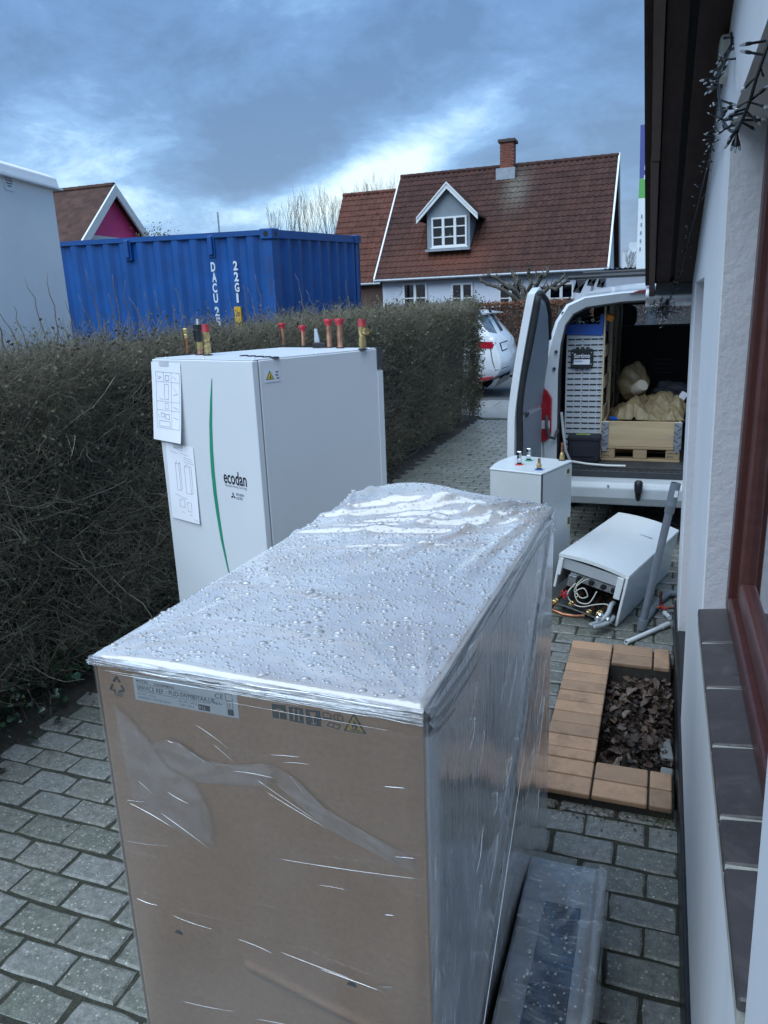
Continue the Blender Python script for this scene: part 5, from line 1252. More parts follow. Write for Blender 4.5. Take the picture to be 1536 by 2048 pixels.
# cab
b = MB(); b.box(XC-.88, XC+.88, 8.46, 9.9, .42, 1.18); b.box(XC-.84, XC+.84, 9.9, 10.55, .42, 1.05); b.build('cab', VP, van, bevel=.06, seg=3)
b = MB(); rf = [(x, z) for x, z in outer if z > 1.6]; b.v += [(x, 8.45, z+.08) for x, z in rf]+[(XC+(x-XC)*.95, 9.0, z+.03) for x, z in rf]; k = len(rf)
for i in range(k-1): b.f.append((i, i+1, k+i+1, k+i)); b.mi.append(0)
b.build('cab_roof', VP, van, smooth=True)
for s in (-1, 1):
    MB().tube([(XC+s*.72, 9.0, 1.76), (XC+s*.82, 9.75, 1.16)], .035, 6).build('pillar', VP, van)
    MB().add([(XC+s*.80, 8.5, 1.66), (XC+s*.74, 9.0, 1.70), (XC+s*.85, 9.6, 1.19), (XC+s*.87, 8.5, 1.19)], [(0, 1, 2, 3)]).build('side_window', DARKGLASS, van)
MB().add([(XC-.70, 9.0, 1.76), (XC+.70, 9.0, 1.76), (XC+.80, 9.75, 1.17), (XC-.80, 9.75, 1.17)], [(0, 1, 2, 3)]).build('windscreen', GLASS, van)
for (x, y) in ((-.74, 6.75), (.94, 6.75), (-.74, 9.75), (.94, 9.75)):
    w = MB().lathe([(.20, -.10), (.30, -.10), (.325, -.06), (.325, .06), (.30, .10), (.20, .10)], (x, y, .31), (1, 0, 0), 28).build('wheel', RUBBER, van, smooth=True)
    MB().lathe([(.05, -.104), (.20, -.095), (.20, .095), (.05, .104)], (x, y, .31), (1, 0, 0), 20).build('rim', STEEL, w, smooth=True)
MB().box(-.62, .82, 5.9, 10.3, .22, .42).build('underbody', BLACK, van)
# bumper and step
b = MB(); pb = [(5.585, .30), (5.56, .36), (5.562, .43), (5.585, .468), (5.66, .478), (5.78, .478), (5.78, .30)]
b.prism(pb, XC-.90, XC+.90, 'x'); b.build('bumper', PM('bumper_paint', (.42, .45, .47), .38, var=.08, dirt=.2, dcol=(.2, .2, .19)), van, bevel=.008)
MB().box(XC-.80, XC+.80, 5.70, 5.81, .4785, .53).build('door_sill', VDARK, van, bevel=.006)
b = MB()
for i in range(36):
    x = -.66+i*.044; b.box(x, x+.026, 5.705, 5.80, .5302, .5345)
b.build('tread', RUBBER, van)
p = gy(1277, 972, 5.53); MB().lathe([(.024, -.04), (.03, 0), (.03, .035), (.02, .05)], (p[0], 5.52, p[2]-.01)).tube([(p[0], 5.52, p[2]-.05), (p[0], 5.60, p[2]-.13), (p[0], 5.8, p[2]-.15)], .02, 8).build('tow_hitch', BLACK, van, smooth=True)
MB().ball((gy(1217, 957, 5.56)[0], 5.558, .447), .009, 8, 6).build('sensor', CHROME, van)
RLENS = NT('red_lens'); RLENS = RLENS.done(RLENS.prin(Base_Color=(.30, .008, .016), Roughness=.12, Coat_Weight=.6))
b = MB(); tl = [(-.853, 1.165), (-.80, 1.115), (-.765, 1.06), (-.765, .80), (-.79, .74), (-.853, .72)]
b.prism(tl, YV-.03, YV+.10, 'y'); o = b.build('tail_light', RLENS, van, bevel=.012, seg=2)
MB().box(-.846, -.775, YV-.034, YV-.02, .83, .895).build('reverse_lens', PM('clear_lens', (.55, .50, .50), .15, coat=.5), o, bevel=.006)
b = MB(); b.prism([(2*XC-x, z) for x, z in tl], YV-.03, YV+.10, 'y'); b.build('tail_light', RLENS, van, bevel=.012, seg=2)
MB().prism([(-.25, 1.792), (-.18, 1.815), (.10, 1.832), (.45, 1.832), (.50, 1.80), (.1, 1.79)], YV-.012, YV+.12, 'y').build('brake_light', PM('dark_red_lens', (.10, .012, .02), .2, coat=.5), van, bevel=.004)
for yb, zb in ((6.02, 1.925), (7.1, 1.99), (8.1, 1.99)):
    o = MB().prism(rrect(yb-.035, yb+.035, zb-.014, zb+.014, .012), -.70, .90, 'x').build('roof_bar', BLACK, van)
    for s in (-1, 1):
        x = XC+s*.70; MB().prism([(x-.045, zb-.012), (x+.045, zb-.012), (x+s*.05, zb-.10), (x+s*.02, zb-.105)], yb-.03, yb+.03, 'y').build('bar_foot', BLACK, o, bevel=.006)
# left rear door, swung open towards the viewer
door_y0, door_y1 = 4.985, 5.735
def dxs(z, y=5.06): return -.855+max(0, z-1.0)**1.3*.16-.065*(5.735-y)/.75
prof = [(door_y1, .50), (door_y0+.03, .50), (door_y0, .56), (door_y0, 1.80), (door_y0+.02, 1.845), (door_y0+.10, 1.85), (door_y0+.33, 1.80), (door_y0+.50, 1.72), (door_y0+.63, 1.60), (door_y1-.02, 1.44), (door_y1, 1.25)]
zs = sorted(set([.50, .56, .8, 1.05, 1.25, 1.44, 1.6, 1.72, 1.80, 1.85]))
def door_shell(name, inset, xa, xb, mat, prof=prof, bev=0., parent=van):
    """curved leaf: rows in z, columns in y between the edges of the outline"""
    zs_ = [p[1] for p in prof]; z0, z1 = min(zs_), max(zs_); nr, nc = 34, 8; b = MB()
    def span(z):
        xs_ = []
        for i in range(len(prof)):
            (ya, za), (yb, zb) = prof[i], prof[(i+1) % len(prof)]
            if (za-z)*(zb-z) <= 0 and za != zb: xs_.append(ya+(yb-ya)*(z-za)/(zb-za))
        return min(xs_), max(xs_)
    for xo_ in (xa, xb):
        for r_ in range(nr+1):
            z = z0+1e-4+(z1-z0-2e-4)*r_/nr; ya, yb = span(z)
            for c_ in range(nc+1): y = ya+(yb-ya)*c_/nc; b.v.append((dxs(z, y)+xo_, y, z))
    N = (nr+1)*(nc+1); ix = lambda s_, r_, c_: s_*N+r_*(nc+1)+c_
    for r_ in range(nr):
        for c_ in range(nc):
            b.f += [(ix(0, r_, c_), ix(0, r_, c_+1), ix(0, r_+1, c_+1), ix(0, r_+1, c_)), (ix(1, r_, c_), ix(1, r_+1, c_), ix(1, r_+1, c_+1), ix(1, r_, c_+1))]
        for c_ in (0, nc): b.f.append((ix(0, r_, c_), ix(0, r_+1, c_), ix(1, r_+1, c_), ix(1, r_, c_)))
    for c_ in range(nc):
        for r_ in (0, nr): b.f.append((ix(0, r_, c_), ix(0, r_, c_+1), ix(1, r_, c_+1), ix(1, r_, c_)))
    b.mi = [0]*len(b.f)
    return b.build(name, mat, parent, smooth=True)
dr = door_shell('rear_door', 0., -.035, .012, VP, bev=.006)
MB().tube([(dxs(z)+.018+.004*math.sin(z*9), door_y0+.050+(.03*math.sin((z-.5)*5) if z < 1.1 else 0), z) for z in np.linspace(.52, 1.80, 30)], .030, 8).build('seal', RUBBER, dr, smooth='all')
MB().tube([(dxs(z_, door_y0+y_)+.018, door_y0+y_, z_) for y_, z_ in ((.06, 1.80), (.14, 1.815), (.36, 1.765), (.52, 1.67), (.65, 1.5))], .017, 8).build('seal', RUBBER, dr, smooth='all')
up_p = [(door_y1-.03, 1.03), (door_y0+.115, 1.03), (door_y0+.105, 1.70), (door_y0+.20, 1.755), (door_y0+.34, 1.72), (door_y0+.48, 1.64), (door_y0+.60, 1.53), (door_y1-.03, 1.35)]
door_shell('upper_lining', 0., .012, .022, VPANEL, up_p, .004, dr)
lo_p = [(door_y1-.03, .54), (door_y0+.18, .54), (door_y0+.15, .99), (door_y1-.03, .99)]
door_shell('lower_lining', 0., .012, .024, VPANEL, lo_p, .004, dr)
MB().obox((dxs(1.04, door_y0+.27)+.026, door_y0+.27, 1.005), (.012, .10, .022)).build('grab_slot', BLACK, dr, bevel=.004)
p = gx(1036, 880, dxs(.75)+.02); b = MB(); b.obox((dxs(.72)+.019, door_y0+.125, .735), (.008, .018, .11)); b.obox((dxs(.72)+.019, door_y0+.105, .785), (.008, .05, .018)); b.build('latch', BLACK, dr, bevel=.004)
for z in (.70, .82): MB().ball((dxs(z)+.016, door_y0+.10, z), .008, 8, 6).build('bolt', DARKGREY, dr)
for z in (.80, 1.36):
    MB().obox((-.835, 5.755, z), (.05, .07, .05)).build('hinge', VPD, dr, bevel=.006)
b = MB(); b.box(XC+.945, XC+.985, 4.98, 5.735, .5, 1.8); b.build('rear_door', VP, van, bevel=.01)
# cable loom at the hinge
MB().tube([(-.80, 5.72, .93), (-.79, 5.66, .86), (-.77, 5.66, .78), (-.74, 5.72, .76), (-.72, 5.76, .82)], .012, 8).build('loom', DARKGREY, van, smooth=True)

# ---- shelving in the van
ALU = PM('aluminium_shelf', (.44, .46, .49), .42, var=.1, vscale=10, dirt=.2, dcol=(.22, .22, .22))
ALUW = PM('pale_wood_racking', (.50, .40, .26), .42, var=.12, vscale=8)
rack = thing('van_shelving', 'perforated grey metal shelving unit standing inside the open white van', 'shelving', (-.57, 6.7, .545))
YP = 6.0
XL, XR = -.70, -.428
MB().box(XL, XR, YP, YP+.012, .60, 1.51).build('end_panel', ALU, rack, bevel=.003)
MB().box(XR-.002, XR+.012, YP-.006, YP+.05, .56, 1.72).build('upright', ALUW, rack, bevel=.004)
for yy in (6.55, 7.2, 7.9): MB().box(XR-.002, XR+.030, yy, yy+.09, .56, 1.72).build('upright', ALUW, rack, bevel=.004)
slotm = MB().box(-.024, .024, -.001, .001, -.0055, .0055).mesh('slot', BLACK)
dotm = MB().box(-.003, .003, -.001, .001, -.003, .003).mesh('hole', BLACK)
for r_ in range(21):
    z = 1.475-r_*.0425
    for k in range(5):
        x = XL+.038+k*.0545+(.0 if k < 2 else .006)
        if -.648 < x < -.50 and 1.27 < z < 1.43: continue
        o = bpy.data.objects.new('slot', slotm); o.location = Vector((x, YP-.0005, z))-rack.location; link(o, rack)
for x in (XL+.125, XR-.018):
    for r_ in range(40):
        o = bpy.data.objects.new('hole', dotm); o.location = Vector((x+.002, YP-.0005, 1.48-r_*.0213))-rack.location; link(o, rack)
for z in (.62, .88, 1.12, 1.36):
    o = MB().box(XL+.01, XR+.006, YP+.05, 8.1, z, z+.012).build('shelf', ALUW, rack)
    MB().box(XR+.002, XR+.016, YP+.055, 8.1, z-.02, z+.065).build('shelf_lip', ALUW, o)
for (y0, y1, z0, z1, mt, lb) in ((6.08, 6.30, .94, 1.06, 'k', 'black storage bin on the second van shelf, next to the perforated panel'), (6.34, 6.58, .94, 1.08, 'g', 'dark grey storage bin on the second van shelf behind a black bin'), (6.10, 6.36, 1.18, 1.31, 'g', 'dark grey storage bin on the third van shelf, next to the perforated panel'), (6.4, 6.6, 1.18, 1.30, 'k', 'black storage bin on the third van shelf behind a grey bin'), (6.08, 6.5, 1.42, 1.55, 'g', 'long dark grey bin on the top van shelf under the blue bin'), (6.1, 6.5, .70, .84, 'w', 'white box on the lowest van shelf behind the black tool bag')):
    tag(MB().box(XL+.05, XR-.01, y0, y1, z0-.048, z1-.048).build('storage_bin', {'k': BLACK, 'g': DARKGREY, 'w': PAPER}[mt], bevel=.01), lb, 'bin', 'bins on the van shelves')
MB().obox((XR+.035, 6.05, 1.63), (.06, .05, .05), (.3, .4, .2)).build('strap_buckle', PM('orange_plastic', (.75, .24, .02), .45), rack, bevel=.01)
MB().tube([(XR+.02, 6.03, 1.68), (XR+.03, 6.03, 1.655), (XR+.01, 6.1, 1.66)], .008, 6).build('strap', BLACK, rack)
# shelf maker's case fixed on the panel
P = [gy(*q, YP-.02) for q in ((1142, 698), (1187, 698), (1187, 735), (1141, 736))]
x0, x1, z0, z1 = P[3][0], P[1][0], P[3][2], P[0][2]
cs = thing('control_box', 'black plastic case with white lettering fixed on the perforated van shelving', 'case', ((x0+x1)/2, YP-.02, (z0+z1)/2))
MB().prism(rrect(x0, x1, z0, z1, .018), YP-.024, YP-.002, 'y').build('case', BLACK, cs, bevel=.003)
for k in range(3):
    for zz in (z0-.004, z1+.004): MB().prism(rrect(x0+.035+k*.038, x0+.06+k*.038, zz-.008, zz+.008, .004), YP-.022, YP-.003, 'y').build('lug', BLACK, cs)
for (u, v) in ((.08, .2), (.92, .2), (.08, .8), (.92, .8)): MB().lathe([(.005, 0), (.004, .003)], (x0+(x1-x0)*u, YP-.024, z0+(z1-z0)*v), (0, -1, 0), 8).build('screw', STEEL, cs)
LTRW = PM('white_letter_print', (.72, .74, .78), .5, var=.04); LTRB = PM('blue_letter_print', (.03, .06, .20), .5, var=.05)
t_ = text_obj('Sortimo', 1., LTRW, cs, (0, 0, 0), (1, 0, 0), (0, 0, 1), 'lettering', offset=.02); fit_text(t_, x0+(x1-x0)*.14-cs.location.x, z0+(z1-z0)*.52-cs.location.z, (x1-x0)*.72, (z1-z0)*.24, -.0048)
MB().box(x0+(x1-x0)*.14, x0+(x1-x0)*.86, YP-.0255, YP-.0235, z0+(z1-z0)*.18, z0+(z1-z0)*.45).build('label', LTRW, cs)
t_ = text_obj('Sortimo', 1., LTRB, cs, (0, 0, 0), (1, 0, 0), (0, 0, 1), 'lettering', offset=.01); fit_text(t_, x0+(x1-x0)*.17-cs.location.x, z0+(z1-z0)*.31-cs.location.z, (x1-x0)*.36, (z1-z0)*.11, -.0062)
# blue bin with pipe ends on top of the shelving
BLUEP = PM('blue_plastic', (.008, .075, .36), .35, var=.1, vscale=6)
bb = thing('blue_bin', 'blue plastic bin of pipe offcuts on top of the van shelving', 'bin', (-.57, 6.2, 1.51))
MB().prism([(-.705, 1.512), (-.435, 1.502), (-.428, 1.655), (-.455, 1.66), (-.462, 1.585), (-.712, 1.592)], YP-.015, YP+.0, 'y').build('front', BLUEP, bb, bevel=.004)
b = MB(); b.box(-.715, -.432, YP+.001, 6.9, 1.513, 1.525); b.box(-.445, -.432, YP+.001, 6.9, 1.526, 1.66); b.box(-.715, -.702, YP+.001, 6.9, 1.526, 1.60); b.build('tray', BLUEP, bb)
MB().prism(rrect(-.665, -.50, 1.535, 1.541, .002), YP-.018, YP-.0145, 'y').build('rib', BLUEP, bb)
for i, (px, py, r_) in enumerate(((1164, 647, .020), (1173, 644, .014), (1178, 652, .017), (1157, 645, .013), (1168, 654, .012), (1138, 648, .013), (1146, 647, .013), (1151, 650, .010), (1186, 640, .012), (1160, 638, .012))):
    p = gy(px, py, YP+.03); c_ = thing('pipe_offcut', ('dull steel', 'grey plastic', 'shiny chromed')[i % 3]+' pipe offcut lying in the blue bin in the van', 'pipe', (p[0], YP+.03, p[2]), group=('steel', 'plastic', 'chromed')[i % 3]+' pipe offcuts in the blue bin')
    MB().ring((p[0], YP+.01, p[2]), (p[0]+rnd.uniform(-.02, .02), YP+.9, p[2]+.02), r_*.9, r_*.72, 12).build('tube', [STEEL, GREYPVC, CHROME][i % 3], c_, smooth=True)
# tool bag
bag = thing('tool_bag', 'square black fabric tool bag on the van floor beside the pallet crate', 'bag', (-.535, 5.98, .545))
FAB = PM('black_fabric', (.010, .012, .020), .8, var=.35, vscale=30, bump=.4, bscale=300)
MB().box(-.655, -.418, 5.86, 6.10-.105, .548, .752).build('body', FAB, bag, bevel=.022, seg=3); MB().box(-.66, -.413, 5.855, 5.998, .715, .762).build('lid', FAB, bag, bevel=.016, seg=3)
MB().prism([(-.60, 5.90), (-.545, 5.915), (-.49, 5.895), (-.495, 5.935), (-.55, 5.945), (-.60, 5.93)], .7625, .7635, 'z').build('print', PM('lime_print', (.30, .45, .05), .6), bag)
MB().prism(rrect(-.62, -.45, .60, .69, .012), 5.852, 5.8605, 'y').build('pocket', FAB, bag, bevel=.003)
# pallet collar on half pallet
PINE = m_wood('pale_pine_board', (.36, .26, .15), (.46, .35, .21), .6, .6, 0); PINE2 = m_wood('worn_pine_block', (.26, .18, .10), (.36, .26, .15), .65, .8, 0)
pal = thing('half_pallet', 'small wooden pallet on the van floor under the wooden crate', 'pallet', (-.125, 6.3, .546))
X0, X1 = -.412, .158
for yy in (6.0, 6.33, 6.66):
    for x in (X0, (X0+X1)/2-.05, X1-.10): MB().box(x, x+.10, yy, yy+.10, .566, .640).build('block', PINE2, pal, bevel=.004, seg=1)
    MB().box(X0-.003, X1+.003, yy, yy+.10, .546, .5655).build('bottom_board', PINE2, pal, bevel=.003, seg=1)
for k in range(5): MB().box(X0-.003, X1+.003, 6.0-.004+k*.165, 6.10+k*.165, .6405, .660).build('deck_board', PINE2, pal, bevel=.003, seg=1)
for x in (X0+.012, X1-.09):
    for zz in (.618, .592): text_obj('IPPC' if zz > .6 else 'EPAL', .020, INK, pal, Vector((x, 5.9985, zz-.010))-pal.location, (1, 0, 0), (0, 0, 1), 'stamp', sx=1.2)
col = thing('pallet_collar', 'open pine crate with galvanised corner hinges standing on the small pallet', 'crate', (-.125, 6.3, .661))
b = MB(); b.box(X0+.006, X1-.006, 6.0, 6.02, .661, .855); b.build('front_board', PINE, col, bevel=.003, seg=1)
MB().box(X0, X0+.02, 6.021, 6.78, .661, .855).build('side_board', PINE, col, bevel=.003, seg=1); MB().box(X1-.02, X1, 6.021, 6.78, .661, .855).build('side_board', PINE, col, bevel=.003, seg=1); MB().box(X0, X1, 6.781, 6.80, .661, .855).build('back_board', PINE2, col, bevel=.003, seg=1)
for (xa, s) in ((X0-.006, 1), (X1-.06+.012, 1)):
    o = MB().box(xa, xa+.055, 5.992, 5.9995, .645, .852).build('hinge_plate', STEEL, col, bevel=.002, seg=1)
    for k in range(6): MB().obox((xa+.014+.025*(k % 2), 5.990, .83-k*.030), (.030, .004, .006), (0, .6*(-1)**k, 0)).build('hinge_slot', DARKGREY, o)
    MB().box(xa+.008, xa+.042, 5.990, 5.998, .622, .648).build('hinge_foot', STEEL, o)
text_obj('DK-00', .018, GREYINK, col, Vector((.065, 5.9985, .735))-col.location, (1, 0, 0), (0, 0, 1), 'stamp'); text_obj('HT  KD', .014, GREYINK, col, Vector((.065, 5.9985, .712))-col.location, (1, 0, 0), (0, 0, 1), 'stamp')
def m_bag():
    t = NT('yellow_plastic_bag'); p = t.pos(); n = t.noise(p, 30, 6, .6, .5); nb = t.bump(n, .8, .012)
    pr = t.prin(Base_Color=(.36, .28, .16), Roughness=.25, Normal=nb); tr = t.add('ShaderNodeBsdfTransparent', {'Color': (.62, .52, .34)})
    m = t.add('ShaderNodeMixShader', {0: .58}); t.l.new(tr.outputs[0], m.inputs[1]); t.l.new(pr.outputs[0], m.inputs[2]); return t.done(m)
BAGM = m_bag()
def lump(name, c, r, seed, mat, parent, amp=.22, seg=36, rings=24):
    seg, rings = 64, 44; b = MB().ball((0, 0, 0), 1., seg, rings); q = random.Random(seed); ph = [q.uniform(0, 6) for _ in range(9)]; V = []
    for v in b.v:
        v = Vector(v); k = 1+amp*(math.sin(v.x*4+ph[0])*math.sin(v.y*5+ph[1])+.6*math.sin(v.z*7+ph[2]+v.x*3)+.45*math.sin(v.x*11+v.y*9+ph[3])*math.sin(v.z*10+ph[4])+.3*abs(math.sin(v.x*17+v.z*13+ph[5]))-.28*abs(math.sin(v.x*9-v.y*12+v.z*8+ph[6]))-.18*abs(math.sin(v.x*23+v.y*19-v.z*21+ph[7])))
        V.append((c[0]+v.x*r[0]*k, c[1]+v.y*r[1]*k, max(c[2]+v.z*r[2]*k, c[2]-r[2]*.8)))
    b.v = V; return b.build(name, mat, parent, smooth='all')
def drape(name, ext, zb, parent, seed):
    """loose sheet of film lying over lumpy contents, with sharp folds"""
    q = random.Random(seed); x0, x1, y0, y1 = ext; n, m = 90, 80; b = MB(); W = [(q.uniform(0, 3.14), q.uniform(14, 46), q.uniform(0, 6), q.uniform(.004, .016)) for _ in range(9)]
    M_ = [(-.20, 6.22, .11, .13, .13), (.02, 6.30, .16, .15, .17), (.12, 6.25, .10, .14, .13), (-.08, 6.45, .2, .12, .12)]
    for j in range(m+1):
        for i in range(n+1):
            u, v = i/n, j/m; x = x0+(x1-x0)*u+.02*math.sin(v*9+seed); y = y0+(y1-y0)*v+.03*math.sin(u*7)
            z = zb+max(h*math.exp(-((x-cx)/sx)**2-((y-cy)/sy)**2) for cx, cy, sx, sy, h in M_)
            for a, f_, p_, am in W: z += am*(1-abs(math.sin((x*math.cos(a)+y*math.sin(a))*f_+p_+1.5*math.sin(x*9+y*7))))**2
            e = min(u, 1-u, v, 1-v); z -= .05*max(0, .12-e)/.12*(1 if v < .3 else .4)
            b.v.append((x, y, max(z, zb-.002+.003*math.sin(i*j))))
    for j in range(m):
        for i in range(n): b.f.append((j*(n+1)+i, j*(n+1)+i+1, (j+1)*(n+1)+i+1, (j+1)*(n+1)+i)); b.mi.append(0)
    return b.build(name, BAGM, parent, smooth='all')
pb1 = thing('plastic_bag', 'crumpled translucent yellow plastic bag lying across the pine crate', 'plastic bag', (-.02, 6.3, .87)); drape('bag', (-.34, .19, 6.04, 6.62), .862, pb1, 4)
pb2 = thing('plastic_bag', 'upright yellow plastic bag with white rolls behind the pine crate', 'plastic bag', (-.22, 6.6, .87)); lump('bag', (-.22, 6.66, 1.08), (.13, .12, .17), 5, BAGM, pb2, .085)
MB().lathe([(.045, 0), (.05, .01), (.05, .10), (.045, .11)], (-.20, 6.48, 1.04), (.5, -.6, .4), 14).build('roll', PM('cream_cloth', (.58, .52, .42), .8, var=.15, vscale=30), pb2, smooth=True)
sk = thing('black_holdall', 'black cloth roll lying in the pine crate under the yellow bag', 'cloth', (-.05, 6.2, .8)); lump('cloth', (-.02, 6.20, .835), (.22, .15, .045), 12, FAB, sk, .12); lump('cloth', (.10, 6.5, 1.02), (.16, .12, .09), 14, FAB, sk, .15)
MB().obox((-.335, 6.06, .868), (.055, .04, .02), (.3, .2, .5)).build('blue_tag', BLUEP, col, bevel=.004)
MB().obox((.150, 6.4, .98), (.05, .03, .12), (.1, .5, .3)).build('label', PAPER, sk, bevel=.004)
hs = tag(MB().tube([(-.64, 5.80, .575), (-.5, 5.78, .560), (-.36, 5.775, .553), (-.22, 5.79, .551)], .0095, 10).build('white_hose', PM('white_hose', (.60, .60, .58), .4), smooth=True), 'thin white hose lying along the sill of the van floor', 'hose')
MB().tube([(-.70, 5.79, .95), (-.68, 5.77, .80), (-.66, 5.78, .66), (-.63, 5.80, .58)], .010, 8).build('cable', PM('pale_cable', (.45, .46, .47), .4), van, smooth=True)

# ------------------------------------------------------------------ parked white car across the pavement
CARP = PM('white_car_paint', (.70, .72, .74), .14, var=.02, coat=.6, rvar=.02)
car = thing('parked_car', 'white hatchback car parked on the street behind the end of the hedge', 'car', (-5.0, 16.0, -.073))
prf = [(-3.05, .33), (-2.94, .40), (-2.895, .52), (-2.885, .66), (-2.93, .80), (-2.985, .93), (-3.015, 1.06), (-3.17, 1.25), (-3.36, 1.47), (-3.40, 1.56), (-3.31, 1.615), (-3.55, 1.67), (-4.2, 1.705), (-4.9, 1.69), (-5.35, 1.60), (-5.95, 1.16), (-6.6, 1.06), (-7.05, .92), (-7.22, .70), (-7.2, .40), (-7.0, .27), (-5, .24), (-3.2, .27)]
CY, HW = 16.02, .92
def hw(z): return HW-.03*max(0, .5-z)*2-.28*max(0, z-1.0)**1.15
b = MB(); m = 15; N = len(prf)
for j in range(m):
    s = -1+2*j/(m-1); a = math.sin(s*math.pi/2)
    for (x, z) in prf:
        k = abs(a)**6; w = hw(z); x2 = x
        if x > -3.6: x2 = x-.16*abs(a)**3.5-.0*k
        if x < -6.2: x2 = x+.3*abs(a)**3
        zz = z-.05*k*(z > 1.5)
        b.v.append((x2, CY+a*w, zz))
for j in range(m-1):
    for i in range(N): b.f.append((j*N+i, j*N+(i+1) % N, (j+1)*N+(i+1) % N, (j+1)*N+i)); b.mi.append(0)
b.f += [tuple(range(N-1, -1, -1)), tuple(range((m-1)*N, m*N))]; b.mi += [0, 0]
from mathutils.bvhtree import BVHTree
car_bvh = BVHTree.FromPolygons([Vector(v) for v in b.v], [list(f) for f in b.f])
b.build('body', CARP, car, smooth='all')
def chit(px, py, off=.005):
    """point on the car's skin under a photo pixel"""
    d = Vector(ray(px, py)).normalized(); h_, n_, i_, t_ = car_bvh.ray_cast(Vector(CAMP), d)
    if h_ is None: h_ = Vector(gy(px, py, CY-.85)); n_ = Vector((0, -1, 0))
    if n_.dot(d) > 0: n_ = -n_
    return h_+n_*off
def cpatch(name, quad, mat, off=.005, n=6, parent=car, th=.012):
    """panel that follows the body: quad of pixels, clockwise from top left"""
    b = MB(); A_, B_, C_, D_ = [Vector(q) for q in quad]
    for s_ in (off, off-th):
        for j in range(n+1):
            for i in range(n+1):
                p = A_.lerp(B_, i/n).lerp(D_.lerp(C_, i/n), j/n); b.v.append(tuple(chit(p.x, p.y, s_)))
    N_ = (n+1)**2; ix = lambda s_, j, i: s_*N_+j*(n+1)+i
    for j in range(n):
        for i in range(n): b.f += [(ix(0, j, i), ix(0, j, i+1), ix(0, j+1, i+1), ix(0, j+1, i)), (ix(1, j, i), ix(1, j+1, i), ix(1, j+1, i+1), ix(1, j, i+1))]
        for i in (0, n): b.f.append((ix(0, j, i), ix(0, j+1, i), ix(1, j+1, i), ix(1, j, i)))
    for i in range(n):
        for j in (0, n): b.f.append((ix(0, j, i), ix(0, j, i+1), ix(1, j, i+1), ix(1, j, i)))
    b.mi = [0]*len(b.f); return b.build(name, mat, parent, smooth=True)
CGL = PM('grey_car_glass', (.10, .12, .14), .08, var=.1, coat=.8); CLEAR = PM('car_clear_lens', (.62, .62, .64), .12, coat=.5)
cpatch('side_window', ((950, 622), (972, 624), (994, 667), (950, 660)), CGL)
cpatch('rear_window', ((975, 617), (981, 619), (1006, 660), (1001, 663)), BLACK)
o = cpatch('tail_light', ((955, 683), (991, 684), (985, 697), (955, 697)), RLENS, .010)
cpatch('clear_lens', ((955, 671), (992, 674), (991, 684), (955, 683.5)), CLEAR, .010, parent=o)
cpatch('reflector', ((955, 757), (987, 752.5), (983, 760), (955, 764)), RLENS, .008)
o = cpatch('plate_recess', ((998.5, 686), (1015, 680), (1015, 698), (1004, 703)), BLACK, .004, 5)
cpatch('number_plate', ((1001.5, 687), (1014.5, 683), (1014.5, 696), (1005, 700)), PAPER, .009, 4, o)
cpatch('diffuser', ((1003, 751), (1020, 741), (1019, 757), (986, 777)), DARKGREY, .008)
for q_ in (((980, 697), (982, 697), (985.5, 722), (984, 722)), ((984, 722), (985.5, 722), (992, 742), (990.5, 742)), ((990.5, 740.5), (1018, 732), (1018, 733.2), (990.5, 742))): cpatch('seam', q_, DARKGREY, .003, 4)
MB().tube([(-3.1, CY-.1, .30), (-2.86, CY-.1, .30), (-2.70, CY-.1, .30)], .022, 8).ball((-2.80, CY-.1, .34), .035, 8, 6).build('tow_bar', BLACK, car, smooth=True)
MB().prism([(-3.27, 1.60), (-3.42, 1.635), (-3.42, 1.61), (-3.30, 1.585)], CY-.58, CY+.58, 'y').build('spoiler', CARP, car, bevel=.006)
MB().add([(-5.42, CY-.55, 1.575), (-5.42, CY+.55, 1.575), (-5.9, CY+.65, 1.20), (-5.9, CY-.65, 1.20)], [(0, 1, 2, 3)]).build('windscreen', DARKGLASS, car)
for x in (-3.85, -6.35):
    for y in (CY-.80, CY+.80):
        w = MB().lathe([(.20, -.11), (.31, -.11), (.34, -.06), (.34, .06), (.31, .11), (.20, .11)], (x, y, .267), (0, 1, 0), 24).build('wheel', RUBBER, car, smooth=True)
        MB().lathe([(.05, -.113), (.21, -.10), (.21, .10), (.05, .113)], (x, y, .267), (0, 1, 0), 16).build('rim', STEEL, w, smooth=True)

# ------------------------------------------------------------------ beech hedge over the road
BEECH = m_twig('beech_leaf', (.13, .055, .030), (.20, .085, .045), (.26, .125, .07))
bh = thing('beech_hedge', 'low copper-brown beech hedge in front of the white house across the road', 'hedge', (-3, 31.2, 0))
MB().box(-22, 8, 31.0, 31.75, 0, 1.66).build('core', PM('beech_core', (.035, .020, .014), .9, var=.4, vscale=3), bh)
n = 26000; x = rng.uniform(-11, 4, n); z = rng.uniform(.05, 1.86, n); y = 30.93+np.abs(rng.normal(0, .10, n))+.05*np.sin(x*3); tp = rng.random(n) < .25; y[tp] = rng.uniform(30.9, 31.8, tp.sum()); z[tp] = 1.78+rng.normal(0, .05, tp.sum())
tag(raw_obj('leaves', *leafquads(np.stack([x, y, z], 1), rng.uniform(.030, .055, n)), BEECH, bh), kind='stuff')
m = 2500; V, Fq, P = twigs(np.stack([rng.uniform(-11, 4, m), rng.uniform(30.9, 31.2, m), rng.uniform(.1, 1.75, m)], 1), np.array([0, -.4, .8])+rng.normal(0, .5, (m, 3)), L(m, .15, .4), L(m, .004, .008), 4, .3)
tag(raw_obj('twigs', V, Fq, TWIG, bh), kind='stuff')

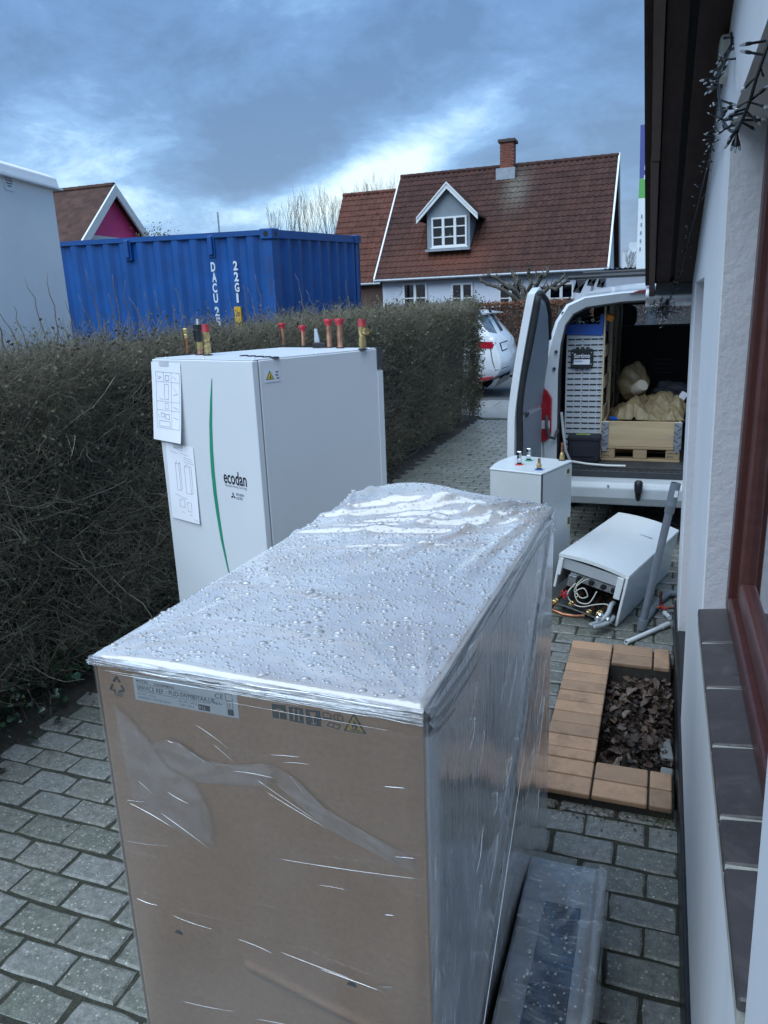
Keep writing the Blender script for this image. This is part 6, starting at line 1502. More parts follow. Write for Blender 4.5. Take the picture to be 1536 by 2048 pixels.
# ------------------------------------------------------------------ house across the road
def m_roof(name, a, b_, c_, patch=None, lich=None):
    t = NT(name); p = t.pos(); n = t.noise(p, 1.3, 6, .65, .3); f = t.noise(p, 7.5, 5, .7); w = t.noise(t.map(p, (4.1, 1, 2.95)), 1., 1)
    col = t.mix(t.ramp(n, [(.35, 0.), (.65, 1.)]), a, b_); col = t.mix(t.ramp(f, [(.5, 0.), (.75, .8)]), col, c_)
    wn_ = t.add('ShaderNodeTexWhiteNoise', {'Vector': t.add('ShaderNodeVectorMath', {0: p, 1: (.25, .27, .27)}, operation='SNAP').outputs[0]}); wn_.noise_dimensions = '3D'
    col = t.mix(1., col, t.ramp(wn_.outputs['Value'], [(0., .80), (1., 1.22)]), 'MULTIPLY')
    if patch:
        for (cx, cz, sx, sz, pc, am) in patch:
            sp_ = t.add('ShaderNodeSeparateXYZ', {0: p}); u = t.math('DIVIDE', t.math('SUBTRACT', sp_.outputs[0], cx), sx); v = t.math('DIVIDE', t.math('SUBTRACT', sp_.outputs[2], cz), sz)
            g_ = t.math('MULTIPLY', t.math('EXPONENT', t.math('MULTIPLY', t.math('ADD', t.math('MULTIPLY', u, u), t.math('MULTIPLY', v, v)), -1.)), t.math('MULTIPLY', t.ramp(f, [(.3, .3), (.6, 1.)]), am), clamp=True)
            col = t.mix(g_, col, pc)
    return t.done(t.prin(Base_Color=col, Roughness=.8, Specular_IOR_Level=.2, Normal=t.bump(f, .3, .02)))
ROOFM = m_roof('weathered_red_tile', (.045, .021, .018), (.064, .028, .022), (.032, .020, .018), patch=((-9.2, 4.0, 1.9, .8, (.17, .060, .036), .8), (-10.9, 5.3, .8, .9, (.11, .043, .03), .5), (-6.8, 6.9, .55, .9, (.22, .23, .19), .5), (-11.8, 3.7, .9, .5, (.12, .046, .032), .5)))
ROOFW = m_roof('brighter_red_tile', (.088, .035, .025), (.115, .043, .030), (.06, .028, .022))
HWALL = m_plaster('pale_render', (.60, .64, .72), .1, 6)
WHITEW = PM('white_painted_wood', (.66, .68, .68), .5, var=.05)
GREYB = PM('grey_painted_boards', (.20, .24, .27), .55, var=.1, vscale=4)
ZINC = PM('zinc_sheet', (.28, .31, .34), .45, metal=.4, var=.15)
def tile_mesh(w, l, mat):
    b = MB(); n = 6; prof_ = [(0, .0), (.18, .035), (.36, .045), (.52, .028), (.68, .006), (.84, .0), (1., .008)]
    for y in (0, l):
        for (u, h) in prof_: b.v.append((u*w*1.04-w/2, y, h+.030*(1-y/l)))
    k = len(prof_)
    for i in range(k-1): b.f.append((i, i+1, k+i+1, k+i)); b.mi.append(0)
    for (u, h) in prof_: b.v.append((u*w*1.04-w/2, 0, h+.030-.022))
    for i in range(k-1): b.f.append((2*k+i, 2*k+i+1, i+1, i)); b.mi.append(0)
    return b
def tiled_roof(parent, x0, x1, y0, z0, y1, z1, pw, pl, mat, maxparts, name='roof', skip=None):
    sl = Vector((0, y1-y0, z1-z0)); Ls = sl.length; d = sl/Ls; nrm = Vector((0, -d.z, d.y))
    base = MB().add([(x0, y0, z0), (x1, y0, z0), (x1, y1, z1), (x0, y1, z1)]+[tuple(Vector(q)-nrm*.1) for q in ((x0, y0, z0), (x1, y0, z0), (x1, y1, z1), (x0, y1, z1))], [(0, 1, 2, 3), (7, 6, 5, 4), (0, 4, 5, 1), (1, 5, 6, 2), (2, 6, 7, 3), (3, 7, 4, 0)])
    rf_ = base.build(name, PM(name+'_felt', (.03, .02, .018), .9), parent)
    cols = int(round((x1-x0)/pw)); pw = (x1-x0)/cols; rows = int(round(Ls/pl)); pl = Ls/rows
    tm = tile_mesh(pw, pl*1.09, mat); me = tm.mesh('tile', mat, smooth=True); rest = MB()
    rotm = Matrix((Vector((1, 0, 0)), d, nrm)).transposed(); eul = rotm.to_euler(); cand = []
    for r_ in range(rows):
        for c_ in range(cols):
            x = x0+pw*(c_+.5); P = Vector((x, y0, z0))+d*(pl*r_-.02)+nrm*.012
            if skip and skip(x, P.y, P.z): continue
            cand.append((-(x), r_, P))
    cand.sort(key=lambda q: (q[0]))
    inv_ = world_of(rf_).inverted()
    for i, (q, r_, P) in enumerate(cand):
        if i < maxparts:
            o = bpy.data.objects.new('tile', me); link(o, rf_); lm = inv_ @ Matrix.LocRotScale(P, eul, None); o.location = lm.translation; o.rotation_euler = lm.to_euler()
        else: rest.add([P+rotm @ Vector(v) for v in tm.v], tm.f)
    if rest.v: tag(rest.build('tile_field', mat, rf_, smooth=True), kind='stuff')
    # ridge tiles
    nr = int((x1-x0)/.4)
    rg = MB()
    for i in range(nr):
        a = x0+(x1-x0)*i/nr; rg.lathe([(.11, 0), (.12, .02), (.105, .42)], (a, y1, z1+.02), (1, 0, 0), 10)
    tag(rg.build('ridge_tiles', mat, rf_, smooth=True), kind='stuff')
    return rf_
fh = thing('tiled_roof_house', 'pale rendered house with a dark red tiled roof, dormer and brick chimney across the road', 'house', (-7.5, 36.5, 0), (0, R(.7), 0))
EX0, EX1, EY, EZ, RY, RZ = -12.72, -2.36, 34.0, 3.06, 38.25, 8.02
def roof_z(y): return EZ+(RZ-EZ)*(y-EY)/(RY-EY)
MB().box(EX0+.25, EX1-.25, 34.35, 42.0, 0, 3.3).build('wall', HWALL, fh)
for xg in (EX0+.25, EX1-.45): MB().prism([(34.36, 3.301), (41.99, 3.301), (RY, RZ-.35)], xg, xg+.2, 'x').build('gable_wall', HWALL, fh)
tiled_roof(fh, EX0, EX1, EY, EZ, RY, RZ, .25, .335, ROOFM, 300, skip=lambda x, y, z: -10.36 < x < -8.50 and z > 4.30 and z < 5.85)
MB().add([(EX0, RY, RZ), (EX1, RY, RZ), (EX1, 42.5, EZ), (EX0, 42.5, EZ)]+[(EX0, RY, RZ-.1), (EX1, RY, RZ-.1), (EX1, 42.5, EZ-.1), (EX0, 42.5, EZ-.1)], [(0, 3, 2, 1), (4, 5, 6, 7), (0, 1, 5, 4), (2, 3, 7, 6), (1, 2, 6, 5), (3, 0, 4, 7)]).build('back_roof', ROOFM, fh)
for xv, w in ((EX0-.05, .07), (EX1-.02, .07)):
    for (ya, za, yb, zb) in ((EY-.05, EZ-.03, RY, RZ+.03), (42.55, EZ-.03, RY, RZ+.03)):
        MB().prism([(ya, za-.14), (yb, zb-.14), (yb, zb+.10), (ya, za+.10)], xv, xv+w, 'x').build('verge_board', WHITEW, fh)
MB().tube([(EX0, EY-.07, EZ-.04), (EX1, EY-.07, EZ-.04)], .065, 10).build('gutter', ZINC, fh, smooth=True)
MB().tube([(-3.0, EY-.05, EZ-.08), (-3.0, 34.28, EZ-.30), (-3.0, 34.30, .2)], .045, 8).build('downpipe', ZINC, fh, smooth=True)
ROOM = PM('dim_room', (.03, .032, .035), .8, var=.3, vscale=2)
def house_window(px0, px1, pyt, pyb, y, lights=2, rows=1, parent=fh, name='window'):
    a = gy(px0, pyt, y); c_ = gy(px1, pyb, y); x0, x1, z1 = a[0], c_[0], (a[2]+gy(px1, pyt, y)[2])/2; z0 = max(c_[2], .9)
    fw = .075; b = MB()
    b.box(x0, x1, y-.05, y+.06, z1-fw, z1); b.box(x0, x1, y-.05, y+.06, z0, z0+fw); b.box(x0, x0+fw, y-.05, y+.06, z0+fw, z1-fw); b.box(x1-fw, x1, y-.05, y+.06, z0+fw, z1-fw)
    for k in range(1, lights): xm = x0+(x1-x0)*k/lights; b.box(xm-.06, xm+.06, y-.052, y+.058, z0+fw, z1-fw)
    for k in range(1, rows): zm = z0+(z1-z0)*k/rows; b.box(x0+fw, x1-fw, y-.03, y+.04, zm-.025, zm+.025)
    o = b.build(name, WHITEW, parent)
    MB().box(x0+.02, x1-.02, y+.02, y+.026, z0+.02, z1-.02).build('pane', DARKGLASS, o); MB().box(x0, x1, y+.062, y+.5, z0, z1).build('room', ROOM, o)
    MB().box(x0-.05, x1+.05, y-.10, y-.02, z0-.06, z0-.002).build('sill', WHITEW, o)
    return x0, x1, z0, z1
for (a, c_) in ((806, 855), (903, 946), (998, 1044), (1098, 1146)): house_window(a, c_, 566, 625, 34.31, 2, 2)
# dormer
D = 34.75
a, c_ = gy(855, 496, D), gy(940, 496, D); xl, xr, zb = a[0], c_[0], 4.32
ap = gy(895, 368, D); xm, za = (xl+xr)/2+.02, ap[2]; ze = 5.93
MB().prism([(xl, zb), (xr, zb), (xr, ze), (xm, za-.15), (xl, ze)], D, D+.12, 'y').build('dormer_front', GREYB, fh)
for s, xx in ((0, xl), (1, xr-.08)): MB().prism([(D+.121, zb), (D+.121, ze), (EY+(ze-EZ)*(RY-EY)/(RZ-EZ), ze)], xx, xx+.08, 'x').build('dormer_cheek', GREYB, fh)
yb_ = EY+(za-EZ)*(RY-EY)/(RZ-EZ)+.1
for s, xe in ((-1, xl-.42), (1, xr+.42)):
    zl = ze-.30; yl_ = EY+(zl-EZ)*(RY-EY)/(RZ-EZ)
    q = [(xm, D-.22, za), (xe, D-.22, zl), (xe, yl_+.05, zl), (xm, yb_, za)]; MB().add(q+[(x, y, z-.08) for x, y, z in q], [(0, 1, 2, 3), (7, 6, 5, 4), (0, 4, 5, 1), (1, 5, 6, 2), (2, 6, 7, 3), (3, 7, 4, 0)]).build('dormer_roof', ROOFM, fh)
    MB().prism([(xm, za+.03), (xe, zl+.03), (xe, zl-.22), (xm, za-.22)], D-.30, D-.222, 'y').build('dormer_verge', WHITEW, fh)
    MB().prism([(xm, za+.06), (xe-s*.02, zl+.06), (xe-s*.02, zl-.02), (xm, za-.02)], D-.34, D-.301, 'y').build('dormer_trim', WHITEW, fh)
house_window(863, 934, 433, 491, D-.03, 3, 3, fh)
MB().box(xl-.05, xr+.05, D-.25, D+.05, zb-.13, zb-.03).build('dormer_apron', ZINC, fh)
for i, x in enumerate((-9.7, -9.3)): MB().lathe([(.09, 0), (.11, .15), (.02, .16), (.15, .3), (.10, .55), (.02, .6)], (x, D+.10, 4.45), (0, 0, 1), 10).build('houseplant', PM('plant_%d' % i, (.04, .09, .03), .6), fh)
# chimney
BRICK = PM('red_brick', (.20, .070, .045), .8, var=.3, vscale=6, bump=.3, bscale=20)
cx0, cx1 = gy(1003, 300, RY)[0], gy(1029, 300, RY)[0]; ct = gy(1015, 281, RY)[2]
ch = MB().box(cx0, cx1, RY-.36, RY+.36, RZ-.9, ct-.12).build('chimney', BRICK, fh)
bk = MB().box(-.102, .102, -.01, .01, -.03, .03).mesh('brick', BRICK)
nb = int((cx1-cx0)/.225)
for r_ in range(int((ct-.14-RZ+.25)/.075)):
    for k in range(nb+1):
        x = cx0+.11+k*.225-(.11 if r_ % 2 else 0)
        if x < cx0+.05 or x > cx1-.05: continue
        o = bpy.data.objects.new('brick', bk); o.location = world_of(ch).inverted() @ Vector((x, RY-.368, RZ-.22+r_*.075)); link(o, ch)
MB().box(cx0-.09, cx1+.09, RY-.45, RY+.45, ct-.12, ct).build('chimney_cap', PM('dark_chimney_cap', (.06, .045, .04), .8), fh)
MB().box(cx0-.14, cx1+.14, RY-.62, RY-.37, RZ-.62, RZ-.12).build('flashing', ZINC, fh); MB().lathe([(.09, 0), (.09, .10)], ((cx0+cx1)/2, RY, ct)).build('flue_pot', ZINC, fh)
# lower wing with a redder roof
wg = thing('red_roof_wing', 'lower neighbouring house wing with a bright red tiled roof behind the blue container', 'house', (-14.3, 37, 0))
WX0, WX1 = -15.75, -12.80
MB().box(WX0+.2, WX1, 35.2, 41, 0, 3.1).build('wall', PM('brown_wall', (.09, .05, .04), .8, var=.2), wg)
tiled_roof(wg, WX0, WX1, 35.0, 2.98, 38.0, 7.38, .25, .335, ROOFW, 250)
MB().prism([(35.21, 3.1), (40.9, 3.1), (38, 7.2)], WX0+.2, WX0+.4, 'x').build('gable_wall', HWALL, wg)
MB().add([(WX0, 38, 7.38), (WX1, 38, 7.38), (WX1, 41.2, 3), (WX0, 41.2, 3)], [(0, 1, 2, 3)]).build('back_roof', ROOFW, wg)
MB().tube([(WX0, 34.95, 2.94), (WX1, 34.95, 2.94)], .06, 8).build('gutter', ZINC, wg)
# grey shed right of the house
shd = thing('grey_shed', 'low grey shed with corrugated roof beside the tiled house', 'shed', (-.6, 33, 0))
MB().box(-2.25, 3, 32.0, 36, 0, 2.85).build('wall', PM('grey_render', (.30, .33, .38), .8, var=.06), shd)
b = MB(); k = 60
for y in (31.8, 36.2):
    for i in range(k+1): b.v.append((-2.4+5.6*i/k, y, 2.93+.05*(i % 2)+(y-31.8)*.02))
for i in range(k): b.f.append((i, i+1, k+1+i+1, k+1+i)); b.mi.append(0)
b.build('roof', ZINC, shd)
# knotted pollard tree in front of the house
BARK = PM('grey_bark', (.085, .078, .062), .85, var=.4, vscale=8, bump=.7, bscale=25)
def limb(b, p, d, ln, r, depth, spread, q, ups=.15, minr=.006, shr=.68):
    n = 4; pts = [p]; cur = d.normalized()
    for i in range(n): cur = (cur+Vector((q.gauss(0, .16), q.gauss(0, .16), q.gauss(ups*.5, .12)))).normalized(); pts.append(pts[-1]+cur*ln/n)
    b.tube(pts, [max(minr*.6, r*(1-.35*i/n)) for i in range(n+1)], 5 if r < .04 else 8)
    if depth == 0: return pts[-1]
    for k in range(q.choice((2, 2, 3))):
        a = (cur+Vector((q.gauss(0, spread), q.gauss(0, spread), q.gauss(ups, spread*.6)))).normalized(); limb(b, pts[-1] if k else pts[-2], a, ln*q.uniform(.55, .85), r*shr*q.uniform(.7, 1.), depth-1, spread, q, ups, minr, shr)
pt = thing('pollard_tree', 'small knotted pollard tree with stubby bare branches in front of the white house', 'tree', (-5.55, 32.9, 0))
MB().tube([(-5.55, 32.9, 0), (-5.52, 32.9, 1.0), (-5.5, 32.9, 1.9)], [.22, .17, .15], 10).build('trunk', BARK, pt, smooth=True)
b = MB(); q = random.Random(5)
for (ex, ez) in ((-7.5, 2.75), (-7.0, 2.95), (-6.4, 2.55), (-6.2, 3.1), (-5.4, 3.15), (-4.9, 2.9), (-4.6, 3.05), (-4.0, 2.75), (-3.7, 2.6), (-5.9, 2.7)):
    A_ = Vector((-5.5, 32.9, 1.8)); E_ = Vector((ex, 32.9+q.uniform(-.8, .5), ez)); pts = [A_.lerp(E_, i/6)+Vector((q.gauss(0, .06), q.gauss(0, .06), .20*math.sin(math.pi*i/6)*q.uniform(-.4, 1))) for i in range(7)]
    b.tube(pts, [.10-.045*i/6 for i in range(7)], 7)
    for k in (3, 4, 5, 6):
        c_ = pts[k]; b.ball(c_, q.uniform(.05, .085), 7, 5)
        for _ in range(3): b.tube([c_, c_+Vector((q.uniform(-.22, .22), q.uniform(-.2, .2), q.uniform(-.05, .32)))], [.03, .014], 5)
b.build('crown', BARK, pt, smooth=True)

# ------------------------------------------------------------------ bare trees behind
TREEB = PM('bare_tree_bark', (.055, .055, .06), .9, var=.3, vscale=3)
for i, (px, top, D_, w) in enumerate(((545, 432, 67, .7), (575, 415, 70, .8), (600, 405, 68, .8), (625, 412, 72, .7), (650, 400, 69, .8), (672, 418, 66, .7), (700, 395, 75, .8), (740, 380, 74, .8), (770, 374, 76, .8), (795, 372, 78, .7), (1258, 510, 60, .5))):
    P = gy(px, top, D_); q = random.Random(30+i); hgt = P[2]
    t_ = thing('bare_tree', 'leafless slender winter tree rising behind the blue container' if px < 690 else 'leafless winter tree rising behind the ridge of the bright red wing roof' if px < 1000 else 'far bushy bare tree between the shed and the verge of the white house', 'tree', (P[0], D_, 0), group='bare trees behind the container' if px < 690 else 'bare trees behind the wing roof' if px < 1000 else None)
    MB().tube([(P[0], D_, 0), (P[0]+.1, D_, hgt*.45), (P[0]+.05, D_, hgt*.72)], [.13*w, .08*w, .035*w], 7).build('trunk', TREEB, t_)
    b = MB()
    for k in range(20):
        z = hgt*(.30+.62*k/20); a = q.uniform(0, 6.28); limb(b, Vector((P[0]+.06, D_, min(z, hgt*.72))), Vector((math.cos(a)*.40, math.sin(a)*.40, 1.05)), hgt*.15, .026*w, 3, .26, q, .30, .007)
    b.build('crown', TREEB, t_)
fb = thing('distant_block', 'pale far building behind the trees beside the tall banner', 'building', (-1.5, 90, 0)); a = gy(1246, 497, 90); MB().box(a[0], a[0]+2.4, 90, 95, 0, a[2]-.4).box(a[0]+.6, a[0]+2., 90.3, 94, a[2]-.4, a[2]+.6).build('wall', PM('pale_far_wall', (.55, .58, .62), .8, var=.05), fb); MB().tube([(a[0]+1.4, 91, a[2]), (a[0]+1.4, 91, a[2]+1.8)], .06, 6).build('mast', STEEL, fb)
# tall advertising banner
bn = thing('tall_banner', 'tall narrow white banner with blue and green top beyond the van', 'banner', (-.75, 24, 0))
P = [gy(*q, 24) for q in ((1281, 250), (1279, 357), (1277, 397), (1272, 541))]
for (i, j, colr) in ((0, 1, (.06, .07, .26)), (1, 2, (.10, .36, .09)), (2, 3, (.66, .70, .72))):
    MB().prism([(P[i][0], P[i][2]), (P[i][0]+.9, P[i][2]), (P[j][0]+.9, P[j][2]), (P[j][0], P[j][2])], 24, 24.12, 'y').build('panel', PM('banner_%d' % i, colr, .5, var=.05), bn)
MB().tube([(-.4, 24.06, 0), (-.4, 24.06, P[3][2])], .12, 10).build('post', DARKGREY, bn)
for i in range(5): MB().box(P[2][0]+.09, P[2][0]+.13, 23.99, 23.999, 3.1+i*.22, 3.2+i*.22).build('print', GREYINK, bn)
for i in range(4): MB().box(P[0][0]+.16, P[0][0]+.20, 23.99, 23.999, 5.0+i*.25, 5.12+i*.25).build('print', LTRW, bn)

# ------------------------------------------------------------------ blue container
CBLUE = PM('container_blue', (.002, .070, .27), .5, var=.25, vscale=2, dirt=.25, dcol=(.05, .06, .10)); RUST = PM('rust', (.16, .06, .03), .9)
con = thing('shipping_container', 'blue corrugated shipping container with white lettering behind the hedge', 'container', (-4.46, 8.46, .12), (0, 0, R(-3.5)))
con.rotation_euler = (Matrix.Rotation(R(-3.5), 3, 'Z') @ Matrix.Rotation(R(2.0), 3, 'X') @ Matrix.Rotation(R(1.4), 3, 'Y')).to_euler()
CL, CWd, CH = 6.06, 2.44, 2.60
# local frame: near corner at the origin, long side to -x, short side to +y
def corrug(along0, along1, pitch, depth, z0, z1, fixed, axis, sgn, flat=.40):
    b = MB(); P = []; s = along0
    while s < along1-1e-6:
        for k, dd in ((0, 0), (flat*.5, 0), (.5, -depth), (.5+flat*.5, -depth)):
            P.append((min(s+k*pitch, along1), dd*sgn))
        s += pitch
    P.append((along1, 0)); n_ = len(P)
    for z in (z0, z1):
        for (t, d_) in P: b.v.append((t, fixed+d_, z) if axis == 'x' else (fixed+d_, t, z))
    for i in range(n_-1): b.f.append((i, i+1, n_+i+1, n_+i)); b.mi.append(0)
    return b
corrug(-CL+.15, -.13, .278, .036, .16, CH-.07, .012, 'x', -1, .55).build('side_wall', CBLUE, con, local=True)
corrug(.13, CWd-.13, .262, .040, .16, CH-.09, -.012, 'y', 1, .42).build('end_wall', CBLUE, con, local=True)
b = MB(); b.box(-CL, 0, CWd-.05, CWd-.01, .16, CH-.08); b.box(-CL, -CL+.05, .05, CWd-.06, .16, CH-.08); b.build('back_wall', CBLUE, con, local=True)
rb = MB(); k = 44
for y in (.03, CWd-.03):
    for i in range(k+1): rb.v.append((-CL+.06+(CL-.12)*i/k, y, CH-.035+.022*((i//2) % 2)))
for i in range(k): rb.f.append((i, i+1, k+1+i+1, k+1+i)); rb.mi.append(0)
rb.build('roof', CBLUE, con, local=True)
for (x0, x1, y0, y1) in ((-.13, 0, 0, .13), (-CL, -CL+.15, 0, .13), (-.13, 0, CWd-.13, CWd), (-CL, -CL+.15, CWd-.13, CWd)):
    MB().box(x0, x1, y0, y1, .118, CH-.119).build('corner_post', CBLUE, con, local=True, bevel=.008)
    for z0 in (0, CH-.118):
        o = MB().box(x0-.022, x1+.022, y0-.022, y1+.022, z0, z0+.118).build('corner_casting', CBLUE, con, local=True, bevel=.01)
        MB().prism(rrect((x0+x1)/2-.03, (x0+x1)/2+.03, z0+.025, z0+.09, .025), y0-.0235, y0-.02, 'y').build('casting_hole', BLACK, o, local=True)
        MB().prism(rrect((y0+y1)/2-.03, (y0+y1)/2+.03, z0+.025, z0+.09, .025), x1+.02, x1+.0235, 'x').build('casting_hole', BLACK, o, local=True)
b = MB(); b.box(-CL+.15, -.13, .004, .06, CH-.07, CH-.012); b.box(-CL+.15, -.13, .004, .06, .03, .16); b.build('side_rail', CBLUE, con, local=True)
b = MB(); b.box(-.07, -.003, .13, CWd-.13, CH-.105, CH-.012); b.box(-.07, -.003, .13, CWd-.13, .03, .16); b.build('end_rail', CBLUE, con, local=True)
for (px, py) in ((255, 500), (422, 493)):
    p = plane_hit(px, py, con, 1, 0); o = MB().prism(rrect(p.x-.05, p.x+.05, p.z-.13, p.z+.13, .012), -.002, .05, 'y').build('vent', CBLUE, con, local=True, bevel=.004)
    MB().prism(rrect(p.x-.032, p.x+.032, p.z-.10, p.z+.115, .008), -.030, -.0025, 'y').build('vent_hood', CBLUE, o, local=True, bevel=.01)
CW_ = PM('container_white_letter', (.62, .68, .74), .5, var=.1)
def vert(chars, pxs, hpx, wpx):
    for c_, (px, py) in zip(chars, pxs):
        p = plane_hit(px, py, con, 1, .006); q = plane_hit(px, py+hpx, con, 1, .006); r_ = plane_hit(px+wpx, py, con, 1, .006)
        t_ = text_obj(c_, 1., CW_, con, (0, 0, 0), (1, 0, 0), (0, 0, 1), 'lettering', offset=.035); fit_text(t_, p.x, q.z, (r_.x-p.x)*(.45 if c_ == '1' else 1), p.z-q.z, -.0035 if False else .0085)
vert('DACU25', ((420.5, 524.5), (423, 545.5), (424, 566.5), (426, 587), (428.5, 613.5), (431, 635)), 19, 9)
vert('22G1', ((465, 522), (467, 544), (468.5, 565.5), (472, 586.5)), 19, 9)
a, c_ = plane_hit(468.5, 613.5, con, 1, .0), plane_hit(484, 650, con, 1, .0)
o = MB().box(a.x, c_.x, -.004, .02, c_.z-.15, a.z).build('height_plate', PM('yellow_plate', (.62, .36, .02), .5, var=.1), con, local=True)
t_ = text_obj('2.6m', 1., INK, o, (0, 0, 0), (1, 0, 0), (0, 0, 1), 'lettering'); fit_text(t_, a.x+.012, a.z-.115, c_.x-a.x-.024, .08, -.0055)
MB().obox((-.20, -.001, 1.50), (.03, .012, .012)).build('bracket', RUST, con, local=True)
for (x, z) in ((-.06, 2.2), (-.06, 1.95)): MB().obox((x, -.0015, z), (.006, .004, .20)).build('rust_streak', RUST, con, local=True)
for x in (-5.9, -.1):
    for y in (.1, 2.3): MB().box(x-.12, x+.1, y-.1, y+.12, -.30, -.001).build('block', PINE2, con, local=True)

# ------------------------------------------------------------------ white site cabin
CAB = PM('white_grp', (.86, .86, .86), .45, var=.05, vscale=2, dirt=.08, dcol=(.4, .4, .38))
cbn = thing('white_site_trailer', 'white site trailer with a round wall vent and rounded roof edge behind the hedge', 'trailer', (-4.30, 4.80, 0), (0, 0, R(12)))
TH = 2.72
MB().box(-2.2, 0, -3.2, 0, .35, TH).build('wall', CAB, cbn, local=True, bevel=.02)
b = MB(); b.prism([(.028, TH-.03), (.030, TH+.0), (.018, TH+.05), (-.05, TH+.085), (-2.15, TH+.085), (-2.22, TH+.05), (-2.228, TH-.03)], -3.23, .03, 'y'); b.build('roof_cap', CAB, cbn, local=True, bevel=.008)
MB().prism([(.030, TH-.035), (.050, TH-.03), (.050, TH-.018), (.030, TH-.012)], -3.24, .045, 'y').build('drip_rail', CAB, cbn, local=True)
p = plane_hit(15, 358, cbn, 0, 0); o = MB().prism(rrect(p.y-.055, p.y+.055, p.z-.075, p.z+.08, .015), 0, .006, 'x').build('vent', CAB, cbn, local=True, bevel=.003)
for i in range(7):
    zz = p.z-.048+i*.017; hw_ = math.sqrt(max(.0004, .055**2-(zz-p.z)**2))*.75; MB().box(.0058, .009, p.y-hw_, p.y+hw_, zz, zz+.008).build('louvre', GREYINK if i % 1 == 0 else CAB, o, local=True)
for y in (-2.6, -.6): MB().lathe([(.2, -.08), (.3, -.08), (.32, 0), (.3, .08), (.2, .08)], (-.1, y, .32), (1, 0, 0), 20).build('wheel', RUBBER, cbn, local=True, smooth=True)

# ------------------------------------------------------------------ magenta house
MAG = PM('magenta_boards', (.78, .075, .24), .6, var=.08, vscale=2); DKROOF = m_roof('dark_brown_tile', (.060, .032, .026), (.080, .042, .032), (.045, .027, .023))
mh = thing('pink_gable_house', 'house with pink gable, white verge boards and dark tiled roof behind the container', 'house', (-24, 24.8, 0))
gx_, ay, az = -19.8, 24.85, 6.47; sl = .97
MB().prism([(ay-4.2, 0), (ay+4.2, 0), (ay+4.2, az-4.2*sl), (ay, az-.05), (ay-4.2, az-4.2*sl)], gx_-9, gx_, 'x').build('wall', MAG, mh)
for s in (-1, 1):
    q = [(gx_+.35, ay, az+.06), (gx_+.35, ay+s*4.6, az+.06-4.6*sl), (gx_-9.5, ay+s*4.6, az+.06-4.6*sl), (gx_-9.5, ay, az+.06)]
    MB().add(q+[(x, y, z-.12) for x, y, z in q], [(0, 1, 2, 3), (7, 6, 5, 4), (0, 4, 5, 1), (1, 5, 6, 2), (2, 6, 7, 3), (3, 7, 4, 0)]).build('roof', DKROOF, mh)
    MB().prism([(ay, az+.10), (ay+s*4.65, az+.10-4.65*sl), (ay+s*4.65, az-.28-4.65*sl), (ay, az-.28)], gx_+.352, gx_+.43, 'x').build('verge_board', WHITEW, mh)
pl_ = Vector((0, -1, -sl)).normalized(); rows = MB()
for i in range(13):
    c_ = Vector((0, ay, az+.07))+pl_*(.12+i*.335); rows.obox((gx_-4.6, c_.y, c_.z), (9.9, .34, .05), (math.atan2(sl, 1)+.06, 0, 0))
tag(rows.build('tile_courses', DKROOF, mh), kind='stuff')
b = MB()
for i in range(24): b.lathe([(.10, 0), (.11, .02), (.10, .42)], (gx_+.35-.41*(i+1), ay, az+.08), (1, 0, 0), 8)
tag(b.build('ridge_tiles', DKROOF, mh, smooth=True), kind='stuff')
MB().box(gx_, gx_+.05, ay-1.2, ay+.9, 3.2, 4.75).build('window', WHITEW, mh)
ds = thing('distant_bush', 'dark evergreen bush top showing over the blue container', 'bush', (-13.5, 21.5, 0)); P = gy(312, 452, 21.5)
c_ = np.array([P[0], 21.5, P[2]-.75])+rng.normal(0, 1, (1500, 3))*np.array([.30, .30, .32]); MB().tube([(P[0], 21.5, 0), (P[0], 21.5, P[2]-.6)], [.12, .05], 6).build('trunk', BARK, ds); tag(raw_obj('crown', *leafquads(c_, rng.uniform(.02, .045, 1500)), HLEAF, ds), kind='stuff')
ant = thing('thin_mast', 'thin pale mast standing up behind the blue container', 'mast', (-12, 26, 0)); P = gy(435, 424, 26); MB().tube([(P[0], 26, 0), (P[0], 26, P[2])], .03, 6).build('mast', STEEL, ant)

# ------------------------------------------------------------------ string of lights on the verge
LEDM = NT('clear_bulb'); LEDM = LEDM.done(LEDM.prin(Base_Color=(.70, .74, .80), Roughness=.08, IOR=1.5, Transmission_Weight=.6))
CABLE = PM('dark_green_cable', (.008, .012, .014), .45, var=.2)
ls = thing('fairy_light_string', 'dark string of small unlit cluster lights hanging along the brown verge boards', 'string lights', (.05, 3.0, 1.9))
def stem_mesh(k=1.):
    b = MB(); b.lathe([(.0019*k, 0), (.0019*k, .019*k), (.0027*k, .020*k), (.0027*k, .027*k)], n=7); return b
stm = stem_mesh().mesh('led_stem', CABLE, smooth=True); blb = MB().lathe([(.0023, .026), (.0025, .030), (.0018, .034), (.0008, .0355)], n=7).mesh('bulb', LEDM, smooth=True)
NP = 0; bulkS, bulkB = MB(), MB()
def stem_at(P, d, k=1.):
    global NP
    d = Vector(d).normalized(); a, b_ = frame(d)
    if NP < 130:
        m = Matrix((a, b_, d)).transposed(); o = bpy.data.objects.new('led_stem', stm); o.location = Vector(P)-ls.location; o.rotation_euler = m.to_euler(); o.scale = (k, k, k); link(o, ls)
        q = bpy.data.objects.new('bulb', blb); link(q, o); NP += 1
    else:
        P = Vector(P); bulkS.tube([P, P+d*.027*k], .0021*k, 4); bulkB.ball(P+d*.031*k, .0032*k, 5, 4)
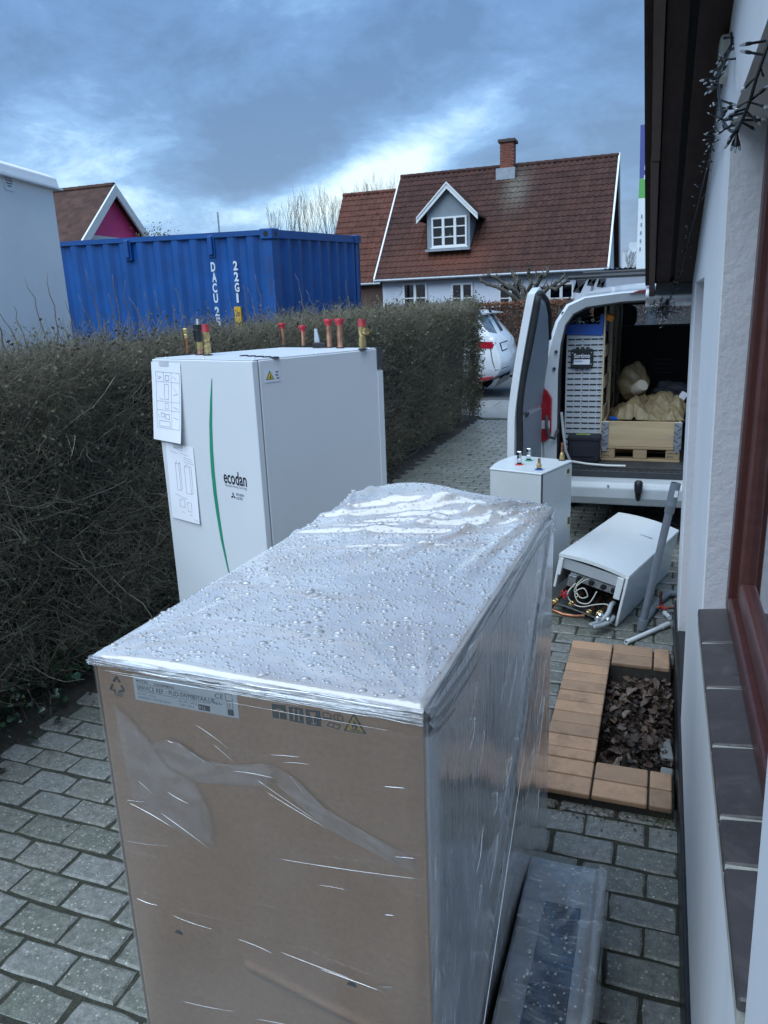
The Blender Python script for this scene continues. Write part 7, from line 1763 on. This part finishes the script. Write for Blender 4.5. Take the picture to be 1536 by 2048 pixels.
def cable(pts, r=.0022):
    P = [Vector(p) for p in pts]; out = []
    for i in range(len(P)-1):
        a, b_, c1, d = P[max(i-1, 0)], P[i], P[i+1], P[min(i+2, len(P)-1)]
        for k in range(8):
            t = k/8; out.append(.5*((2*b_)+(c1-a)*t+(2*a-5*b_+4*c1-d)*t*t+(3*b_-a-3*c1+d)*t**3))
    out.append(P[-1]); MB().tube(out, r, 6).build('cable', CABLE, ls, smooth='all'); return out
# near loop: comes in from the right, sags and climbs again (about 1.3 m from the camera)
near = cable([gy(1560, 20, 1.30), gy(1532, 100, 1.30), gy(1512, 160, 1.31), gy(1495, 215, 1.33), gy(1470, 262, 1.38), gy(1448, 245, 1.5), gy(1440, 205, 1.62), gy(1436, 160, 1.75), gy(1446, 128, 1.9), gy(1462, 95, 2.0), gy(1463, 66, 2.05)], .0026)
q = random.Random(3)
for (px, py, tx, ty, Y) in ((1532, 82, 1480, 90, 1.30), (1528, 110, 1482, 102, 1.30), (1518, 148, 1482, 182, 1.31), (1520, 130, 1528, 158, 1.31), (1500, 200, 1468, 218, 1.33), (1502, 205, 1535, 215, 1.33), (1498, 215, 1460, 228, 1.34), (1496, 205, 1536, 172, 1.32), (1490, 225, 1448, 236, 1.36), (1488, 230, 1518, 236, 1.36), (1485, 245, 1512, 260, 1.37), (1480, 250, 1455, 282, 1.38), (1478, 255, 1462, 300, 1.38), (1474, 255, 1470, 304, 1.38), (1472, 258, 1480, 300, 1.38), (1470, 250, 1440, 262, 1.39), (1485, 240, 1530, 240, 1.36), (1465, 248, 1432, 270, 1.42), (1492, 222, 1520, 250, 1.35), (1476, 258, 1450, 296, 1.38)):
    a = Vector(gy(px, py, Y)); e = Vector(gy(tx, ty, Y+q.uniform(-.01, .02))); stem_at(a, e-a, max(.6, min(1.6, (e-a).length/.034)))
for i in range(34):
    k = q.randrange(len(near)//2, len(near)-3); stem_at(near[k], (q.gauss(0, 1), q.gauss(0, 1)-.5, q.gauss(-.2, .8)), q.uniform(.8, 1.1))
# long run away along the soffit down to the bunch at the end
run = [gy(1444, 170, 1.72), gy(1432, 235, 2.0), gy(1428, 280, 2.2), gy(1418, 320, 2.45), gy(1405, 370, 2.75), gy(1392, 425, 3.1), gy(1380, 470, 3.4), gy(1368, 520, 3.75), gy(1352, 575, 4.1), gy(1335, 605, 4.28), gy(1318, 618, 4.30)]
rr_ = cable(run, .002)
for i in range(95):
    k = q.randrange(0, len(rr_)); P = rr_[k]; stem_at(P, (q.gauss(-.5, .9), q.gauss(-.3, .8), q.gauss(-.1, .8)), q.uniform(.5, .8))
cen = Vector(gy(1326, 612, 4.30))
b = MB()
for i in range(90):
    a = cen+Vector((q.gauss(0, .030), q.gauss(0, .025), q.gauss(0, .035))); stem_at(a, (q.gauss(0, 1), q.gauss(0, 1), q.gauss(-.2, 1)), 1.)
    if i % 3 == 0: b.tube([a, cen+Vector((q.gauss(0, .03), q.gauss(0, .025), q.gauss(0, .03)))], .0018, 4)
b.build('cable_bunch', CABLE, ls)
tag(bulkS.build('led_stems', CABLE, ls), kind='stuff'); tag(bulkB.build('bulbs', LEDM, ls), kind='stuff')
